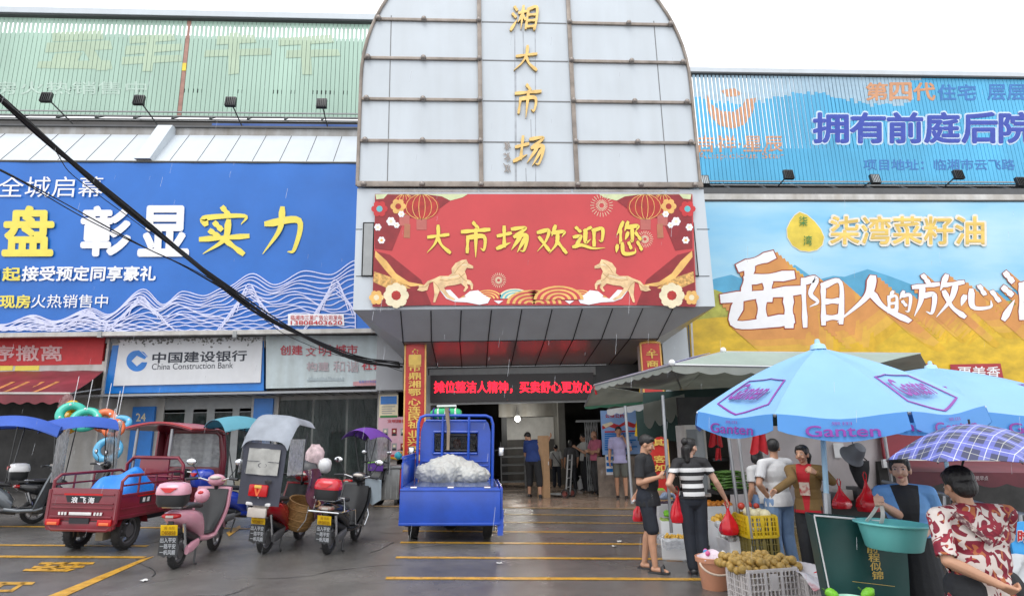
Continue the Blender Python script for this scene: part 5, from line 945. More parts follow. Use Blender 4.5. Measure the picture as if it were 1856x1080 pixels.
mb = MB(); mb.sheet(lambda u, v: V(((u-.5)*1.16, yf-.05+1.25*v, 1.74+.1*math.sin(PI*u)-.02*v-.14*max(0, v-.8)*5*.4)), 12, 8, marl, .03); mb.sheet(lambda u, v: V(((u-.5)*1.14, yf-.04+1.22*v, 1.7+.1*math.sin(PI*u)-.02*v-.14*max(0, v-.8)*5*.4)), 12, 8, mar_, .012); mb.build('cab_roof', t, smooth=50)
for s in (-1, 1): mb = MB(); mb.tube([(s*.3-.12, yf+.05, .9), (s*.3-.12, yf+.05, 1.72)], .025, alu, 8); mb.build('roof_post', t)
Fy = yf+1.15; mb = MB(); mb.tube([(-.55, Fy, .55), (-.56, Fy, 1.2), (-.5, Fy-.03, 1.62), (-.4, Fy-.05, 1.7), (.4, Fy-.05, 1.7), (.5, Fy-.03, 1.62), (.56, Fy, 1.2), (.55, Fy, .55)], .06, mar_, 8); mb.box((0, Fy, .75), (1.12, .07, .6), mar_, bev=.03); mb.sheet(lambda u, v: V((-.57, yf+.35+.8*u, 1.15+.55*v)) if 0 else V((-.57+.0*u, Fy-.25*(1-u), 1.05+.62*v)), 3, 3, mar_, .03); mb.build('cab_front', t, smooth=50)
mb = MB(); mb.box((0, Fy-.01, 1.35), (.98, .012, .6), clear); mb.build('windscreen', t); mb = MB(); mb.tube([(-.36, Fy-.55, .98), (-.1, Fy-.35, .98), (.1, Fy-.35, .98), (.36, Fy-.55, .98)], .016, chrome, 8); mb.box((0, Fy-.33, .95), (.26, .12, .16), blk, bev=.04); mb.tube([(0, Fy-.33, .9), (0, 2.35, .3)], .035, blk); mb.build('handlebar', t); mb = MB(); mb.box((0, yf+.6, .42), (.5, 1.3, .08), mar_, bev=.02); mb.build('chassis', t)
mb = MB(); mb.box((-.3, -.1, .25), (.04, .04, .3), blk); mb.tube([(-wdt/2*.9, .05, R), (wdt/2*.9, .05, R)], .05, blk); mb.box((.1, .0, .22), (.12, .3, .16), mat('rusty_spring', (.3, .25, .18)), bev=.02); mb.box((-.34, -.02, .26), (.09, .3, .2), mat('rusty_spring', (.3, .25, .18)), bev=.02); mb.build('axle', t)
tarp = mat('blue_tarpaulin', (.015, .2, .68), rough=.3, var=.12, bump=.4, bscale=7); tt = thing('tarpaulin', 'crumpled bright blue tarpaulin heaped in the bed of the maroon trike', 'tarpaulin', PM[t.name] @ V((0, .35, .53)), -.1); rr = random.Random(5); mb = MB(); hgt = lambda u, v: .05+.62*(math.sin(PI*u)**.7)*(math.sin(PI*v)**.6)*(.55+.45*u)+.05*math.sin(u*14+v*9)*math.sin(PI*u)*math.sin(PI*v)+.035*math.sin(v*21-u*8)*math.sin(PI*u)*math.sin(PI*v)
mb.sheet(lambda u, v: V(((u-.5)*.9, (v-.5)*1.3+.05*math.sin(u*12), hgt(u, v))), 36, 36, tarp, .006); mb.build('sheet', tt, smooth=25)
# blue truck
tb = mat('truck_blue', (.012, .075, .48), rough=.28, coat=.3, var=.2, scale=2, stain=.14); tb2 = mat('wet_truck_bed', (.06, .1, .26), rough=.12, var=.4, scale=3)
A, B = gr(750, 972), gr(884, 977); mid = V(((A.x+B.x)/2, 10.85, 0)); mid.z = gz(mid.x)
t = thing('small_truck', 'bright blue three wheeled truck backed towards the road with its tailgate hanging down', 'truck', mid, 0, None, SLOPE*.7); R = .28; wx = (B.x-A.x)/2
for s in (-1, 1): wheel(t, (s*wx, .1, R), R, .16, gplas, 'rear_wheel', .4)
wheel(t, (0, 2.9, R), R, .14, gplas, 'front_wheel', .4); BW = 1.64; zf = .86; yb = -.45; yf = 1.6
mb = MB(); mb.box((0, (yb+yf)/2, zf-.03), (BW-.06, yf-yb, .06), tb, bev=.01); mb.box((0, (yb+yf)/2, zf+.006), (BW-.12, yf-yb-.03, .008), tb2); mb.build('bed_floor', t)
mb = MB(); mb.box((0, yb-.04, zf-.3), (BW, .04, .58), tb, bev=.012); mb.box((0, yb-.055, zf-.04), (BW, .03, .03), tb, bev=.008); mb.box((0, yb-.055, zf-.56), (BW, .03, .04), tb, bev=.008); tg = mb.build('tailgate', t); mb = MB(); [mb.tube([(x-.05, yb-.04, zf+.0), (x+.05, yb-.04, zf)], .018, chrome, 8) for x in (-.6, 0, .6)]; mb.box((BW/2+.0, yb-.02, zf-.62), (.09, .06, .24), tb); mb.build('hinge', tg)
mb = MB(); mb.box((BW/2+.02, (yb+yf)/2, zf-.26), (.035, yf-yb, .5), tb, bev=.01); mb.box((BW/2+.03, yb+.05, zf-.5), (.05, .06, .3), tb, bev=.01); mb.build('dropped_side_board', t)
mb = MB(); x = -BW/2+.02; mb.box((x, (yb+yf)/2, zf+.19), (.035, yf-yb, .4), tb, bev=.01); mb.box((x, (yb+yf)/2, zf+.47), (.04, yf-yb, .05), tb, bev=.01); [mb.box((x, yb+.15+.23*k, zf+.41), (.035, .1, .1), tb) for k in range(9)]; mb.build('raised_side_board', t)
mb = MB(); cw, cz = 1.4, 2.0; mb.loft([[V((x*cw/2, yf+.02+dy, z)) for x, z in ((-1, zf), (-1, cz-.35), (-.93, cz-.06), (-.84, cz), (.84, cz), (.93, cz-.06), (1, cz-.35), (1, zf))] for dy in (.0, .9)], tb, cap=False)
wz0, wz1, ww = 1.4, 1.7, .44
for q in ([(-cw/2, zf), (cw/2, zf), (cw/2, wz0-.06), (-cw/2, wz0-.06)], [(-cw/2, wz0-.06), (-ww, wz0-.06), (-ww, wz1+.06), (-cw/2, wz1+.06)], [(ww, wz0-.06), (cw/2, wz0-.06), (cw/2, wz1+.06), (ww, wz1+.06)], [(-cw/2, wz1+.06), (cw/2, wz1+.06), (cw/2*.93, cz-.06), (cw/2*.84, cz), (-cw/2*.84, cz), (-cw/2*.93, cz-.06)]): mb.poly([(x, yf+.018, z) for x, z in q], tb)
mb.tube([(-ww, yf+.01, wz0-.06), (-ww, yf+.01, wz1+.06), (ww, yf+.01, wz1+.06), (ww, yf+.01, wz0-.06), (-ww, yf+.01, wz0-.06)], .03, tb, 8); [mb.box((0, yf-.005, z), (cw*.94, .03, .03), tb, bev=.01) for z in (.95, 1.03, 1.11, 1.19)]; mb.box((0, yf+1.0, .7), (cw, .9, .6), tb, bev=.08); mb.build('cab', t, smooth=35)
mb = MB(); mb.box((0, yf+.012, (wz0+wz1)/2), (ww*2-.1, .01, wz1-wz0), glassy('truck_glass', (.6, .62, .65), .82, .04, .04)); mb.tube([(-ww+.04, yf, wz0), (-ww+.04, yf, wz1), (ww-.04, yf, wz1), (ww-.04, yf, wz0), (-ww+.04, yf, wz0)], .018, blacki, 6); mb.build('rear_window', t); mb = MB(); mb.box((0, yf+.9, 1.45), (cw-.2, .02, .5), clear); mb.build('windscreen', t)
mb = MB(); [mb.box((x, yf+.45, 1.2), (.42, .14, .5), seatm, bev=.06) for x in (-.3, .3)]; mb.ell((.02, yf+.35, 1.52), (.09, .09, .11), orv, 10); mb.ell((-.33, yf+.4, 1.5), (.12, .08, .12), mat('pale_blue_reflection', (.4, .55, .7)), 10); mb.ell((.25, yf+.4, 1.48), (.14, .09, .13), mat('tan_reflection', (.45, .33, .25)), 10); mb.build('seats_and_reflections', t)  # coloured lumps above the seats stand in for reflections in the rear window
hz = 2.08; fr = lambda yy: [(-.74, yy, zf), (-.74, yy, hz-.16), (-.7, yy, hz-.04), (-.6, yy, hz), (.6, yy, hz), (.7, yy, hz-.04), (.74, yy, hz-.16), (.74, yy, zf)]
mb = MB(); mb.tube(fr(yf-.1), .03, tb, 10); mb.tube([(-.26, yf-.1, zf+.3), (-.26, yf-.1, hz)], .025, tb, 8); mb.tube([(.26, yf-.1, zf+.3), (.26, yf-.1, hz)], .025, tb, 8); mb.tube([(-.6, yf-.1, hz-.1), (.6, yf-.1, hz-.1)], .02, tb, 8); mb.build('head_rack', t)
for s in (-1, 1): mb = MB(); mb.tube([(s*.68, yf+.85, 1.35), (s*.92, yf+.8, 1.4)], .012, blk, 6); mb.box((s*.95, yf+.8, 1.36), (.13, .05, .2), blk, bev=.03); mb.box((s*.95, yf+.772, 1.36), (.1, .006, .16), chrome, bev=.002); mb.build('mirror', t)
mb = MB(); mb.box((0, 1.0, .5), (.5, 2.6, .14), blk); mb.tube([(-wx, .1, R), (wx, .1, R)], .06, blk); mb.ell((0, .1, R), (.16, .18, .16), blk, 12); [mb.box((s*(wx-.02), -.3, .34), (.26, .02, .22), rubber) for s in (-1, 1)]; mb.build('chassis', t)
LX = PM[t.name]
pl = glassy('milky_plastic', (.9, .9, .86), .45, .2, .9); t2 = thing('plastic_sheet', 'crumpled milky plastic sheet piled on the blue truck bed', 'plastic sheet', LX @ V((.0, .85, zf+.012))); rr = random.Random(9); mb = MB()
for k, (x, y, z, a_, b2, c2) in enumerate(((-.25, 0, .2, .38, .36, .26), (-.5, -.05, .14, .22, .3, .2), (.0, .05, .24, .34, .36, .24), (.25, 0, .17, .3, .34, .2), (.5, -.08, .11, .22, .28, .15), (.38, -.25, .09, .2, .16, .12), (-.3, -.28, .12, .26, .16, .15), (-.1, -.2, .16, .2, .18, .22))): mb.ell((x, y, z), (a_, b2, c2), canvas('milky_plastic_film', (.68, .68, .64), .35, .06, 4, .2), 30, Euler((rr.uniform(-.3, .3), rr.uniform(-.3, .3), rr.uniform(0, 3))).to_matrix(), jit=.07)
PLS = mb
PLS.v = [(x*.88, y, z*.95) for x, y, z in PLS.v]; fuse(PLS, 'film', t2, .014, 2, .4, None, .02)
t2 = thing('checked_bundle', 'green and blue checked bundle tied on top of the blue truck cab', 'bundle', LX @ V((-.22, yf+.3, hz-.02))); gch = mat('green_check_cloth', (.02, .42, .16), rough=.6, var=.2, scale=8); mb = MB(); mb.loft([sring(y_, z_, w_, h_) for y_, z_, w_, h_ in ((-.3, .06, .5, .1), (-.26, .06, .62, .2), (.1, .08, .66, .24), (.3, .06, .5, .12))], gch)
mb.build('cloth_roll', t2); mb = MB(); [mb.loft([sring(y_, z_, .035, h_) for y_, z_, h_ in ((-.29, .06, .16), (-.262, .06, .225), (.1, .08, .262), (.29, .06, .16))], m_) or None for m_ in ()]
for x, m_ in ((-.24, mat('navy_stripe', (.03, .04, .25))), (-.15, whitem), (.0, whitem), (.08, mat('navy_stripe', (.03, .04, .25))), (.2, whitem)):
    k = len(mb.v); mb.loft([sring(y_, z_, .04, h_) for y_, z_, h_ in ((-.305, .06, .12), (-.268, .06, .215), (.1, .08, .252), (.305, .06, .14))], m_); mb.v[k:] = [(a_+x, b2, c2) for a_, b2, c2 in mb.v[k:]]
mb.box((.02, -.05, .22), (.4, .2, .04), whitem, bev=.01); mb.build('stripes', t2)
t2 = thing('wooden_stick', 'rough wooden stick leaning upright against the truck head rack', 'stick', LX @ V((-.14, yf-.16, zf+.55))); mb = MB(); mb.tube([(0, 0, 0), (.01, .02, .45), (-.03, .0, .82)], [.03, .035, .04], mat('weathered_wood', (.28, .22, .16), rough=.8, var=.3, scale=8, stretch=(1, 1, .2)), 8); mb.build('shaft', t2); mb = MB(); mb.tube([(-.04, 0, .76), (.0, .03, .76), (.04, 0, .74)], .02, gplas, 6); mb.build('cord', t2)
# ================================================================ people
skinm = mat('skin', (.5, .27, .17), rough=.5, var=.1, scale=12); skinp = mat('pale_skin', (.6, .36, .26), rough=.5, var=.08, scale=12); skind = mat('tanned_skin', (.4, .2, .12), rough=.5, var=.12, scale=12)
hairm = mat('black_hair', (.012, .011, .011), rough=.45, var=.5, scale=40, bump=.5, bscale=60, stretch=(1, 1, .25)); hairg = mat('grey_hair', (.06, .058, .055), rough=.6, var=.4, scale=30)
eyew = mat('eye_white', (.6, .58, .55)); lipm = mat('lips', (.36, .1, .09), rough=.4); shoeb = mat('black_shoe', (.02, .02, .022), rough=.4); sole = mat('shoe_sole', (.3, .3, .3))
def caps(mb, a, ra, b, rb, m, n=10):
    a, b = V(a), V(b); d = (b-a); d = d.normalized() if d.length > 1e-6 else V((0, 0, 1)); P_ = []; R_ = []
    for k in (.98, .7, .35): P_.append(a-d*ra*k); R_.append(ra*math.sqrt(1-k*k))
    P_ += [a, b]; R_ += [ra, rb]
    for k in (.35, .7, .98): P_.append(b+d*rb*k); R_.append(rb*math.sqrt(1-k*k))
    mb.tube(P_, R_, m, n)
def hand(mb, wr, d, nrm, m, s=1, curl=.5, side=1):
    d = V(d).normalized(); nrm = V(nrm); nrm = (nrm-d*nrm.dot(d)).normalized(); sd = d.cross(nrm)*side; wr = V(wr)
    for k in (-1.5, -.5, .5, 1.5):
        base = wr+d*.02*s+sd*k*.012*s; knk = wr+d*(.085-.004*abs(k))*s+sd*k*.02*s; caps(mb, base, .016*s, knk, .0125*s, m, 8)
        L = (.072, .08, .075, .06)[int(k+1.5)]*s; c1 = curl; c2 = curl*2.1
        q1 = knk+(d*math.cos(c1)+nrm*math.sin(c1))*L*.5; q2 = q1+(d*math.cos(c2)+nrm*math.sin(c2))*L*.5; caps(mb, knk, .0105*s, q1, .009*s, m, 8); caps(mb, q1, .009*s, q2, .0075*s, m, 8)
    b = wr+d*.03*s-sd*.022*s; e = b+(d*.7-sd*.6+nrm*.35).normalized()*.04*s; f = e+(d*.9-sd*.1+nrm*.45).normalized()*.032*s; caps(mb, b, .014*s, e, .011*s, m, 8); caps(mb, e, .011*s, f, .009*s, m, 8)
DEF = dict(pel=(0, 0, .93), che=(0, .0, 1.25), nek=(0, -.01, 1.44), Lsh=(-.185, -.01, 1.385), Rsh=(.185, -.01, 1.385), Lel=(-.235, -.03, 1.11), Rel=(.235, -.03, 1.11), Lwr=(-.235, .06, .87), Rwr=(.235, .06, .87),
           Lhp=(-.09, 0, .91), Rhp=(.09, 0, .91), Lkn=(-.1, .02, .5), Rkn=(.1, .02, .5), Lan=(-.105, -.03, .08), Ran=(.105, -.03, .08))
def person(lab, loc, rz, h, J=None, skin=None, shirt=None, sleeve=.6, pants=None, leg=1.0, hair=None, style='short', w=1.0, lean=0, hy=0, hp=0, shoes=shoeb, hem=.86, vox=.011, curl=(.5, .5), hn=None, tuck=False, sandal=False, skirt=None, face=True, bald=False, twist=0, belly=0, jacket=None, fem=False):
    skin = skin or skinm; s = h/1.7; t = thing('person', lab, 'person', loc, rz); j = {k: V(v) for k, v in DEF.items()}
    for k, v in (J or {}).items(): j[k] = V(v)
    Rl = Euler((-lean, 0, 0)).to_matrix(); piv = j['pel'].copy()
    for k in ('che', 'nek', 'Lsh', 'Rsh', 'Lel', 'Rel', 'Lwr', 'Rwr'):
        if k in ('Lwr', 'Rwr', 'Lel', 'Rel') and J and k in J: continue
        j[k] = piv+Rl @ (j[k]-piv)
    for k in j: j[k] = j[k]*s
    for k in j:
        if k[1:] in ('sh', 'hp'): j[k].x *= w
    up = (j['nek']-j['che']).normalized(); Hq = Euler((hp-lean*.4, 0, hy)).to_matrix(); hc = j['nek']+up*.045*s+Hq @ V((0, .02, .1))*s
    def torso(mb, m, g, low=True):
        R0 = Rl; W = w*s
        mb.ell(j['pel']+V((0, 0, .0)), ((.158+g)*W, (.112+g)*s, (.13+g*.5)*s), m, 16, R0); mid = j['pel'].lerp(j['che'], .5); mb.ell(mid+Rl @ V((0, belly*.5*s, 0)), ((.145+g+belly*.3)*W, (.105+g+belly)*s, .2*s), m, 16, R0); mb.ell(j['che']+Rl @ V((0, 0, .015*s)), ((.168+g)*W, (.112+g)*s, (.19+g*.5)*s), m, 16, R0)
        for q in 'LR': caps(mb, j['nek']-up*.03*s, (.05+g)*s, j[q+'sh'], (.054+g)*s, m)
    mb = MB(); torso(mb, skin, -.006); caps(mb, j['nek']-up*.05*s, (.047 if fem else .056)*s, hc-Hq @ V((0, .015, .05))*s, (.043 if fem else .05)*s, skin)
    mb.ell(hc+Hq @ V((0, -.008, .025))*s, (.074*s, .092*s, .09*s), skin, 18, Hq); mb.ell(hc+Hq @ V((0, .022, -.04))*s, ((.049 if fem else .056)*s, .06*s, (.062 if fem else .066)*s), skin, 16, Hq); mb.ell(hc+Hq @ V((0, .062, -.08 if fem else -.082))*s, ((.022 if fem else .03)*s, .024*s, .024*s), skin, 10, Hq); mb.ell(hc+Hq @ V((0, .058, -.01))*s, (.055*s, .034*s, .05*s), skin, 14, Hq)
    caps(mb, hc+Hq @ V((0, .084, .012))*s, .011*s, hc+Hq @ V((0, .105, -.026))*s, .0155*s, skin); 
    for q in (-1, 1): mb.ell(hc+Hq @ V((q*.075, -.005, -.01))*s, (.012*s, .022*s, .034*s), skin, 10, Hq); mb.ell(hc+Hq @ V((q*.038, .064, -.034))*s, (.024*s, .022*s, .022*s), skin, 10, Hq)
    for q, sg, ci in (('L', 1, 0), ('R', -1, 1)):
        caps(mb, j[q+'sh'], .05*s, j[q+'el'], .04*s, skin); fo = j[q+'el'].lerp(j[q+'wr'], .3); caps(mb, j[q+'el'], .04*s, fo, .042*s, skin); caps(mb, fo, .042*s, j[q+'wr'], .027*s, skin)
        d = (j[q+'wr']-j[q+'el']); nm = V((sg*1., .0, .0)) if not hn or not hn.get(q) else V(hn[q]); nm = nm if abs(d.normalized().dot(nm)) < .95 else V((0, 1, 0)); hand(mb, j[q+'wr'], d, nm, skin, s, curl[ci], sg)
        if not skirt or 1:
            caps(mb, j[q+'hp'], .085*s*w, j[q+'kn'], .056*s, skin); cf = j[q+'kn'].lerp(j[q+'an'], .3)+V((0, -.018, 0))*s; caps(mb, j[q+'kn'], .055*s, cf, .055*s, skin); caps(mb, cf, .055*s, j[q+'an'], .036*s, skin)
            caps(mb, j[q+'an']+V((0, -.02, -.035))*s, .038*s, j[q+'an']+V((0, .12, -.052))*s, .026*s, skin); caps(mb, j[q+'an']+V((-.015, .1, -.052))*s, .026*s, j[q+'an']+V((.015, .15, -.058))*s, .022*s, skin)
    body = fuse(mb, 'body', t, vox*.8, 2, .4)
    # face
    if face:
        F = lambda x, y, z: hc+Hq @ (V((x, y, z))*s)
        mb = MB(); [mb.ell(F(q*.031, .0815, .006), (.0125*s, .008*s, .0062*s), eyew, 10, Hq) for q in (-1, 1)]; [mb.ell(F(q*.031, .0885, .006), (.0058*s, .003*s, .006*s), hairm, 8, Hq) for q in (-1, 1)]; mb.build('eyes', body)
        mb = MB(); [mb.tube([F(q*.016, .0925, .024), F(q*.033, .0905, .03), F(q*.05, .078, .023)], [.0028*s, .003*s, .0012*s], hair or hairm, 6) for q in (-1, 1)]; mb.build('eyebrows', body)
        mb = MB(); mb.tube([F(-.024, .081, -.062), F(-.008, .0915, -.058), F(0, .092, -.06), F(.008, .0915, -.058), F(.024, .081, -.062)], [.002*s, .006*s, .0055*s, .006*s, .002*s], lipm, 8); mb.tube([F(-.018, .083, -.067), F(0, .0905, -.069), F(.018, .083, -.067)], [.002*s, .006*s, .002*s], lipm, 8); mb.build('mouth', body)
    # hair
    hm = hair or hairm; mb = MB(); F = lambda x, y, z: hc+Hq @ (V((x, y, z))*s)
    if not bald:
        mb.ell(F(0, -.018, .042), (.083*s, .095*s, .085*s), hm, 18, Hq); mb.ell(F(0, -.05, .005 if style != 'short' else .02), (.074*s, .058*s, (.08 if style != 'short' else .07)*s), hm, 16, Hq); mb.ell(F(0, .042, .082), (.062*s, .046*s, .036*s), hm, 14, Hq)
        for q in (-1, 1): mb.ell(F(q*.068, -.01, .028), (.014*s, .032*s, .042*s), hm, 10, Hq)
        if style == 'tail': [mb.ell(F(q*.064, .01, .035), (.02*s, .045*s, .05*s), hm, 10, Hq) for q in (-1, 1)]
        if style == 'bun': mb.ell(F(0, -.1, .075), (.05*s, .045*s, .05*s), hm, 12, Hq); caps(mb, F(.02, -.1, -.02), .05*s, F(.02, -.1, -.17), .035*s, hm); caps(mb, F(-.03, -.09, -.02), .04*s, F(-.04, -.1, -.13), .025*s, hm)
        if style == 'tail': caps(mb, F(0, -.1, .04), .035*s, F(.0, -.17, -.03), .04*s, hm); caps(mb, F(0, -.17, -.03), .04*s, F(.02, -.17, -.17), .018*s, hm)
        if style == 'bob': mb.ell(F(0, -.045, -.05), (.09*s, .065*s, .09*s), hm, 14, Hq); [mb.ell(F(q*.078, -.015, -.03), (.022*s, .04*s, .075*s), hm, 10, Hq) for q in (-1, 1)]
        if style == 'puffy': mb.ell(F(0, -.03, .05), (.098*s, .102*s, .09*s), hm, 18, Hq); mb.ell(F(0, -.06, -.01), (.09*s, .07*s, .085*s), hm, 16, Hq)
        fuse(mb, 'hair', t, vox*.8, 2, .4)
    # clothes
    if shirt:
        mb = MB(); torso(mb, shirt, .014, False); b0 = j['pel']+V((0, belly*.3*s, (hem-.93)*s)); mb.ell(b0+V((0, 0, .0)), ((.16+.03)*w*s, (.122+.022+belly*.6)*s, .3*s), shirt, 16)
        for q in 'LR':
            e = j[q+'sh'].lerp(j[q+'el'], min(1, sleeve)); caps(mb, j[q+'sh'], .066*s, e, (.066 if sleeve < 1 else .056)*s, shirt)
            if sleeve > 1: caps(mb, j[q+'el'], .056*s, j[q+'el'].lerp(j[q+'wr'], min(.97, sleeve-1)), .045*s, shirt)
        cuts = [(V((0, 0, hem*s)), V((0, 0, -1))), (j['nek']+V((0, .0, .018*s)), (up+V((0, .45, 0))).normalized())]
        so = fuse(mb, 'jacket' if jacket else 'shirt', t, vox, 2, .4, cuts[:1] if False else None)
        bm = bmesh.new(); bm.from_mesh(so.data); bmesh.ops.bisect_plane(bm, geom=bm.verts[:]+bm.edges[:]+bm.faces[:], plane_co=cuts[0][0], plane_no=cuts[0][1], clear_outer=True)
        if not tuck: pass
        for q in 'LR':
            if sleeve <= 1:
                d = (j[q+'el']-j[q+'sh']).normalized(); e = j[q+'sh'].lerp(j[q+'el'], sleeve)+d*.02*s
                fs = [v for v in bm.verts if (v.co-e).dot(d) > 0 and (v.co-(j[q+'el'])).length < .24*s and (v.co.x*(1 if q == 'R' else -1) > .15*s*w)]
                bmesh.ops.delete(bm, geom=fs, context='VERTS')
        bm.to_mesh(so.data); bm.free()
        so.modifiers.new('t', 'SOLIDIFY').thickness = .006
    if pants:
        mb = MB(); mb.ell(j['pel']+V((0, 0, .0)), (.172*w*s, .126*s, .15*s), pants, 16)
        if skirt: mb.lathe([(.17*w*s, j['pel'].z+.1*s), (.19*w*s, j['pel'].z-.1*s), (.26*s, skirt*s)], pants, 20)
        for q in 'LR':
            kn, an = j[q+'kn'], j[q+'an']; g = 1.0 if leg >= 1 else 1.15
            if leg <= .5: caps(mb, j[q+'hp'], .1*s*w, j[q+'hp'].lerp(kn, leg*2), .088*s, pants)
            else: caps(mb, j[q+'hp'], .1*s*w, kn, .082*s*g, pants); caps(mb, kn, .082*s*g, kn.lerp(an, (leg-.5)*2*.93), .072*s*g, pants)
        po = fuse(mb, 'skirt' if skirt else ('shorts' if leg < .7 else 'trousers'), t, vox, 2, .4)
    for q in 'LR':
        a = j[q+'an']; mb = MB()
        if sandal: mb.box(a+V((0, .045, -.072))*s, (.1*s, .27*s, .025*s), shoes, bev=.012*s); mb.tube([a+V((-.055, .1, -.06))*s, a+V((-.03, .09, -.005))*s, a+V((.03, .09, -.005))*s, a+V((.055, .1, -.06))*s], .014*s, shoes, 8, flat=2.2); mb.build('sandal', t)
        else: caps(mb, a+V((0, -.025, -.03))*s, .05*s, a+V((0, .1, -.045))*s, .038*s, shoes); caps(mb, a+V((0, .08, -.048))*s, .04*s, a+V((0, .155, -.055))*s, .032*s, shoes); mb.box(a+V((0, .06, -.078))*s, (.085*s, .28*s, .02*s), sole if shoes is not shoeb else shoes, bev=.008); fuse(mb, 'shoe', t, vox*.8, 2, .4)
    t['_hc'] = 0; del t['_hc']; t_J[t.name] = (j, hc); return t
t_J = {}
def jw(t, k): return PM[t.name] @ t_J[t.name][0][k]
def wl(p, rz, h, w): return Euler((0, 0, -rz)).to_matrix() @ (w-p) / (h/1.7)
def openfront(name, outer, inner, a, b, zlow, s):
    m = mat(name, outer, rough=.8, var=.14, scale=5, bump=.4, bscale=9); n = m.node_tree.nodes; l = m.node_tree.links; bs = n['Principled BSDF']; src = bs.inputs['Base Color'].links[0].from_socket
    tc = n.new('ShaderNodeTexCoord'); sp = n.new('ShaderNodeSeparateXYZ'); l.new(tc.outputs['Object'], sp.inputs[0])
    def mth(op, x, y):
        q = n.new('ShaderNodeMath'); q.operation = op
        for i, v in enumerate((x, y)):
            if v is None: continue
            if isinstance(v, (int, float)): q.inputs[i].default_value = v
            else: l.new(v, q.inputs[i])
        return q.outputs[0]
    wv = mth('ADD', mth('MULTIPLY', mth('SUBTRACT', sp.outputs[2], 1.0*s), b), a*s); c = mth('MULTIPLY', mth('MULTIPLY', mth('LESS_THAN', mth('ABSOLUTE', sp.outputs[0], None), wv), mth('GREATER_THAN', sp.outputs[1], .02)), mth('LESS_THAN', sp.outputs[1], .165*s)); c = mth('MAXIMUM', c, mth('LESS_THAN', sp.outputs[2], zlow*s))
    x = n.new('ShaderNodeMix'); x.data_type = 'RGBA'; x.inputs[7].default_value = C3(inner); l.new(src, x.inputs[6]); l.new(c, x.inputs[0]); l.new(x.outputs[2], bs.inputs['Base Color']); return m
def scroll():
    m = mat('maroon_scroll_print', (.2, .012, .03), rough=.75, bump=.3, bscale=6); n = m.node_tree.nodes; l = m.node_tree.links; b = n['Principled BSDF']; tc = n.new('ShaderNodeTexCoord'); prev = None
    for sc, c0, wd, col in ((4.5, .5, .03, (.42, .13, .05)), (6.5, .46, .055, (.64, .57, .53)), (7, .62, .06, (.64, .57, .53)), (8, .36, .05, (.3, .02, .04))):
        ns = n.new('ShaderNodeTexNoise'); ns.inputs['Scale'].default_value = sc; ns.inputs['Detail'].default_value = 1.2; ns.inputs['Distortion'].default_value = 1.3; l.new(tc.outputs['Object'], ns.inputs['Vector'])
        c = n.new('ShaderNodeMath'); c.operation = 'COMPARE'; c.inputs[1].default_value = c0; c.inputs[2].default_value = wd; l.new(ns.outputs[0], c.inputs[0]); x = n.new('ShaderNodeMix'); x.data_type = 'RGBA'; x.inputs[7].default_value = C3(col); l.new(c.outputs[0], x.inputs[0])
        if prev is None: x.inputs[6].default_value = (.2, .012, .03, 1)
        else: l.new(prev, x.inputs[6])
        prev = x.outputs[2]
    l.new(prev, b.inputs['Base Color']); return m
def stripes(name, a, b, per, z0, duty=.5, ztop=None):
    m = mat(name, a, rough=.75, var=.05, scale=6); n = m.node_tree.nodes; l = m.node_tree.links; bs = n['Principled BSDF']
    tc = n.new('ShaderNodeTexCoord'); sp = n.new('ShaderNodeSeparateXYZ'); l.new(tc.outputs['Object'], sp.inputs[0]); f = n.new('ShaderNodeMath'); f.operation = 'MULTIPLY_ADD'; f.inputs[1].default_value = 1/per; f.inputs[2].default_value = -z0/per; l.new(sp.outputs[2], f.inputs[0])
    g = n.new('ShaderNodeMath'); g.operation = 'FRACT'; l.new(f.outputs[0], g.inputs[0]); h = n.new('ShaderNodeMath'); h.operation = 'GREATER_THAN'; h.inputs[1].default_value = duty; l.new(g.outputs[0], h.inputs[0]); out = h.outputs[0]
    if ztop: k = n.new('ShaderNodeMath'); k.operation = 'LESS_THAN'; k.inputs[1].default_value = ztop; l.new(sp.outputs[2], k.inputs[0]); q = n.new('ShaderNodeMath'); q.operation = 'MULTIPLY'; l.new(out, q.inputs[0]); l.new(k.outputs[0], q.inputs[1]); out = q.outputs[0]
    x = n.new('ShaderNodeMix'); x.data_type = 'RGBA'; x.inputs[6].default_value = C3(a); x.inputs[7].default_value = C3(b); l.new(out, x.inputs[0]); l.new(x.outputs[2], bs.inputs['Base Color']); return m
cloth = dict(rough=.8, var=.14, scale=5, bump=.5, bscale=9)
blackt = mat('black_cotton', (.016, .017, .02), **cloth); navyt = mat('dark_navy_cotton', (.014, .018, .028), **cloth); jean = mat('pale_denim', (.17, .27, .44), **cloth); wht = mat('white_cotton', (.62, .62, .62), **cloth); lil = mat('lilac_cotton', (.42, .4, .62), **cloth); pinkp = mat('pink_cotton', (.5, .13, .2), **cloth); gshort = mat('grey_green_cotton', (.12, .125, .11), **cloth); navs = mat('navy_polo', (.015, .04, .17), **cloth); lgrey = mat('light_grey_cotton', (.42, .42, .4), **cloth); dgry = mat('charcoal_cotton', (.06, .06, .062), **cloth); olive = mat('olive_brown_jacket', (.17, .1, .03), **cloth); denimj = mat('sky_blue_denim', (.13, .3, .58), **cloth); redcl = mat('red_cloth', (.42, .012, .02), **cloth)
def standing(px, py, topy):
    p = gr(px, py); k = 1.7
    for _ in range(12):
        y = proj((p.x, p.y, p.z+k))[1]; k *= (py-topy)/max(1, (py-y))
    return p, k
p, h = standing(1182, 1034, 787)
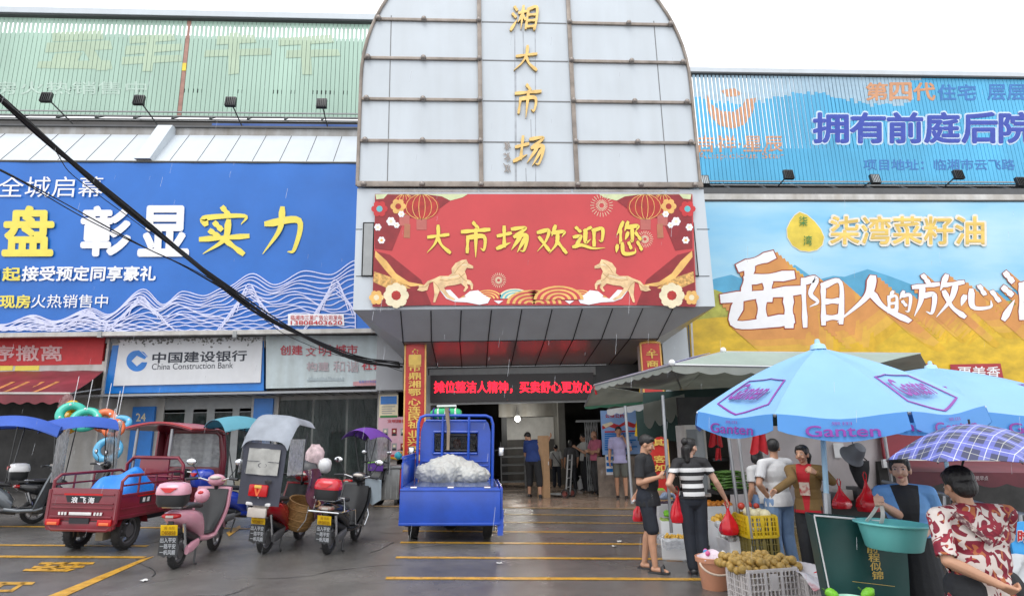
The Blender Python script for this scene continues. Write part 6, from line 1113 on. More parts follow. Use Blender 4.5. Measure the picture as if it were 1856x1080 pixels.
t = person('man in black T-shirt and black shorts looking down at his phone by the fruit stall', p, -2.1, h, dict(Rel=(.26, -.02, 1.1), Rwr=(.13, .2, 1.16), Lel=(-.25, -.08, 1.12), Lwr=(-.27, -.2, .92), Ran=(.1, .07, .08), Rkn=(.1, .07, .5), Lan=(-.1, -.12, .08), Lkn=(-.1, -.02, .5)), shirt=blackt, pants=navyt, leg=.47, hy=.1, hp=-.35, w=1.08, belly=.03, hem=.8, vox=.009, sandal=True, sleeve=.75, curl=(.7, .8), hn={'R': (-1, .3, .3)})
BM = t; hw_ = jw(t, 'Rwr'); pd = (jw(t, 'Rwr')-jw(t, 'Rel')).normalized(); t2 = thing('mobile_phone', 'dark mobile phone held up by the man in black', 'phone', hw_+pd*.11+V((0, 0, .06)), -1.75); mb = MB(); mb.box((0, 0, 0), (.075, .009, .15), blk, rx=-.5, bev=.004); mb.build('case', t2); mb = MB(); mb.box((0, -.006, .003), (.068, .003, .135), mat('phone_screen', (.2, .22, .25), rough=.1), rx=-.5); mb.build('screen', t2)
mb = MB(); mb.ell((-.08*h, -.125*h, .9*h/1.0*.545), (.05, .02, .02), whitem, 10, jit=.2); mb.build('pocket_tissue', t)
mb = MB(); mb.box((.19*h*.6, -.02, 1.41*h/1.7), (.05, .06, .012), lgrey, bev=.004); mb.build('shoulder_patch', t)
bagr = mat('red_plastic_film', (.6, .008, .02), rough=.22, var=.2, scale=7, trans=.12)
def bag(lab, top, w_=.13, L=.3, m=bagr, seed=1, gp='red plastic carrier bags'):
    t = thing('plastic_bag', lab, 'bag', top, group=gp); rr = random.Random(seed); ph = rr.random()*6; mb = MB()
    prof = [(.012, .0), (.03, -.2*L), (.075, -.4*L), (w_*.9, -.62*L), (w_, -.82*L), (w_*.85, -.96*L), (w_*.4, -L)]
    mb.loft([[V((r*math.cos(a)*(1+.14*math.sin(7*a+ph)*(1-i/7)+.07*math.sin(3*a+ph+i)), r*.75*math.sin(a)*(1+.14*math.sin(7*a+ph)*(1-i/7)), z)) for a in [2*PI*k/28 for k in range(28)]] for i, (r, z) in enumerate(prof)], m); mb.build('bag_body', t, smooth=30)
    mb = MB(); [mb.tube([(q*.012, 0, -.05*L), (q*.03, 0, .06), (q*.01, .0, .11)], [.012, .014, .008], m, 8, flat=.5) for q in (-1, 1)]; mb.build('handles', t); return t
bag('small red plastic bag hanging behind the man in black', jw(BM, 'Lwr')+V((0, 0, -.14)), .09, .24, seed=2)
stm = stripes('black_white_stripes', (.018, .018, .02), (.68, .68, .68), .1, .83, .48, 1.34)
p, h = standing(1268, 1042, 794)
t = person('woman in black and white striped top carrying red bags, seen from behind', p, -.12, h, dict(Lel=(-.32, -.1, 1.13), Lwr=(-.2, .1, 1.0), Rel=(.31, -.02, 1.14), Rwr=(.43, .06, .92), Lan=(-.07, .0, .08), Ran=(.06, -.05, .08), Lkn=(-.08, .02, .5), Rkn=(.07, .0, .5)), skin=skinp, fem=True, shirt=stm, pants=navyt, leg=1, style='bun', hy=-.9, w=.95, hem=.94, vox=.009, sleeve=.5, curl=(.9, 1.2))
bag('plump red plastic bag in the right hand of the striped woman', jw(t, 'Rwr')+V((.02, 0, -.12)), .13, .34, seed=3); bag('red plastic bag tucked at the left side of the striped woman', jw(t, 'Lwr')+V((.0, -.05, -.02)), .115, .36, seed=5)
p, h = standing(1128, 904, 773)
t = person('man in pale lilac short sleeved shirt and grey shorts phoning by the blue poster', p, PI-.25, h, dict(Lel=(-.27, .06, 1.15), Lwr=(-.13, .1, 1.42), Lan=(-.1, .05, .08), Rwr=(.25, .05, .88)), shirt=lil, pants=gshort, leg=.42, w=1, hem=.84, sleeve=.7, vox=.012, hy=.1, curl=(1.2, .5), hn={'L': (1, .3, 0)})
t2 = thing('mobile_phone', 'phone held to the ear of the man in lilac shirt', 'phone', jw(t, 'Lwr')+V((-.0, .0, .08))); mb = MB(); mb.box((0, 0, 0), (.012, .07, .14), blk, bev=.004); mb.build('case', t2); mb = MB(); mb.box((.007, 0, 0), (.003, .06, .12), lens); mb.build('screen', t2)
p, h = standing(1084, 895, 780)
t = person('balding man in pink polo shirt standing with folded arms at the hall entrance', p, PI/2+.45, h, dict(Lel=(-.24, .08, 1.13), Lwr=(.02, .22, 1.14), Rel=(.24, .08, 1.13), Rwr=(-.04, .2, 1.1)), shirt=pinkp, pants=dgry, w=1.02, belly=.03, bald=True, hem=.9, vox=.012, hp=-.3, sleeve=.65)
p, h = standing(1062, 890, 786)
t = person('woman in light grey T-shirt raising a phone, beside the man in pink', p, PI/2+.2, h, dict(Rel=(.22, .2, 1.22), Rwr=(.1, .36, 1.42), Lel=(-.23, .05, 1.12), Lwr=(-.1, .3, 1.3)), shirt=lgrey, pants=blackt, style='tail', w=.9, hem=.9, vox=.012, sleeve=.6)
p, h = standing(1038, 890, 797)
t = person('short haired person in charcoal top with back turned near the hand truck', p, .2, h, dict(), shirt=dgry, pants=blackt, style='bob', w=1, hem=.86, vox=.013, sleeve=.9, face=False)
p, h = standing(1010, 884, 806)
t = person('person in pale shirt with a dark shoulder strap deep in the entrance', p, -.2, h, dict(), shirt=lgrey, pants=navyt, style='short', w=.95, vox=.014, face=False, sleeve=.8)
mb = MB(); mb.tube([V((-.14, -.14, 1.4))*(h/1.7), V((.02, -.155, 1.15))*(h/1.7), V((.16, -.13, .95))*(h/1.7)], .018, navyt, 6, flat=.5); mb.build('shoulder_strap', t)
p, h = standing(968, 902, 778)
t = person('man in navy polo and black cropped trousers bending over a cardboard sheet', p, -.35, h, dict(Rel=(.32, .22, 1.35), Rwr=(.38, .42, 1.5), Lel=(-.26, .22, 1.05), Lwr=(-.1, .4, .95), Lan=(-.14, .08, .08), Ran=(.18, -.05, .08), Rkn=(.15, .0, .5), Lkn=(-.12, .1, .5), nek=(-.1, -.01, 1.42), che=(-.04, 0, 1.24)), shirt=navs, pants=blackt, leg=.72, w=1.1, lean=.3, hem=.9, vox=.011, sleeve=.7, hy=.9, hp=-.5)
card = mat('corrugated_cardboard', (.42, .26, .14), rough=.8, var=.1, scale=8); c0 = gr(980, 901); t2 = thing('cardboard_sheet', 'tall folded brown cardboard sheet held by the man in navy polo', 'cardboard', c0+V((.03, -.25, 0))); mb = MB(); mb.sheet(lambda u, v: V((-.13+.36*u*(1-.1*v)+.05*v, .18*abs(u-.5), 1.72*v)), 6, 6, card, .012); mb.build('board', t2, smooth=20); mb = MB(); mb.tube([(.2, .02, .9), (.2, .0, 1.0)], .012, whitem, 6); mb.build('tape', t2)
# hand truck
a = gr(1030, 902); t = thing('hand_truck', 'grey steel hand truck with black wheels standing in the entrance', 'hand truck', a, .9); mb = MB(); mb.tube([(-.12, 0, .15), (-.12, -.12, 1.2), (.12, -.12, 1.2), (.12, 0, .15)], .022, grey, 8); [mb.tube([(-.12, -.02-.03*k, .3+.25*k), (.12, -.02-.03*k, .3+.25*k)], .014, grey, 6) for k in range(4)]; mb.build('frame', t); mb = MB(); mb.box((0, .3, .1), (.4, .6, .02), grey); mb.tube([(0, .05, .1), (0, .65, .1)], .02, grey); mb.build('toe_plate', t)
for s in (-1, 1): wheel(t, (s*.2, -.02, .13), .13, .07, mat('dull_red_rim', (.2, .05, .04)), 'wheel', .4)
t = thing('plastic_bag', 'white plastic carrier bag on the floor by the people at the entrance', 'bag', gr(1053, 888)); mb = MB(); mb.loft([[V((r*math.cos(a)*(1+.12*math.sin(5*a)), r*.7*math.sin(a), z)) for a in [2*PI*k/20 for k in range(20)]] for r, z in ((.1, .0), (.14, .06), (.13, .2), (.05, .33), (.02, .38), (.06, .46))], wht); mb.build('bag_body', t)
for px, l_ in ((1117, 'red plastic bag slumped on the floor left of the man in lilac'), (1136, 'red plastic bag slumped on the floor right of the man in lilac')): bag(l_, gr(px, 893)+V((0, .5, .3)), .13, .31, seed=px)
# shelving racks left in the hall
t = thing('steel_rack', 'empty grey steel shelf rack standing inside the hall entrance', 'rack', gr(935, 886)+V((0, 1.2, 0))); 
for k in range(5): mb = MB(); mb.box((0, 0, .15+.28*k), (.85, .4, .03), grey); [mb.tube([(-.42, -.2, .19+.28*k), (.42, -.2, .19+.28*k)], .01, grey, 5)]; mb.build('shelf', t)
for x in (-.42, .42):
    for y in (-.2, .2): mb = MB(); mb.box((x, y, .75), (.03, .03, 1.5), grey); mb.build('post', t)
# vendor and customers at the stall
p = at(1420, 985, 8.1); p.z = gz(p.x); h = (at(1412, 795, 8.1).z-p.z)
t = person('customer in white T-shirt and pale jeans with hand on hip, back turned', p, .25, h, dict(Lel=(-.36, -.1, 1.15), Lwr=(-.17, -.02, .98), Rwr=(.22, .15, .95), Rel=(.25, .05, 1.13)), shirt=wht, pants=jean, style='short', w=1.1, hem=.86, vox=.01, sleeve=.7, hy=-.7)
p = at(1388, 985, 8.8); p.z = gz(p.x); h = at(1385, 812, 8.8).z-p.z
t = person('customer in white T-shirt half hidden left of the other white T-shirt', p, .5, h, dict(Rwr=(.2, .2, .98), Rel=(.24, .05, 1.13)), shirt=wht, pants=jean, style='bob', hem=.9, vox=.012, sleeve=.6, hy=-.4, face=False)
p = at(1478, 1000, 7.7); p.z = gz(p.x); h = at(1470, 806, 7.7).z-p.z
t = person('stall vendor woman in olive brown jacket reaching out and wiping her mouth', p, PI-.75, h, dict(Rel=wl(p, PI-.75, h, at(1436, 868, 7.45)), Rwr=wl(p, PI-.75, h, at(1404, 890, 7.2)), Lel=wl(p, PI-.75, h, at(1508, 872, 7.5)), Lwr=wl(p, PI-.75, h, at(1478, 856, 7.42)), Rsh=(.185, -.01, 1.385)), fem=True, shirt=openfront('open_olive_jacket', (.17, .1, .03), (.42, .012, .02), .04, .12, .9, h/1.7), pants=blackt, style='tail', hem=.86, vox=.009, sleeve=1.9, w=1.05, lean=.05, hy=-.2, jacket=True, curl=(.9, .3))
mb = MB(); s = h/1.7; mb.sheet(lambda u, v: V(((u-.5)*.12, .132+.01*math.cos((u-.5)*3), 1.08+.16*v))*s, 6, 6, mat('cream_print', (.6, .5, .42), col2=(.4, .02, .03), scale=14, amount=.55), .004); mb.build('top_print', t)
# woman with basin
p = at(1672, 1100, 5.0); p.z = gz(p.x); h = at(1632, 826, 5.0).z-p.z
t = person('woman in sky blue jacket holding the handle of a green bag and a turquoise basin', p, PI-.45, h, dict(Rel=wl(p, PI-.45, h, at(1628, 932, 4.95)), Rwr=wl(p, PI-.45, h, at(1594, 912, 4.75)), Lel=wl(p, PI-.45, h, at(1705, 950, 5.0)), Lwr=wl(p, PI-.45, h, at(1682, 962, 4.75))), skin=skinp, fem=True, shirt=openfront('open_blue_jacket', (.13, .3, .58), (.016, .017, .02), .035, .16, 0, h/1.7), pants=blackt, skirt=.2, style='tail', hem=.9, vox=.007, sleeve=.8, w=.98, hy=-.25, jacket=True, curl=(.9, 1.1))
WB = t; s = h/1.7; mb = MB(); [mb.ell(V((.0, .142-.02*k, .98+.11*k))*s, .007*s, gold, 8) for k in range(3)]; mb.build('jacket_button', t); mb = MB(); 0 and mb.sheet(lambda u, v: V(((u-.5)*(.1+.09*v), .128+.02*math.cos((u-.5)*3.1)-.055*v*v, .93+.49*v))*s, 8, 10, blackt, .012)
# woman in printed shirt with the checked umbrella
prn = scroll()
p = at(1790, 1100, 3.85); p.z = gz(p.x); h = at(1760, 848, 3.85).z-p.z
t = person('woman in maroon and cream printed shirt under the checked umbrella, back turned', p, .05, h, dict(Lel=(-.32, -.1, 1.12), Lwr=(-.06, -.2, .98), Rel=(.33, .12, 1.2), Rwr=(.18, .26, 1.36), nek=(0, .02, 1.44)), skin=skinm, shirt=prn, pants=blackt, style='puffy', hem=.84, vox=.007, sleeve=.85, w=1.42, hp=-.25, curl=(.9, 1.4), belly=.02)
UW = t
mb = MB(); s = h/1.7
for q in (-1, 1): mb.sheet(lambda u, v: V((q*(.02+.2*v)-.02*(1-2*u)*.8, -.135-.012*math.cos(v*2)-.0*u+.02*v, 1.22+.2*v+.02*(u-.5)))*s, 2, 8, mat('cream_trim', (.62, .55, .48), col2=(.1, .02, .03), scale=30, amount=.45), .005)
mb.build('chain_trim_print', t)
# ================================================================ stall, umbrellas, goods
steel = mat('galvanised_steel', (.35, .36, .37), rough=.35, metal=.6)
# --- fruit stall tent
tgt = canvas('grey_green_canvas', (.42, .5, .44), .35); tgu = canvas('worn_canvas', (.42, .44, .4), .45, .2, 1.5); lilc = canvas('lilac_canvas', (.5, .5, .68), .4); gtrim = mat('green_trim', (.1, .32, .2), rough=.6)
P1, P2, P3, P4, P5 = at(1060, 736, 11.4), at(1077, 698, 10.4), at(1218, 661, 8.6), at(1311, 638, 9.5), at(1668, 641, 9.0)
P6 = at(1560, 668, 8.0); PB = at(1236, 708, 12.6); PB2 = at(1700, 700, 12.2)
t = thing('market_tent', 'grey green canvas stall tent on thin steel poles beside the entrance', 'tent', V((P3.x+1.2, 9.6, gz(P3.x))))
def patch(a, b, c, d, m, sag=.06, n=14, th=.008):
    mb.sheet(lambda u, v: a.lerp(b, u).lerp(d.lerp(c, u), v)-V((0, 0, sag*math.sin(PI*u)*math.sin(PI*v)+.01*math.sin(u*30)*math.sin(PI*v))), n, n, m, th)
mb = MB(); patch(P4, P5, P6, P3, tgt, .05); patch(P3, P4, PB, P2, tgu, .1); patch(P4, P5, PB2, PB, tgu, .1); patch(P2+V((0, 0, .02)), P3+V((0, 0, .03)), P4+V((-.1, .3, .03)), at(1172, 675, 11.0), lilc, .02, 8); patch(P1, P2, at(1165, 712, 11.6), at(1165, 727, 11.9), tgu, .02, 8); mb.build('canopy_sheet', t, True, 60)
mb = MB()
def val(a, b, n, dp, m): mb.sheet(lambda u, v: a.lerp(b, u)-V((0, 0, v*dp*(.7+.3*abs(math.sin(u*n*PI))))), n*6, 2, m, .005)
val(P3, P6, 7, .13, tgu); val(P2, P3, 9, .1, tgu); val(at(1100, 742, 11.2), at(1166, 732, 11.2), 4, .12, whitem); val(P1, at(1165, 728, 11.9), 4, .06, gtrim); val(at(1165, 732, 11.8), at(1240, 714, 12.2), 4, .5, tgu); mb.sheet(lambda u, v: at(1150, 712, 12.3).lerp(at(1650, 682, 12.0), u)-V((0, .04*math.sin(u*40), v*(.95+.06*math.sin(u*60)))), 60, 4, mat('dark_green_curtain', (.02, .045, .04), rough=.8), .006); mb.build('scalloped_valance', t, True)
mb = MB(); [mb.tube([a, b], .018, steel, 6) for a, b in ((P3, P4), (P4, P5), (P3, P2), (P2, P1), (P3, P6), (P3, PB))]; [mb.ell(a+V((0, 0, .03)), .05, whitem, 10) for a in (P3, P4)]; mb.tube([P2, P2-V((-.03, 0, .16))], .02, redcl, 6); mb.build('roof_frame', t, True)
for (x0, y0, x1, y1, Y) in ((1133, 735, 1146, 912, 10.0), (1201, 716, 1217, 965, 9.0), (1318, 770, 1342, 960, 8.3), (1336, 775, 1362, 975, 7.9), (1600, 770, 1620, 900, 9.5)):
    mb = MB(); A = at(x0, y0, Y); B = at(x1, y1, Y); mb.tube([A, (A.x, Y, gz(A.x)) if B.z > 1.2 else B], .024, steel, 8); mb.build('pole', t, True)
# --- white backdrop sheet and things behind the stall
bsh = mat('white_tarpaulin', (.55, .5, .5), rough=.45, var=.12, scale=1.5, bump=.3, bscale=4)
t = thing('backdrop_sheet', 'white plastic sheet hung as the back wall of the fruit stall', 'sheet', at(1470, 900, 10.3)); mb = MB(); A, B, C_, D = at(1325, 770, 10.4), at(1605, 775, 10.4), at(1612, 905, 10.4), at(1325, 930, 10.4); mb.sheet(lambda u, v: A.lerp(B, u).lerp(D.lerp(C_, u), v)+V((0, .05*math.sin(u*25+v*3), 0)), 50, 8, bsh, .006); mb.build('sheet', t, True); mb = MB()
for k in range(4): a = at(1512+6*(k % 2)*1.6, 806+k*6, 10.3); ptext(mb, '付款码'[k % 3], (1512+(k % 2)*12, 806+k*5, 1522+(k % 2)*12, 812+k*5), 10.3, blacki, off=.01) if 0 else None
pbox(mb, 1510, 803, 1532, 829, 10.3, .008, whitem); mb.build('payment_card', t, True)
t = thing('freezer', 'white upright glass door freezer behind the striped woman', 'freezer', at(1268, 900, 10.6)); mb = MB(); pbox(mb, 1240, 770, 1290, 900, 10.6, .5, wallw, .02); mb.build('cabinet', t, True); mb = MB(); pbox(mb, 1244, 778, 1285, 895, 10.58, .015, mat('freezer_glass', (.22, .24, .25), rough=.08)); mb.build('glass_door', t, True); mb = MB(); pbox(mb, 1241, 800, 1243, 840, 10.55, .03, steel); mb.build('handle', t, True)
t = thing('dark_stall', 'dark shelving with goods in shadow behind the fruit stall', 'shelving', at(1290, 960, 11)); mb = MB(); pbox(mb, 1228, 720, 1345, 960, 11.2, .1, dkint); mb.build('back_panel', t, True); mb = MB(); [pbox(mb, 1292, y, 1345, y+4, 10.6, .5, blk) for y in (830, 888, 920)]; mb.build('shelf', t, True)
for k, (x0, y0, x1, y1, Y, l_) in enumerate(((1284, 778, 1311, 808, 10.0, 'small red cloth hanging over the white freezer'), (1359, 778, 1394, 820, 7.6, 'red apron hanging under the rim of the big parasol'), (1296, 812, 1308, 832, 9.9, 'dark red strip of cloth hanging among the goods'))):
    t = thing('hanging_cloth', l_, 'cloth', at(x0, y0, Y)); mb = MB(); A, B, D = at(x0, y0, Y), at(x1, y0, Y), at(x0, y1, Y); mb.sheet(lambda u, v: A.lerp(B, .5+(u-.5)*(.6+.4*v))+(D-A)*v*(1+.1*math.sin(u*9))+V((0, .03*math.sin(u*14), 0)), 14, 8, redcl, .006); mb.build('fabric', t, True); mb = MB(); mb.tube([A.lerp(B, .5), A.lerp(B, .5)+V((0, 0, .25))], .004, blk, 4); mb.build('string', t, True)
grn = mat('green_bean_heap', (.07, .16, .025), rough=.5, var=.5, scale=20); t = thing('green_beans', 'heap of long green beans stacked on the dark shelf', 'vegetables', at(1325, 885, 9.4)); mb = MB(); rr = random.Random(4)
for k in range(150): l = k//25; z = l*.045; y = rr.uniform(-.15, .15); x = rr.uniform(-.06, .06); mb.tube([(-.24+.02*l+x, y, z+rr.uniform(0, .02)), (x, y+rr.uniform(-.03, .03), z+.03), (.24-.02*l+x, y, z+rr.uniform(0, .02))], .011, grn, 5)
mb.build('beans', t); mb = MB(); mb.box((0, 0, -.04), (.6, .4, .05), blk); mb.build('tray', t)
for (px, py, l_, w_, L_) in ((1568, 868, 'large red plastic bag hung on the white backdrop rail', .2, .48), (1521, 880, 'lower red plastic bag hung beside the vendor woman', .14, .34)): bag(l_, at(px, py, 9.3), w_, L_, seed=px)
gcap = mat('grey_felt', (.13, .14, .16), rough=.8); t = thing('hat', 'grey hat hanging from the stall rail', 'hat', at(1548, 822, 9.4)); mb = MB(); mb.lathe([(.01, .2), (.09, .17), (.13, .06), (.14, -.02), (.19, -.07), (.185, -.08), (.12, -.03)], gcap, 18, R=Euler((.9, .3, 0)).to_matrix()); mb.build('crown_and_brim', t); mb = MB(); mb.tube([(0, 0, .1), (.0, 0, .42)], .008, gcap, 5); mb.build('cord', t)
t = thing('cloth_bag', 'black cloth bag hanging below the grey hat', 'bag', at(1556, 835, 9.5)); mb = MB(); mb.loft([[V((w_*math.cos(a), .07*math.sin(a), z)) for a in [2*PI*k/16 for k in range(16)]] for w_, z in ((.17, 0), (.16, -.12), (.1, -.3), (.03, -.42))], blackt); mb.build('bag_body', t); mb = MB(); mb.tube([(-.14, 0, 0), (0, 0, .14), (.14, 0, 0)], .01, blackt, 6); mb.build('strap', t)
# --- fruit and boxes
lf = mat('bright_leaf', (.18, .5, .03), rough=.45, var=.3, scale=12, bump=.5, bscale=25)
foam = mat('white_foam', (.7, .71, .72), rough=.55, var=.05, bump=.2, bscale=90); film = glassy('bag_film', (.9, .92, .95), .6, .15, .8)
def fbox(lab, px, py, Y, w_, d_, h_, fm=None, fr=.04, n=0, rz=0, zb=None, gp='foam fruit boxes'):
    p = gr(px, py); t = thing('foam_box', lab, 'box', p, rz, gp); mb = MB(); th = .03
    for c, d in (((0, 0, th/2), (w_, d_, th)), ((0, -d_/2+th/2, h_/2), (w_, th, h_)), ((0, d_/2-th/2, h_/2), (w_, th, h_)), ((-w_/2+th/2, 0, h_/2), (th, d_-2*th, h_)), ((w_/2-th/2, 0, h_/2), (th, d_-2*th, h_))): mb.box(c, d, foam, bev=.008)
    mb.build('tub', t)
    return t, PM[t.name]
ft = {}
def fruit(kind, m, n, area, T, r, gp, lab, layers=2, sq=(1, 1, 1), seed=0, stalk=False):
    rr = random.Random(seed+n); first = ft.get(kind); k = 0; w_, d_ = area
    lo = 0; 
    nx = max(1, int(w_/(r*1.9))); ny = max(1, int(d_/(r*1.9)))
    for l in range(layers):
        for i in range(nx-l):
            for q in range(ny-l):
                if k >= n: return
                x = (i-(nx-l-1)/2)*w_/nx+rr.uniform(-.45, .45)*r; y = (q-(ny-l-1)/2)*d_/ny+rr.uniform(-.45, .45)*r; z = l*r*1.25+rr.uniform(-.3, .3)*r
                loc = T @ V((x, y, z)); 
                if first is None:
                    mb = MB(); mb.ell((0, 0, 0), (r*sq[0], r*sq[1], r*sq[2]), m, 14); o = mb.build(kind, None); ft[kind] = first = o
                else: o = first.copy(); COL.objects.link(o)
                s = rr.uniform(.8, 1.15); o.matrix_world = M.Translation(loc) @ Euler((rr.uniform(0, 3), rr.uniform(0, 3), rr.uniform(0, 6))).to_matrix().to_4x4() @ M.Scale(s, 4); tag(o, lab, 'fruit', gp); k += 1
pear = mat('russet_pear_skin', (.44, .28, .075), rough=.42, var=.35, scale=30, spec=.4); yelf = mat('yellow_fruit', (.7, .42, .06), rough=.4, var=.2); orf = mat('orange_fruit', (.7, .25, .03), rough=.45); net = mat('white_foam_net', (.62, .64, .62), rough=.6, var=.15, scale=30, bump=.6, bscale=70); grape = mat('green_grape', (.3, .42, .1), rough=.3); dgrape = mat('dark_grape', (.035, .015, .05), rough=.3)
# the crate of russet pears
crw = mat('white_plastic_crate', (.62, .58, .56), rough=.45, var=.08)
def crate(lab, corner, w_, d_, h_, rz, m, gp=None, nv=12, nh=6):
    t = thing('plastic_crate', lab, 'crate', corner, rz, gp)
    for nm, ax, off in (('side_wall', 0, -d_/2), ('side_wall', 0, d_/2), ('end_wall', 1, -w_/2), ('end_wall', 1, w_/2)):
        mb = MB(); L = w_ if ax == 0 else d_; k = int(nv*L/w_)
        def bx(c, d, off=off, ax=ax): mb.box((c[0], off, c[1]) if ax == 0 else (off, c[0], c[1]), (d[0], .016, d[1]) if ax == 0 else (.016, d[0], d[1]), m, bev=.003)
        for i in range(k+1): bx((-L/2+L*i/k, h_/2), (.012 if i % (k//3 or 1) else .035, h_))
        for i in range(nh+1): mb.box((0, off*1.003, h_*i/nh) if ax == 0 else (off*1.003, 0, h_*i/nh), (L, .013, .012 if 0 < i < nh else .035) if ax == 0 else (.013, L, .012 if 0 < i < nh else .035), m, bev=.003)
        if ax == 0 and off < 0: mb.box((0, off*1.01, h_*.72), (L*.14, .015, h_*.4), m, bev=.003)
        mb.build(nm, t)
    mb = MB(); mb.box((0, 0, .01), (w_-.02, d_-.02, .015), m); mb.build('base', t); return t
CY = 6.55; a = at(1348, 1035, CY); b = at(1443, 1033, CY); cw_ = b.x-a.x; ztop = a.z+.0; cc = V(((a.x+b.x)/2, CY+.2, gz(a.x))); ch_ = ztop-cc.z
t = crate('white slatted plastic crate heaped with russet pears', cc, cw_, .42, ch_, .12, crw)
fruit('russet_pear', pear, 95, (cw_*1.3, .62), M.Translation((cc.x-.0, cc.y+.12, cc.z+ch_+.0)) @ Euler((0, -.0, .1)).to_matrix().to_4x4(), .045, 'russet pears heaped on the crate', 'one of the round russet brown pears heaped on the white crate', 3)
cc2 = V((cc.x+cw_*.5+.22, CY+.12, gz(cc.x))); t = crate('white plastic crate draped with clear film beside the pear crate', cc2, .36, .4, ch_*.82, .05, crw)
t = thing('plastic_film', 'crumpled clear and red plastic film spread over the smaller crate', 'plastic film', cc2+V((0, 0, ch_*.82))); mb = MB(); mb.sheet(lambda u, v: V(((u-.5)*.44, (v-.7)*.6, .05*math.sin(u*9+v*5)*math.sin(PI*u)+.06-.35*max(0, .35-v))), 20, 16, mat('film_white', (.6, .57, .58), rough=.25, col2=(.45, .03, .05), scale=6, amount=.62), .004); mb.build('film', t, smooth=25); mb = MB(); mb.ell((.06, -.12, .03), (.12, .09, .05), bagr, 10, jit=.15); mb.build('red_bag_scrap', t)
# bucket
bk = mat('peach_plastic', (.6, .28, .17), rough=.35, var=.06); p = gr(1297, 1066); t = thing('bucket', 'peach coloured plastic bucket with a bail handle full of wrapped items', 'bucket', p); mb = MB(); mb.lathe([(.145, .0), (.15, .01), (.185, .3), (.205, .305), (.208, .355), (.198, .36), (.19, .33), (.14, .03), (.01, .03)], bk, 32, cap=False); mb.build('pail', t); mb = MB(); mb.tube([(-.205*math.cos(a), -.12-.12*math.sin(a)*.9, .31-.12*math.sin(a)) for a in [PI*k/14 for k in range(15)]], .012, mat('cream_handle', (.62, .5, .4)), 8); mb.build('bail_handle', t)
rr = random.Random(8); mb = MB(); mb.sheet(lambda u, v: V(((u-.5)*.34*(1-.2*abs(v-.5)), (v-.5)*.34*(1-.2*abs(u-.5)), .33+.08*math.sin(PI*u)*math.sin(PI*v)+.025*math.sin(u*17+v*9))), 18, 18, mat('pinkish_film', (.66, .55, .6), rough=.2, var=.2, scale=9), .004); t2 = thing('wrapped_items', 'crumpled film with pink and blue wrapped items filling the peach bucket', 'packages', p); mb.build('film', t2, smooth=25); mb = MB(); [mb.ell((rr.uniform(-.1, .1), rr.uniform(-.12, .08), .4), .03, m_, 8) for m_ in (mat('pink_wrap', (.7, .12, .3)), mat('blue_wrap', (.1, .3, .6)), mat('pink_wrap', (.7, .12, .3)), whitem)]; mb.build('wrapped_sweets', t2)
# foam boxes along the stall
t, T = fbox('foam box of yellow longans at the feet of the man in black', 1231, 1012, 0, .46, .36, .3, rz=-.35); fruit('longan', yelf, 60, (.36, .26), T @ M.Translation((0, 0, .3)), .02, 'small yellow fruit in the foam box', 'one of the small yellow fruits heaped in the bagged foam box', 2)
t2 = thing('plastic_liner', 'clear plastic liner folded over the longan box', 'plastic liner', PM[t.name] @ V((0, 0, .22))); mb = MB(); mb.loft([[V(((.245+o)*math.copysign(min(1, abs(1.3*math.cos(a))), math.cos(a)), (.195+o)*math.copysign(min(1, abs(1.3*math.sin(a))), math.sin(a)), z+.01*math.sin(9*a))) for a in [2*PI*k/40 for k in range(40)]] for o, z in ((.015, -.05), (.02, .06), (.0, .09), (-.03, .08))], film, cap=False); mb.build('liner', t2, smooth=30)
mb = MB(); mb.box((0, -.03, .03), (.5, .3, .06), mat('brown_card_edge', (.3, .16, .06))); tt = thing('wooden_pallet', 'brown wooden pallet under the longan box', 'pallet', PM[t.name] @ V((.02, -.0, -.05))); mb.build('boards', tt)
t, T = fbox('tall foam box behind the longan box topped with green grapes', 1222, 985, 0, .42, .4, .38, rz=-.2); fruit('green_grape', grape, 70, (.4, .3), T @ M.Translation((0, 0, .38)), .02, 'green grapes in the tall foam box', 'one of the green grapes heaped in the tall foam box', 2)
t, T = fbox('foam box of dark grapes at the end of the stall behind the man in black', 1215, 960, 0, .5, .4, .5); fruit('dark_grape', dgrape, 70, (.4, .3), T @ M.Translation((0, 0, .5)), .02, 'dark grapes in the far foam box', 'one of the dark purple grapes in the far foam box', 2)
t, T = fbox('foam box of netted pears behind the pear crate', 1362, 1035, 0, .72, .42, .42, rz=.05); fruit('netted_pear', net, 60, (.68, .38), T @ M.Translation((0, 0, .44)), .045, 'white netted pears', 'one of the pale pears wrapped in white foam net behind the pear crate', 2)
t, T = fbox('foam box of yellow mangoes under the red bag', 1322, 1008, 0, .42, .4, .5); fruit('mango', yelf, 24, (.44, .32), T @ M.Translation((0, 0, .52)), .045, 'yellow mangoes', 'one of the yellow mangoes in the foam box near the tent poles', 2, (1, .8, .75))
t, T = fbox('foam box of oranges at the back of the stall', 1300, 985, 0, .5, .4, .62); fruit('orange', orf, 24, (.54, .32), T @ M.Translation((0, 0, .64)), .042, 'oranges', 'one of the oranges in the back foam box', 2)
ycr = mat('yellow_plastic_crate', (.58, .4, .01), rough=.4); pz = at(1383, 966, 7.9); t0 = crate('dull olive plastic crate under the yellow melon crate', V((pz.x, 8.1, gz(pz.x))), .36, .4, .5, 0, mat('olive_crate', (.14, .11, .02)), nv=8); t = crate('bright yellow plastic crate of melons between the tent poles and the jeans', V((pz.x, 8.1, gz(pz.x)+.51)), .38, .42, .24, 0, ycr, nv=8, nh=4)
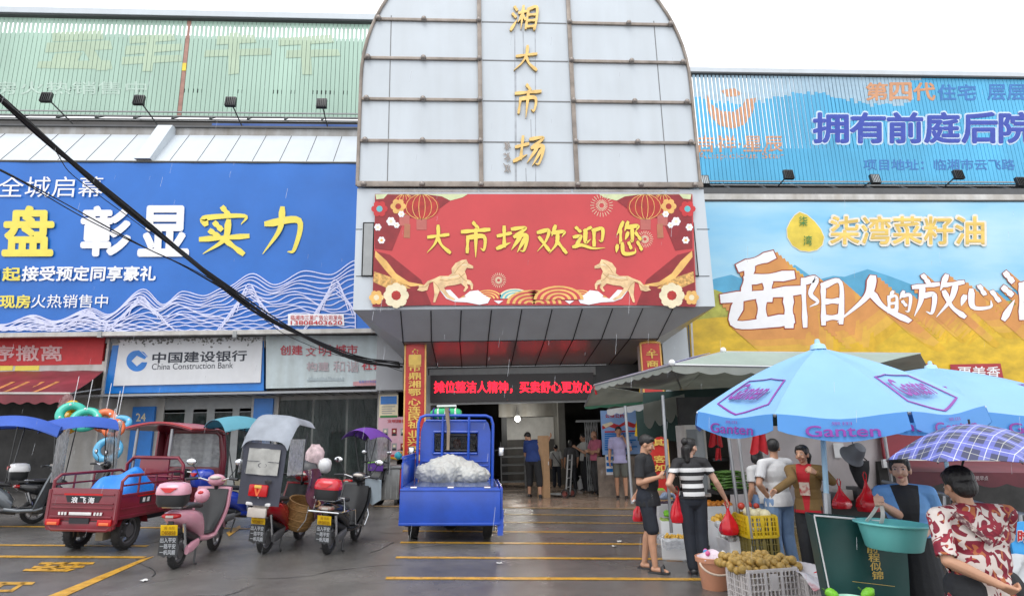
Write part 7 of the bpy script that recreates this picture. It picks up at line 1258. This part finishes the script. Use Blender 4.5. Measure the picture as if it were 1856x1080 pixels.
fruit('melon', mat('cream_melon', (.6, .55, .36), rough=.4), 6, (.32, .34), M.Translation((pz.x, 8.05, gz(pz.x)+.77)), .08, 'cream melons', 'one of the cream coloured melons in the yellow crate', 1); fruit('red_apple', mat('red_apple', (.45, .05, .03), rough=.3), 8, (.3, .12), M.Translation((pz.x, 8.2, gz(pz.x)+.86)), .045, 'red apples', 'one of the red apples behind the melons in the yellow crate', 2)
rr = random.Random(31)
def heap(name, lab, px, py, lift, m, w_, cat, n=7, r=.07, m2=None):
    p = gr(px, py)+V((0, 0, lift)); t = thing(name, lab, cat, p); mb = MB()
    for k in range(n): mb.ell((rr.uniform(-w_, w_), rr.uniform(-.1, .1), r*.6+rr.uniform(0, r)), (r*rr.uniform(.8, 1.3), r, r*rr.uniform(.6, .9)), m, 10, jit=.12)
    mb.build('packets', t)
    mb = MB(); [mb.ell((rr.uniform(-w_, w_), -.1+rr.uniform(-.04, .04), r*.8+rr.uniform(0, r)), r*.35, m2 or m, 8, jit=.1) for k in range(n//2)]; mb.build('labels_and_tops', t)
navyp = mat('navy_packet', (.03, .04, .12), rough=.3); ltb = mat('light_blue_packet', (.4, .5, .68), rough=.25, var=.3, scale=12)
heap('packed_goods', 'navy and pale blue wrapped packets piled beside the man in black', 1222, 955, .5, ltb, .2, 'packages', 9, .08, navyp)
heap('net_bag', 'orange net bag of carrots below the tent poles', 1330, 985, .42, mat('orange_net_bag', (.72, .26, .02), rough=.4, var=.2, scale=20), .12, 'vegetable bag', 6, .08, yelf)
heap('leafy_greens', 'bunch of leafy greens with yellow stems behind the longan box', 1226, 985, .42, lf, .14, 'vegetables', 9, .05, grn)
heap('film_bundle', 'bundle of clear and white film beside the netted pears', 1318, 1020, .44, mat('white_film', (.62, .64, .66), rough=.25, var=.2, scale=9), .1, 'packages', 6, .06)
t = thing('produce_bag', 'brown paper sack standing against the pole behind the man in black', 'sack', gr(1200, 940)); mb = MB(); mb.loft([[V((w_*math.cos(a)*(1+.1*math.sin(4*a)), w_*.7*math.sin(a), z)) for a in [2*PI*k/16 for k in range(16)]] for w_, z in ((.16, 0), (.18, .2), (.17, .5), (.12, .6))], card); mb.build('sack_body', t); mb = MB(); mb.ell((0, 0, .58), (.11, .08, .06), lf, 10, jit=.2); mb.build('greens', t)
# --- green bag, basin
gb = mat('dark_green_bag', (.006, .055, .05), rough=.4, var=.2, scale=2, bump=.15, bscale=5); A, B, C_, D = at(1474, 934, 4.85), at(1640, 948, 4.75), at(1650, 1160, 4.75), at(1520, 1160, 4.85)
t = thing('carrier_bag', 'large dark green carrier bag with white handles and gold characters', 'bag', (A.lerp(B, .5)).xy.to_3d()+V((0, 0, A.z-.9))); mb = MB(); mb.sheet(lambda u, v: A.lerp(B, u).lerp(D.lerp(C_, u), v)+V((0, -.03*math.sin(PI*u)*math.sin(PI*v*.7)+.01*math.sin(u*9+v*4), 0)), 16, 14, gb, .01); mb.sheet(lambda u, v: A.lerp(B, u).lerp(D.lerp(C_, u), v)+V((.06, .22, 0)), 8, 8, gb, .01); mb.sheet(lambda u, v: (A+V((.06, .22, 0))*v).lerp(D+V((.06, .22, 0))*v, u), 4, 4, gb, .008); mb.build('bag_body', t, True)
mb = MB(); mb.tube([A+V((0, -.012, .004)), B+V((0, -.012, .004))], .008, whitem, 6); mb.tube([A+V((0, -.014, 0)), D+V((0, -.014, 0))], .006, whitem, 6); mb.build('white_piping', t, True)
hnd = mat('white_webbing', (.6, .58, .54), rough=.7); hp_ = at(1592, 916, 4.72); mb = MB(); mb.sheet(lambda u, v: at(1553+7*u, 958, 4.8).lerp(hp_+V((u*.03-.02, 0, 0)), v)-V((0, .02*math.sin(PI*v), 0)), 2, 8, hnd, .006); mb.sheet(lambda u, v: at(1594+7*u, 948, 4.72).lerp(hp_+V((u*.03+.01, 0, 0)), v)-V((0, .02*math.sin(PI*v), 0)), 2, 8, hnd, .006); mb.build('handles', t, True)
mb = MB(); [ptext(mb, c, (1570+i*3.2, 986+i*16, 1590+i*3.2, 1001+i*16), 4.72, pgold, bold=.025) for i, c in enumerate('前程似锦')]; ptext(mb, 'YOUR BRIGHT FUTURE', (1545, 1054, 1622, 1058), 4.73, pgold) if 0 else ribbon(mb, [(1545, 1053), (1622, 1062)], .8, 4.72, pgold); mb.build('gold_lettering', t, True, 0)
bs = mat('turquoise_plastic', (.15, .52, .5), rough=.3, var=.05); c = at(1614, 950, 4.55); t = thing('basin', 'turquoise plastic basin held in front of the green bag', 'basin', c-V((0, 0, .17)), 0, None, .06); mb = MB(); mb.lathe([(.175, 0), (.185, .008), (.225, .165), (.25, .17), (.253, .185), (.24, .188), (.22, .175), (.17, .012), (.01, .012)], bs, 40, cap=False); mb.poly([(.175*math.cos(2*PI*k/30), .175*math.sin(2*PI*k/30), .001) for k in range(30)], bs); mb.build('bowl', t)
mb = MB(); mb.tube([(.251*math.cos(2*PI*k/40), .251*math.sin(2*PI*k/40), .178) for k in range(41)], .008, bs, 8); mb.build('rolled_rim', t)
c = at(1540, 1082, 4.45); t = thing('bowl', 'pale mint bowl at the bottom edge between green leaves', 'bowl', c-V((0, 0, .1))); mb = MB(); mb.lathe([(.06, 0), (.1, .09), (.108, .095), (.1, .1), (.06, .02), (.01, .02)], mat('mint_plastic', (.35, .6, .48), rough=.3), 28); mb.build('bowl_body', t)
for px, py, l_ in ((1508, 1076, 'bright green leafy gourd left of the mint bowl'), (1573, 1074, 'bright green leafy gourd right of the mint bowl')): t = thing('gourd', l_, 'vegetable', at(px, py, 4.5)); mb = MB(); mb.ell((0, 0, 0), (.055, .03, .035), lf, 12, Euler((0, .5 if px < 1540 else -.3, 0)).to_matrix(), jit=.1); mb.build('gourd_body', t); mb = MB(); mb.tube([(-.05, 0, .025), (-.065, 0, .04)], .006, grn, 6); mb.build('stem', t)
t = thing('stall_table', 'low dark table below the green bag holding vegetables', 'table', at(1540, 1140, 4.6)); mb = MB(); c = at(1540, 1092, 4.6); mb.box((c.x, 4.6, c.z-.06), (1.1, .6, .04), blk, bev=.01); mb.build('tabletop', t, True); mb = MB(); [mb.box((c.x+x, 4.6+y, c.z/2-.1), (.04, .04, c.z+.0), blk) for x in (-.5, .5) for y in (-.25, .25)]; mb.build('legs', t, True)
# --- parasols
pb_ = canvas('sky_blue_canvas', (.3, .57, .87), .3, .07, 1.5, .4); pbv = canvas('blue_valance', (.11, .37, .8), .3, .06, 1.5, .4); pur = mat('purple_print', (.22, .03, .3), rough=.45); poleb = mat('pale_blue_pole', (.4, .62, .75), rough=.3)
def parasol(lab, apex, zr, R, th0, tiltv, val=.2, base=None, logo=True, pole_to=None):
    t = thing('parasol', lab, 'umbrella', apex.xy.to_3d()+V((0, 0, gz(apex.x))), group='blue market parasols'); n = 8; ctr = V((apex.x, apex.y, zr)); up_ = V((tiltv[0], tiltv[1], 1)).normalized(); X = V((1, 0, 0)); X = (X-up_*X.dot(up_)).normalized(); Yv = up_.cross(X); H = apex.z-zr
    cr_ = [ctr+X*R*math.cos(th0+2*PI*k/n)+Yv*R*math.sin(th0+2*PI*k/n) for k in range(n)]; ap = ctr+up_*H
    def S(k, u, v): a = cr_[k].lerp(cr_[(k+1) % n], u); return ap.lerp(a, v)+up_*(.045*R*math.sin(PI*v)+.006*math.sin(u*PI*3)*v)-up_*.035*R*math.sin(PI*u)*v
    for k in range(n): mb = MB(); mb.sheet(lambda u, v: S(k, u, 1-v), 8, 12, pb_, .004); mb.build('canopy_panel', t, True, 60)
    mb = MB()
    for k in range(n): mb.sheet(lambda u, v: S(k, .02+.96*u, 1)+V((0, 0, -v*val*(.75+.25*math.sin(PI*u)**.5)))+(S(k, u, 1)-ctr)*.02*v, 12, 3, pbv, .004)
    mb.build('valance', t, True, 60); mb = MB()
    for k in range(n): mb.tube([S(k, 0, v/8)-up_*.015 for v in range(9)], .012, steel, 6); mb.tube([S(k, 0, .5)-up_*.02, ctr+up_*(H*.25)], .01, steel, 6)
    mb.build('ribs', t, True); mb = MB(); 
    pt = pole_to or V((apex.x, apex.y, gz(apex.x))); top = ap; mid = top.lerp(pt, .52); mb.tube([top, mid], .022, poleb, 12); mb.build('upper_pole', t, True); mb = MB(); mb.tube([mid+(top-mid)*.04, pt], .03, steel, 12); mb.build('lower_pole', t, True); mb = MB(); mb.lathe([(.01, -.03), (.07, -.02), (.06, .02), (.025, .035), (.02, .07), (.01, .075)], poleb, 14, ap); mb.build('finial', t, True)
    for k in range(n):
        mb = MB(); q = lambda u, w_: S(k, .02+.96*u, 1)+V((0, 0, -w_*val))+(S(k, u, 1)-ctr)*(.02*w_+.006)
        TL, TR, BL = q(.22, .28), q(.78, .28), q(.22, .92); text(mb, 'Ganten', TL+(BL-TL)*.25, TR+(BL-TL)*.25, BL, pur, bold=.025, off=.012); m_ = (TL+TR)/2; text(mb, '景田', m_-(TR-TL)*.14, m_+(TR-TL)*.14, m_-(TR-TL)*.14+(BL-TL)*.22, pur, off=.012)
        if k % 2 == 0:
            w2 = lambda u, v: S(k, u, v)+up_*.008
            for c_ in ([(.14, .62), (.14, .9), (.5, .97), (.86, .9), (.86, .62)], [(.14, .62), (.5, .56), (.86, .62)]):
                pts = []
                for (a0, b0), (a1, b1) in zip(c_, c_[1:]): pts += [w2(a0+(a1-a0)*i/5, b0+(b1-b0)*i/5) for i in range(5)]
                mb.tube(pts+[w2(*c_[-1])], .009, pur, 6, flat=.4)
            text(mb, 'Ganten', w2(.2, .68)+up_*.012, w2(.8, .68)+up_*.012, w2(.2, .86)+up_*.012, pur, bold=.035, off=.002)
        mb.build('printed_logo', t, True, 0)
    return t
Yp = 5.3; ap = at(1480, 630, Yp)
parasol('big sky blue parasol with purple lettering over the fruit crates, nearer of two', ap, 1.88, 1.15, math.radians(177), (-.02, -.075), .16, pole_to=V((at(1500, 1080, 5.1).x, 5.1, gz(2.6))))
ap = at(1682, 666, 6.9); parasol('blue parasol with purple lettering half hidden behind the nearer one', ap, ap.z-.42, 1.45, math.radians(200), (0, -.1), .2)
# --- checked umbrella held by the woman
def plaid():
    m = bpy.data.materials.new('blue_check_fabric'); m.use_nodes = True; n = m.node_tree.nodes; l = m.node_tree.links; b = n['Principled BSDF']; b.inputs['Roughness'].default_value = .45
    tc = n.new('ShaderNodeTexCoord'); sp = n.new('ShaderNodeSeparateXYZ'); l.new(tc.outputs['Object'], sp.inputs[0]); col = None
    def band(o, per, a, bb):
        f = n.new('ShaderNodeMath'); f.operation = 'DIVIDE'; f.inputs[1].default_value = per; l.new(o, f.inputs[0]); g = n.new('ShaderNodeMath'); g.operation = 'FRACT'; l.new(f.outputs[0], g.inputs[0]); c = n.new('ShaderNodeMath'); c.operation = 'COMPARE'; c.inputs[1].default_value = a; c.inputs[2].default_value = bb; l.new(g.outputs[0], c.inputs[0]); return c.outputs[0]
    base = (.035, .04, .1, 1); prev = None
    for o, per, a, bb, cl_, f_ in ((0, .13, .5, .2, (.13, .15, .5, 1), .7), (1, .13, .5, .2, (.13, .15, .5, 1), .7), (0, .13, .5, .015, (.6, .62, .8, 1), .85), (1, .13, .5, .015, (.6, .62, .8, 1), .85), (0, .13, .03, .012, (.5, .5, .45, 1), .8), (1, .13, .03, .012, (.5, .5, .45, 1), .8)):
        x = n.new('ShaderNodeMix'); x.data_type = 'RGBA'; x.inputs[7].default_value = cl_; k = n.new('ShaderNodeMath'); k.operation = 'MULTIPLY'; k.inputs[1].default_value = f_; l.new(band(sp.outputs[o], per, a, bb), k.inputs[0]); l.new(k.outputs[0], x.inputs[0])
        if prev is None: x.inputs[6].default_value = base
        else: l.new(prev, x.inputs[6])
        prev = x.outputs[2]
    l.new(prev, b.inputs['Base Color']); return m
chk = plaid(); uc = at(1757, 768, 3.85); zr = at(1757, 828, 3.85).z-.01; hd = jw(UW, 'Rwr'); t = thing('hand_umbrella', 'blue and white checked umbrella held over the woman in printed shirt', 'umbrella', V((uc.x, uc.y, zr)), .5); n = 8; R = .52; H = uc.z-zr
def S(k, u, v):
    a = V((R*math.cos(2*PI*k/n), R*math.sin(2*PI*k/n), 0)).lerp(V((R*math.cos(2*PI*(k+1)/n), R*math.sin(2*PI*(k+1)/n), 0)), u); r = v; k_ = 1-.07*math.sin(PI*u)*v*v; return V((a.x*r*k_, a.y*r*k_, H*(1-r**1.75)+.012*math.sin(PI*u)*v))
mb = MB()
for k in range(n): mb.sheet(lambda u, v: S(k, u, 1-v), 8, 12, chk, .003)
mb.build('fabric', t, smooth=60); mb = MB()
for k in range(n): mb.tube([S(k, 0, v/8)-V((0, 0, .008)) for v in range(9)], .004, blk, 5); mb.tube([S(k, 0, .55), (0, 0, H*.15)], .003, blk, 5)
mb.build('ribs', t); Q = PM[t.name].inverted(); mb = MB(); hl = Q @ (hd+V((-.02, .05, -.06))); mb.tube([(0, 0, H+.03), (hl.x*.0, 0, H-.05), hl+V((0, 0, .14))], .007, blk, 8); mb.build('shaft', t); mb = MB(); mb.tube([hl+V((0, 0, .14)), hl], .015, bplas, 8); mb.build('handle', t)
# --- right background: stall awning, railing, blue sign
maw = mat('dark_maroon_awning', (.12, .02, .03), rough=.6, var=.3, scale=2); t = thing('stall_awning', 'dark maroon scalloped awning behind the checked umbrella', 'awning', at(1740, 850, 8.5)); mb = MB(); A, B = at(1605, 835, 9.4), at(1990, 838, 9.4); C_, D = at(1645, 856, 8.0), at(2050, 860, 8.0); mb.sheet(lambda u, v: A.lerp(B, u).lerp(C_.lerp(D, u), v), 20, 6, maw, .01); mb.build('fabric', t, True); mb = MB(); mb.sheet(lambda u, v: C_.lerp(D, u)-V((0, 0, v*(.13+.05*abs(math.sin(u*PI*7))))), 84, 2, maw, .006); mb.build('scalloped_valance', t, True); mb = MB(); ptext(mb, '便民早点', (1760, 862, 1790, 870), 7.98, mat('faded_white_lettering', (.5, .42, .42)), bold=.02); mb.build('lettering', t, True, 0)
t = thing('shop_banner', 'maroon shop banner with a thin white rail below the blue parasols', 'banner', at(1720, 820, 10)); mb = MB(); pbox(mb, 1590, 742, 2000, 832, 10.2, .05, mat('maroon_banner_vinyl', (.25, .02, .035), rough=.4, var=.15, scale=1)); mb.build('vinyl', t, True); mb = MB(); pbox(mb, 1590, 764, 2000, 768, 10.15, .03, mat('banner_orange_stripe', (.6, .2, .05))); pbox(mb, 1600, 832, 2000, 836, 9.9, .05, whitem); mb.build('rail_and_stripe', t, True)
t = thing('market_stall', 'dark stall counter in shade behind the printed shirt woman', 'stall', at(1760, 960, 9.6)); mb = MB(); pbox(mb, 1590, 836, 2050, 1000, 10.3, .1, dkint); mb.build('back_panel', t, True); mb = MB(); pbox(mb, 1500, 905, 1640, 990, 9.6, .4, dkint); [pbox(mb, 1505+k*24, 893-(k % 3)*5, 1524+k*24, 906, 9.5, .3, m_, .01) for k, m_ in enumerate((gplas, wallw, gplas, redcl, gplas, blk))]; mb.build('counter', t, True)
t = thing('metal_railing', 'silver tubular railing sloping down behind the printed shirt woman', 'railing', at(1780, 960, 6.2)); mb = MB(); [mb.tube([at(1600, 872+k*20, 7.8), at(1700, 893+k*22, 7), at(1900, 944+k*24, 5.8)], .022 if k == 0 else .014, steel, 8) for k in range(3)]; mb.build('rails', t, True); mb = MB(); [mb.tube([at(x, 880+(x-1640)*.25, Y), at(x, 1010, Y)], .018, steel, 8) for x, Y in ((1625, 7.7), (1712, 6.9), (1850, 6.0))]; mb.build('posts', t, True)
t = thing('shop_sign', 'bright blue board with a red character at the right edge', 'sign', at(1850, 980, 5.2)); mb = MB(); pbox(mb, 1826, 946, 1990, 1002, 5.2, .02, mat('bright_blue_board', (.05, .35, .75))); mb.build('board', t, True); mb = MB(); ptext(mb, '时', (1844, 960, 1864, 982), 5.19, red, bold=.06); ptext(mb, '时', (1844, 960, 1864, 982), 5.193, white, bold=.14); mb.build('lettering', t, True, 0)
t = thing('plastic_cover', 'pale grey plastic cover at the lower right corner', 'plastic cover', at(1855, 1030, 4.9)); mb = MB(); mb.sheet(lambda u, v: at(1832+60*u, 1004+60*v, 4.9+.3*u)+V((0, .03*math.sin(u*12+v*7), 0)), 10, 10, mat('grey_film', (.5, .52, .54), rough=.25, var=.15), .006); mb.build('film', t, True)
# ================================================================ falling rain
rm = glassy('rain_drop', (.95, .97, 1), .72, .1, .8); rr = random.Random(21); mb = MB()
for k in range(260):
    Y = rr.uniform(2.6, 13); p = at(rr.uniform(-60, 1920), rr.uniform(-40, 1020), Y)
    if p.z < gz(p.x)+.1 or p.z > 9: continue
    L_ = rr.uniform(.035, .11); q = p+V((L_*.12, 0, L_)); mb.tube([p, q], 0.0007+.00011*Y*rr.uniform(.5, 1), rm, 3)
tag(mb.build('rain', None, smooth=0), 'thin streaks of falling rain in front of the market', 'rain', kind='stuff')
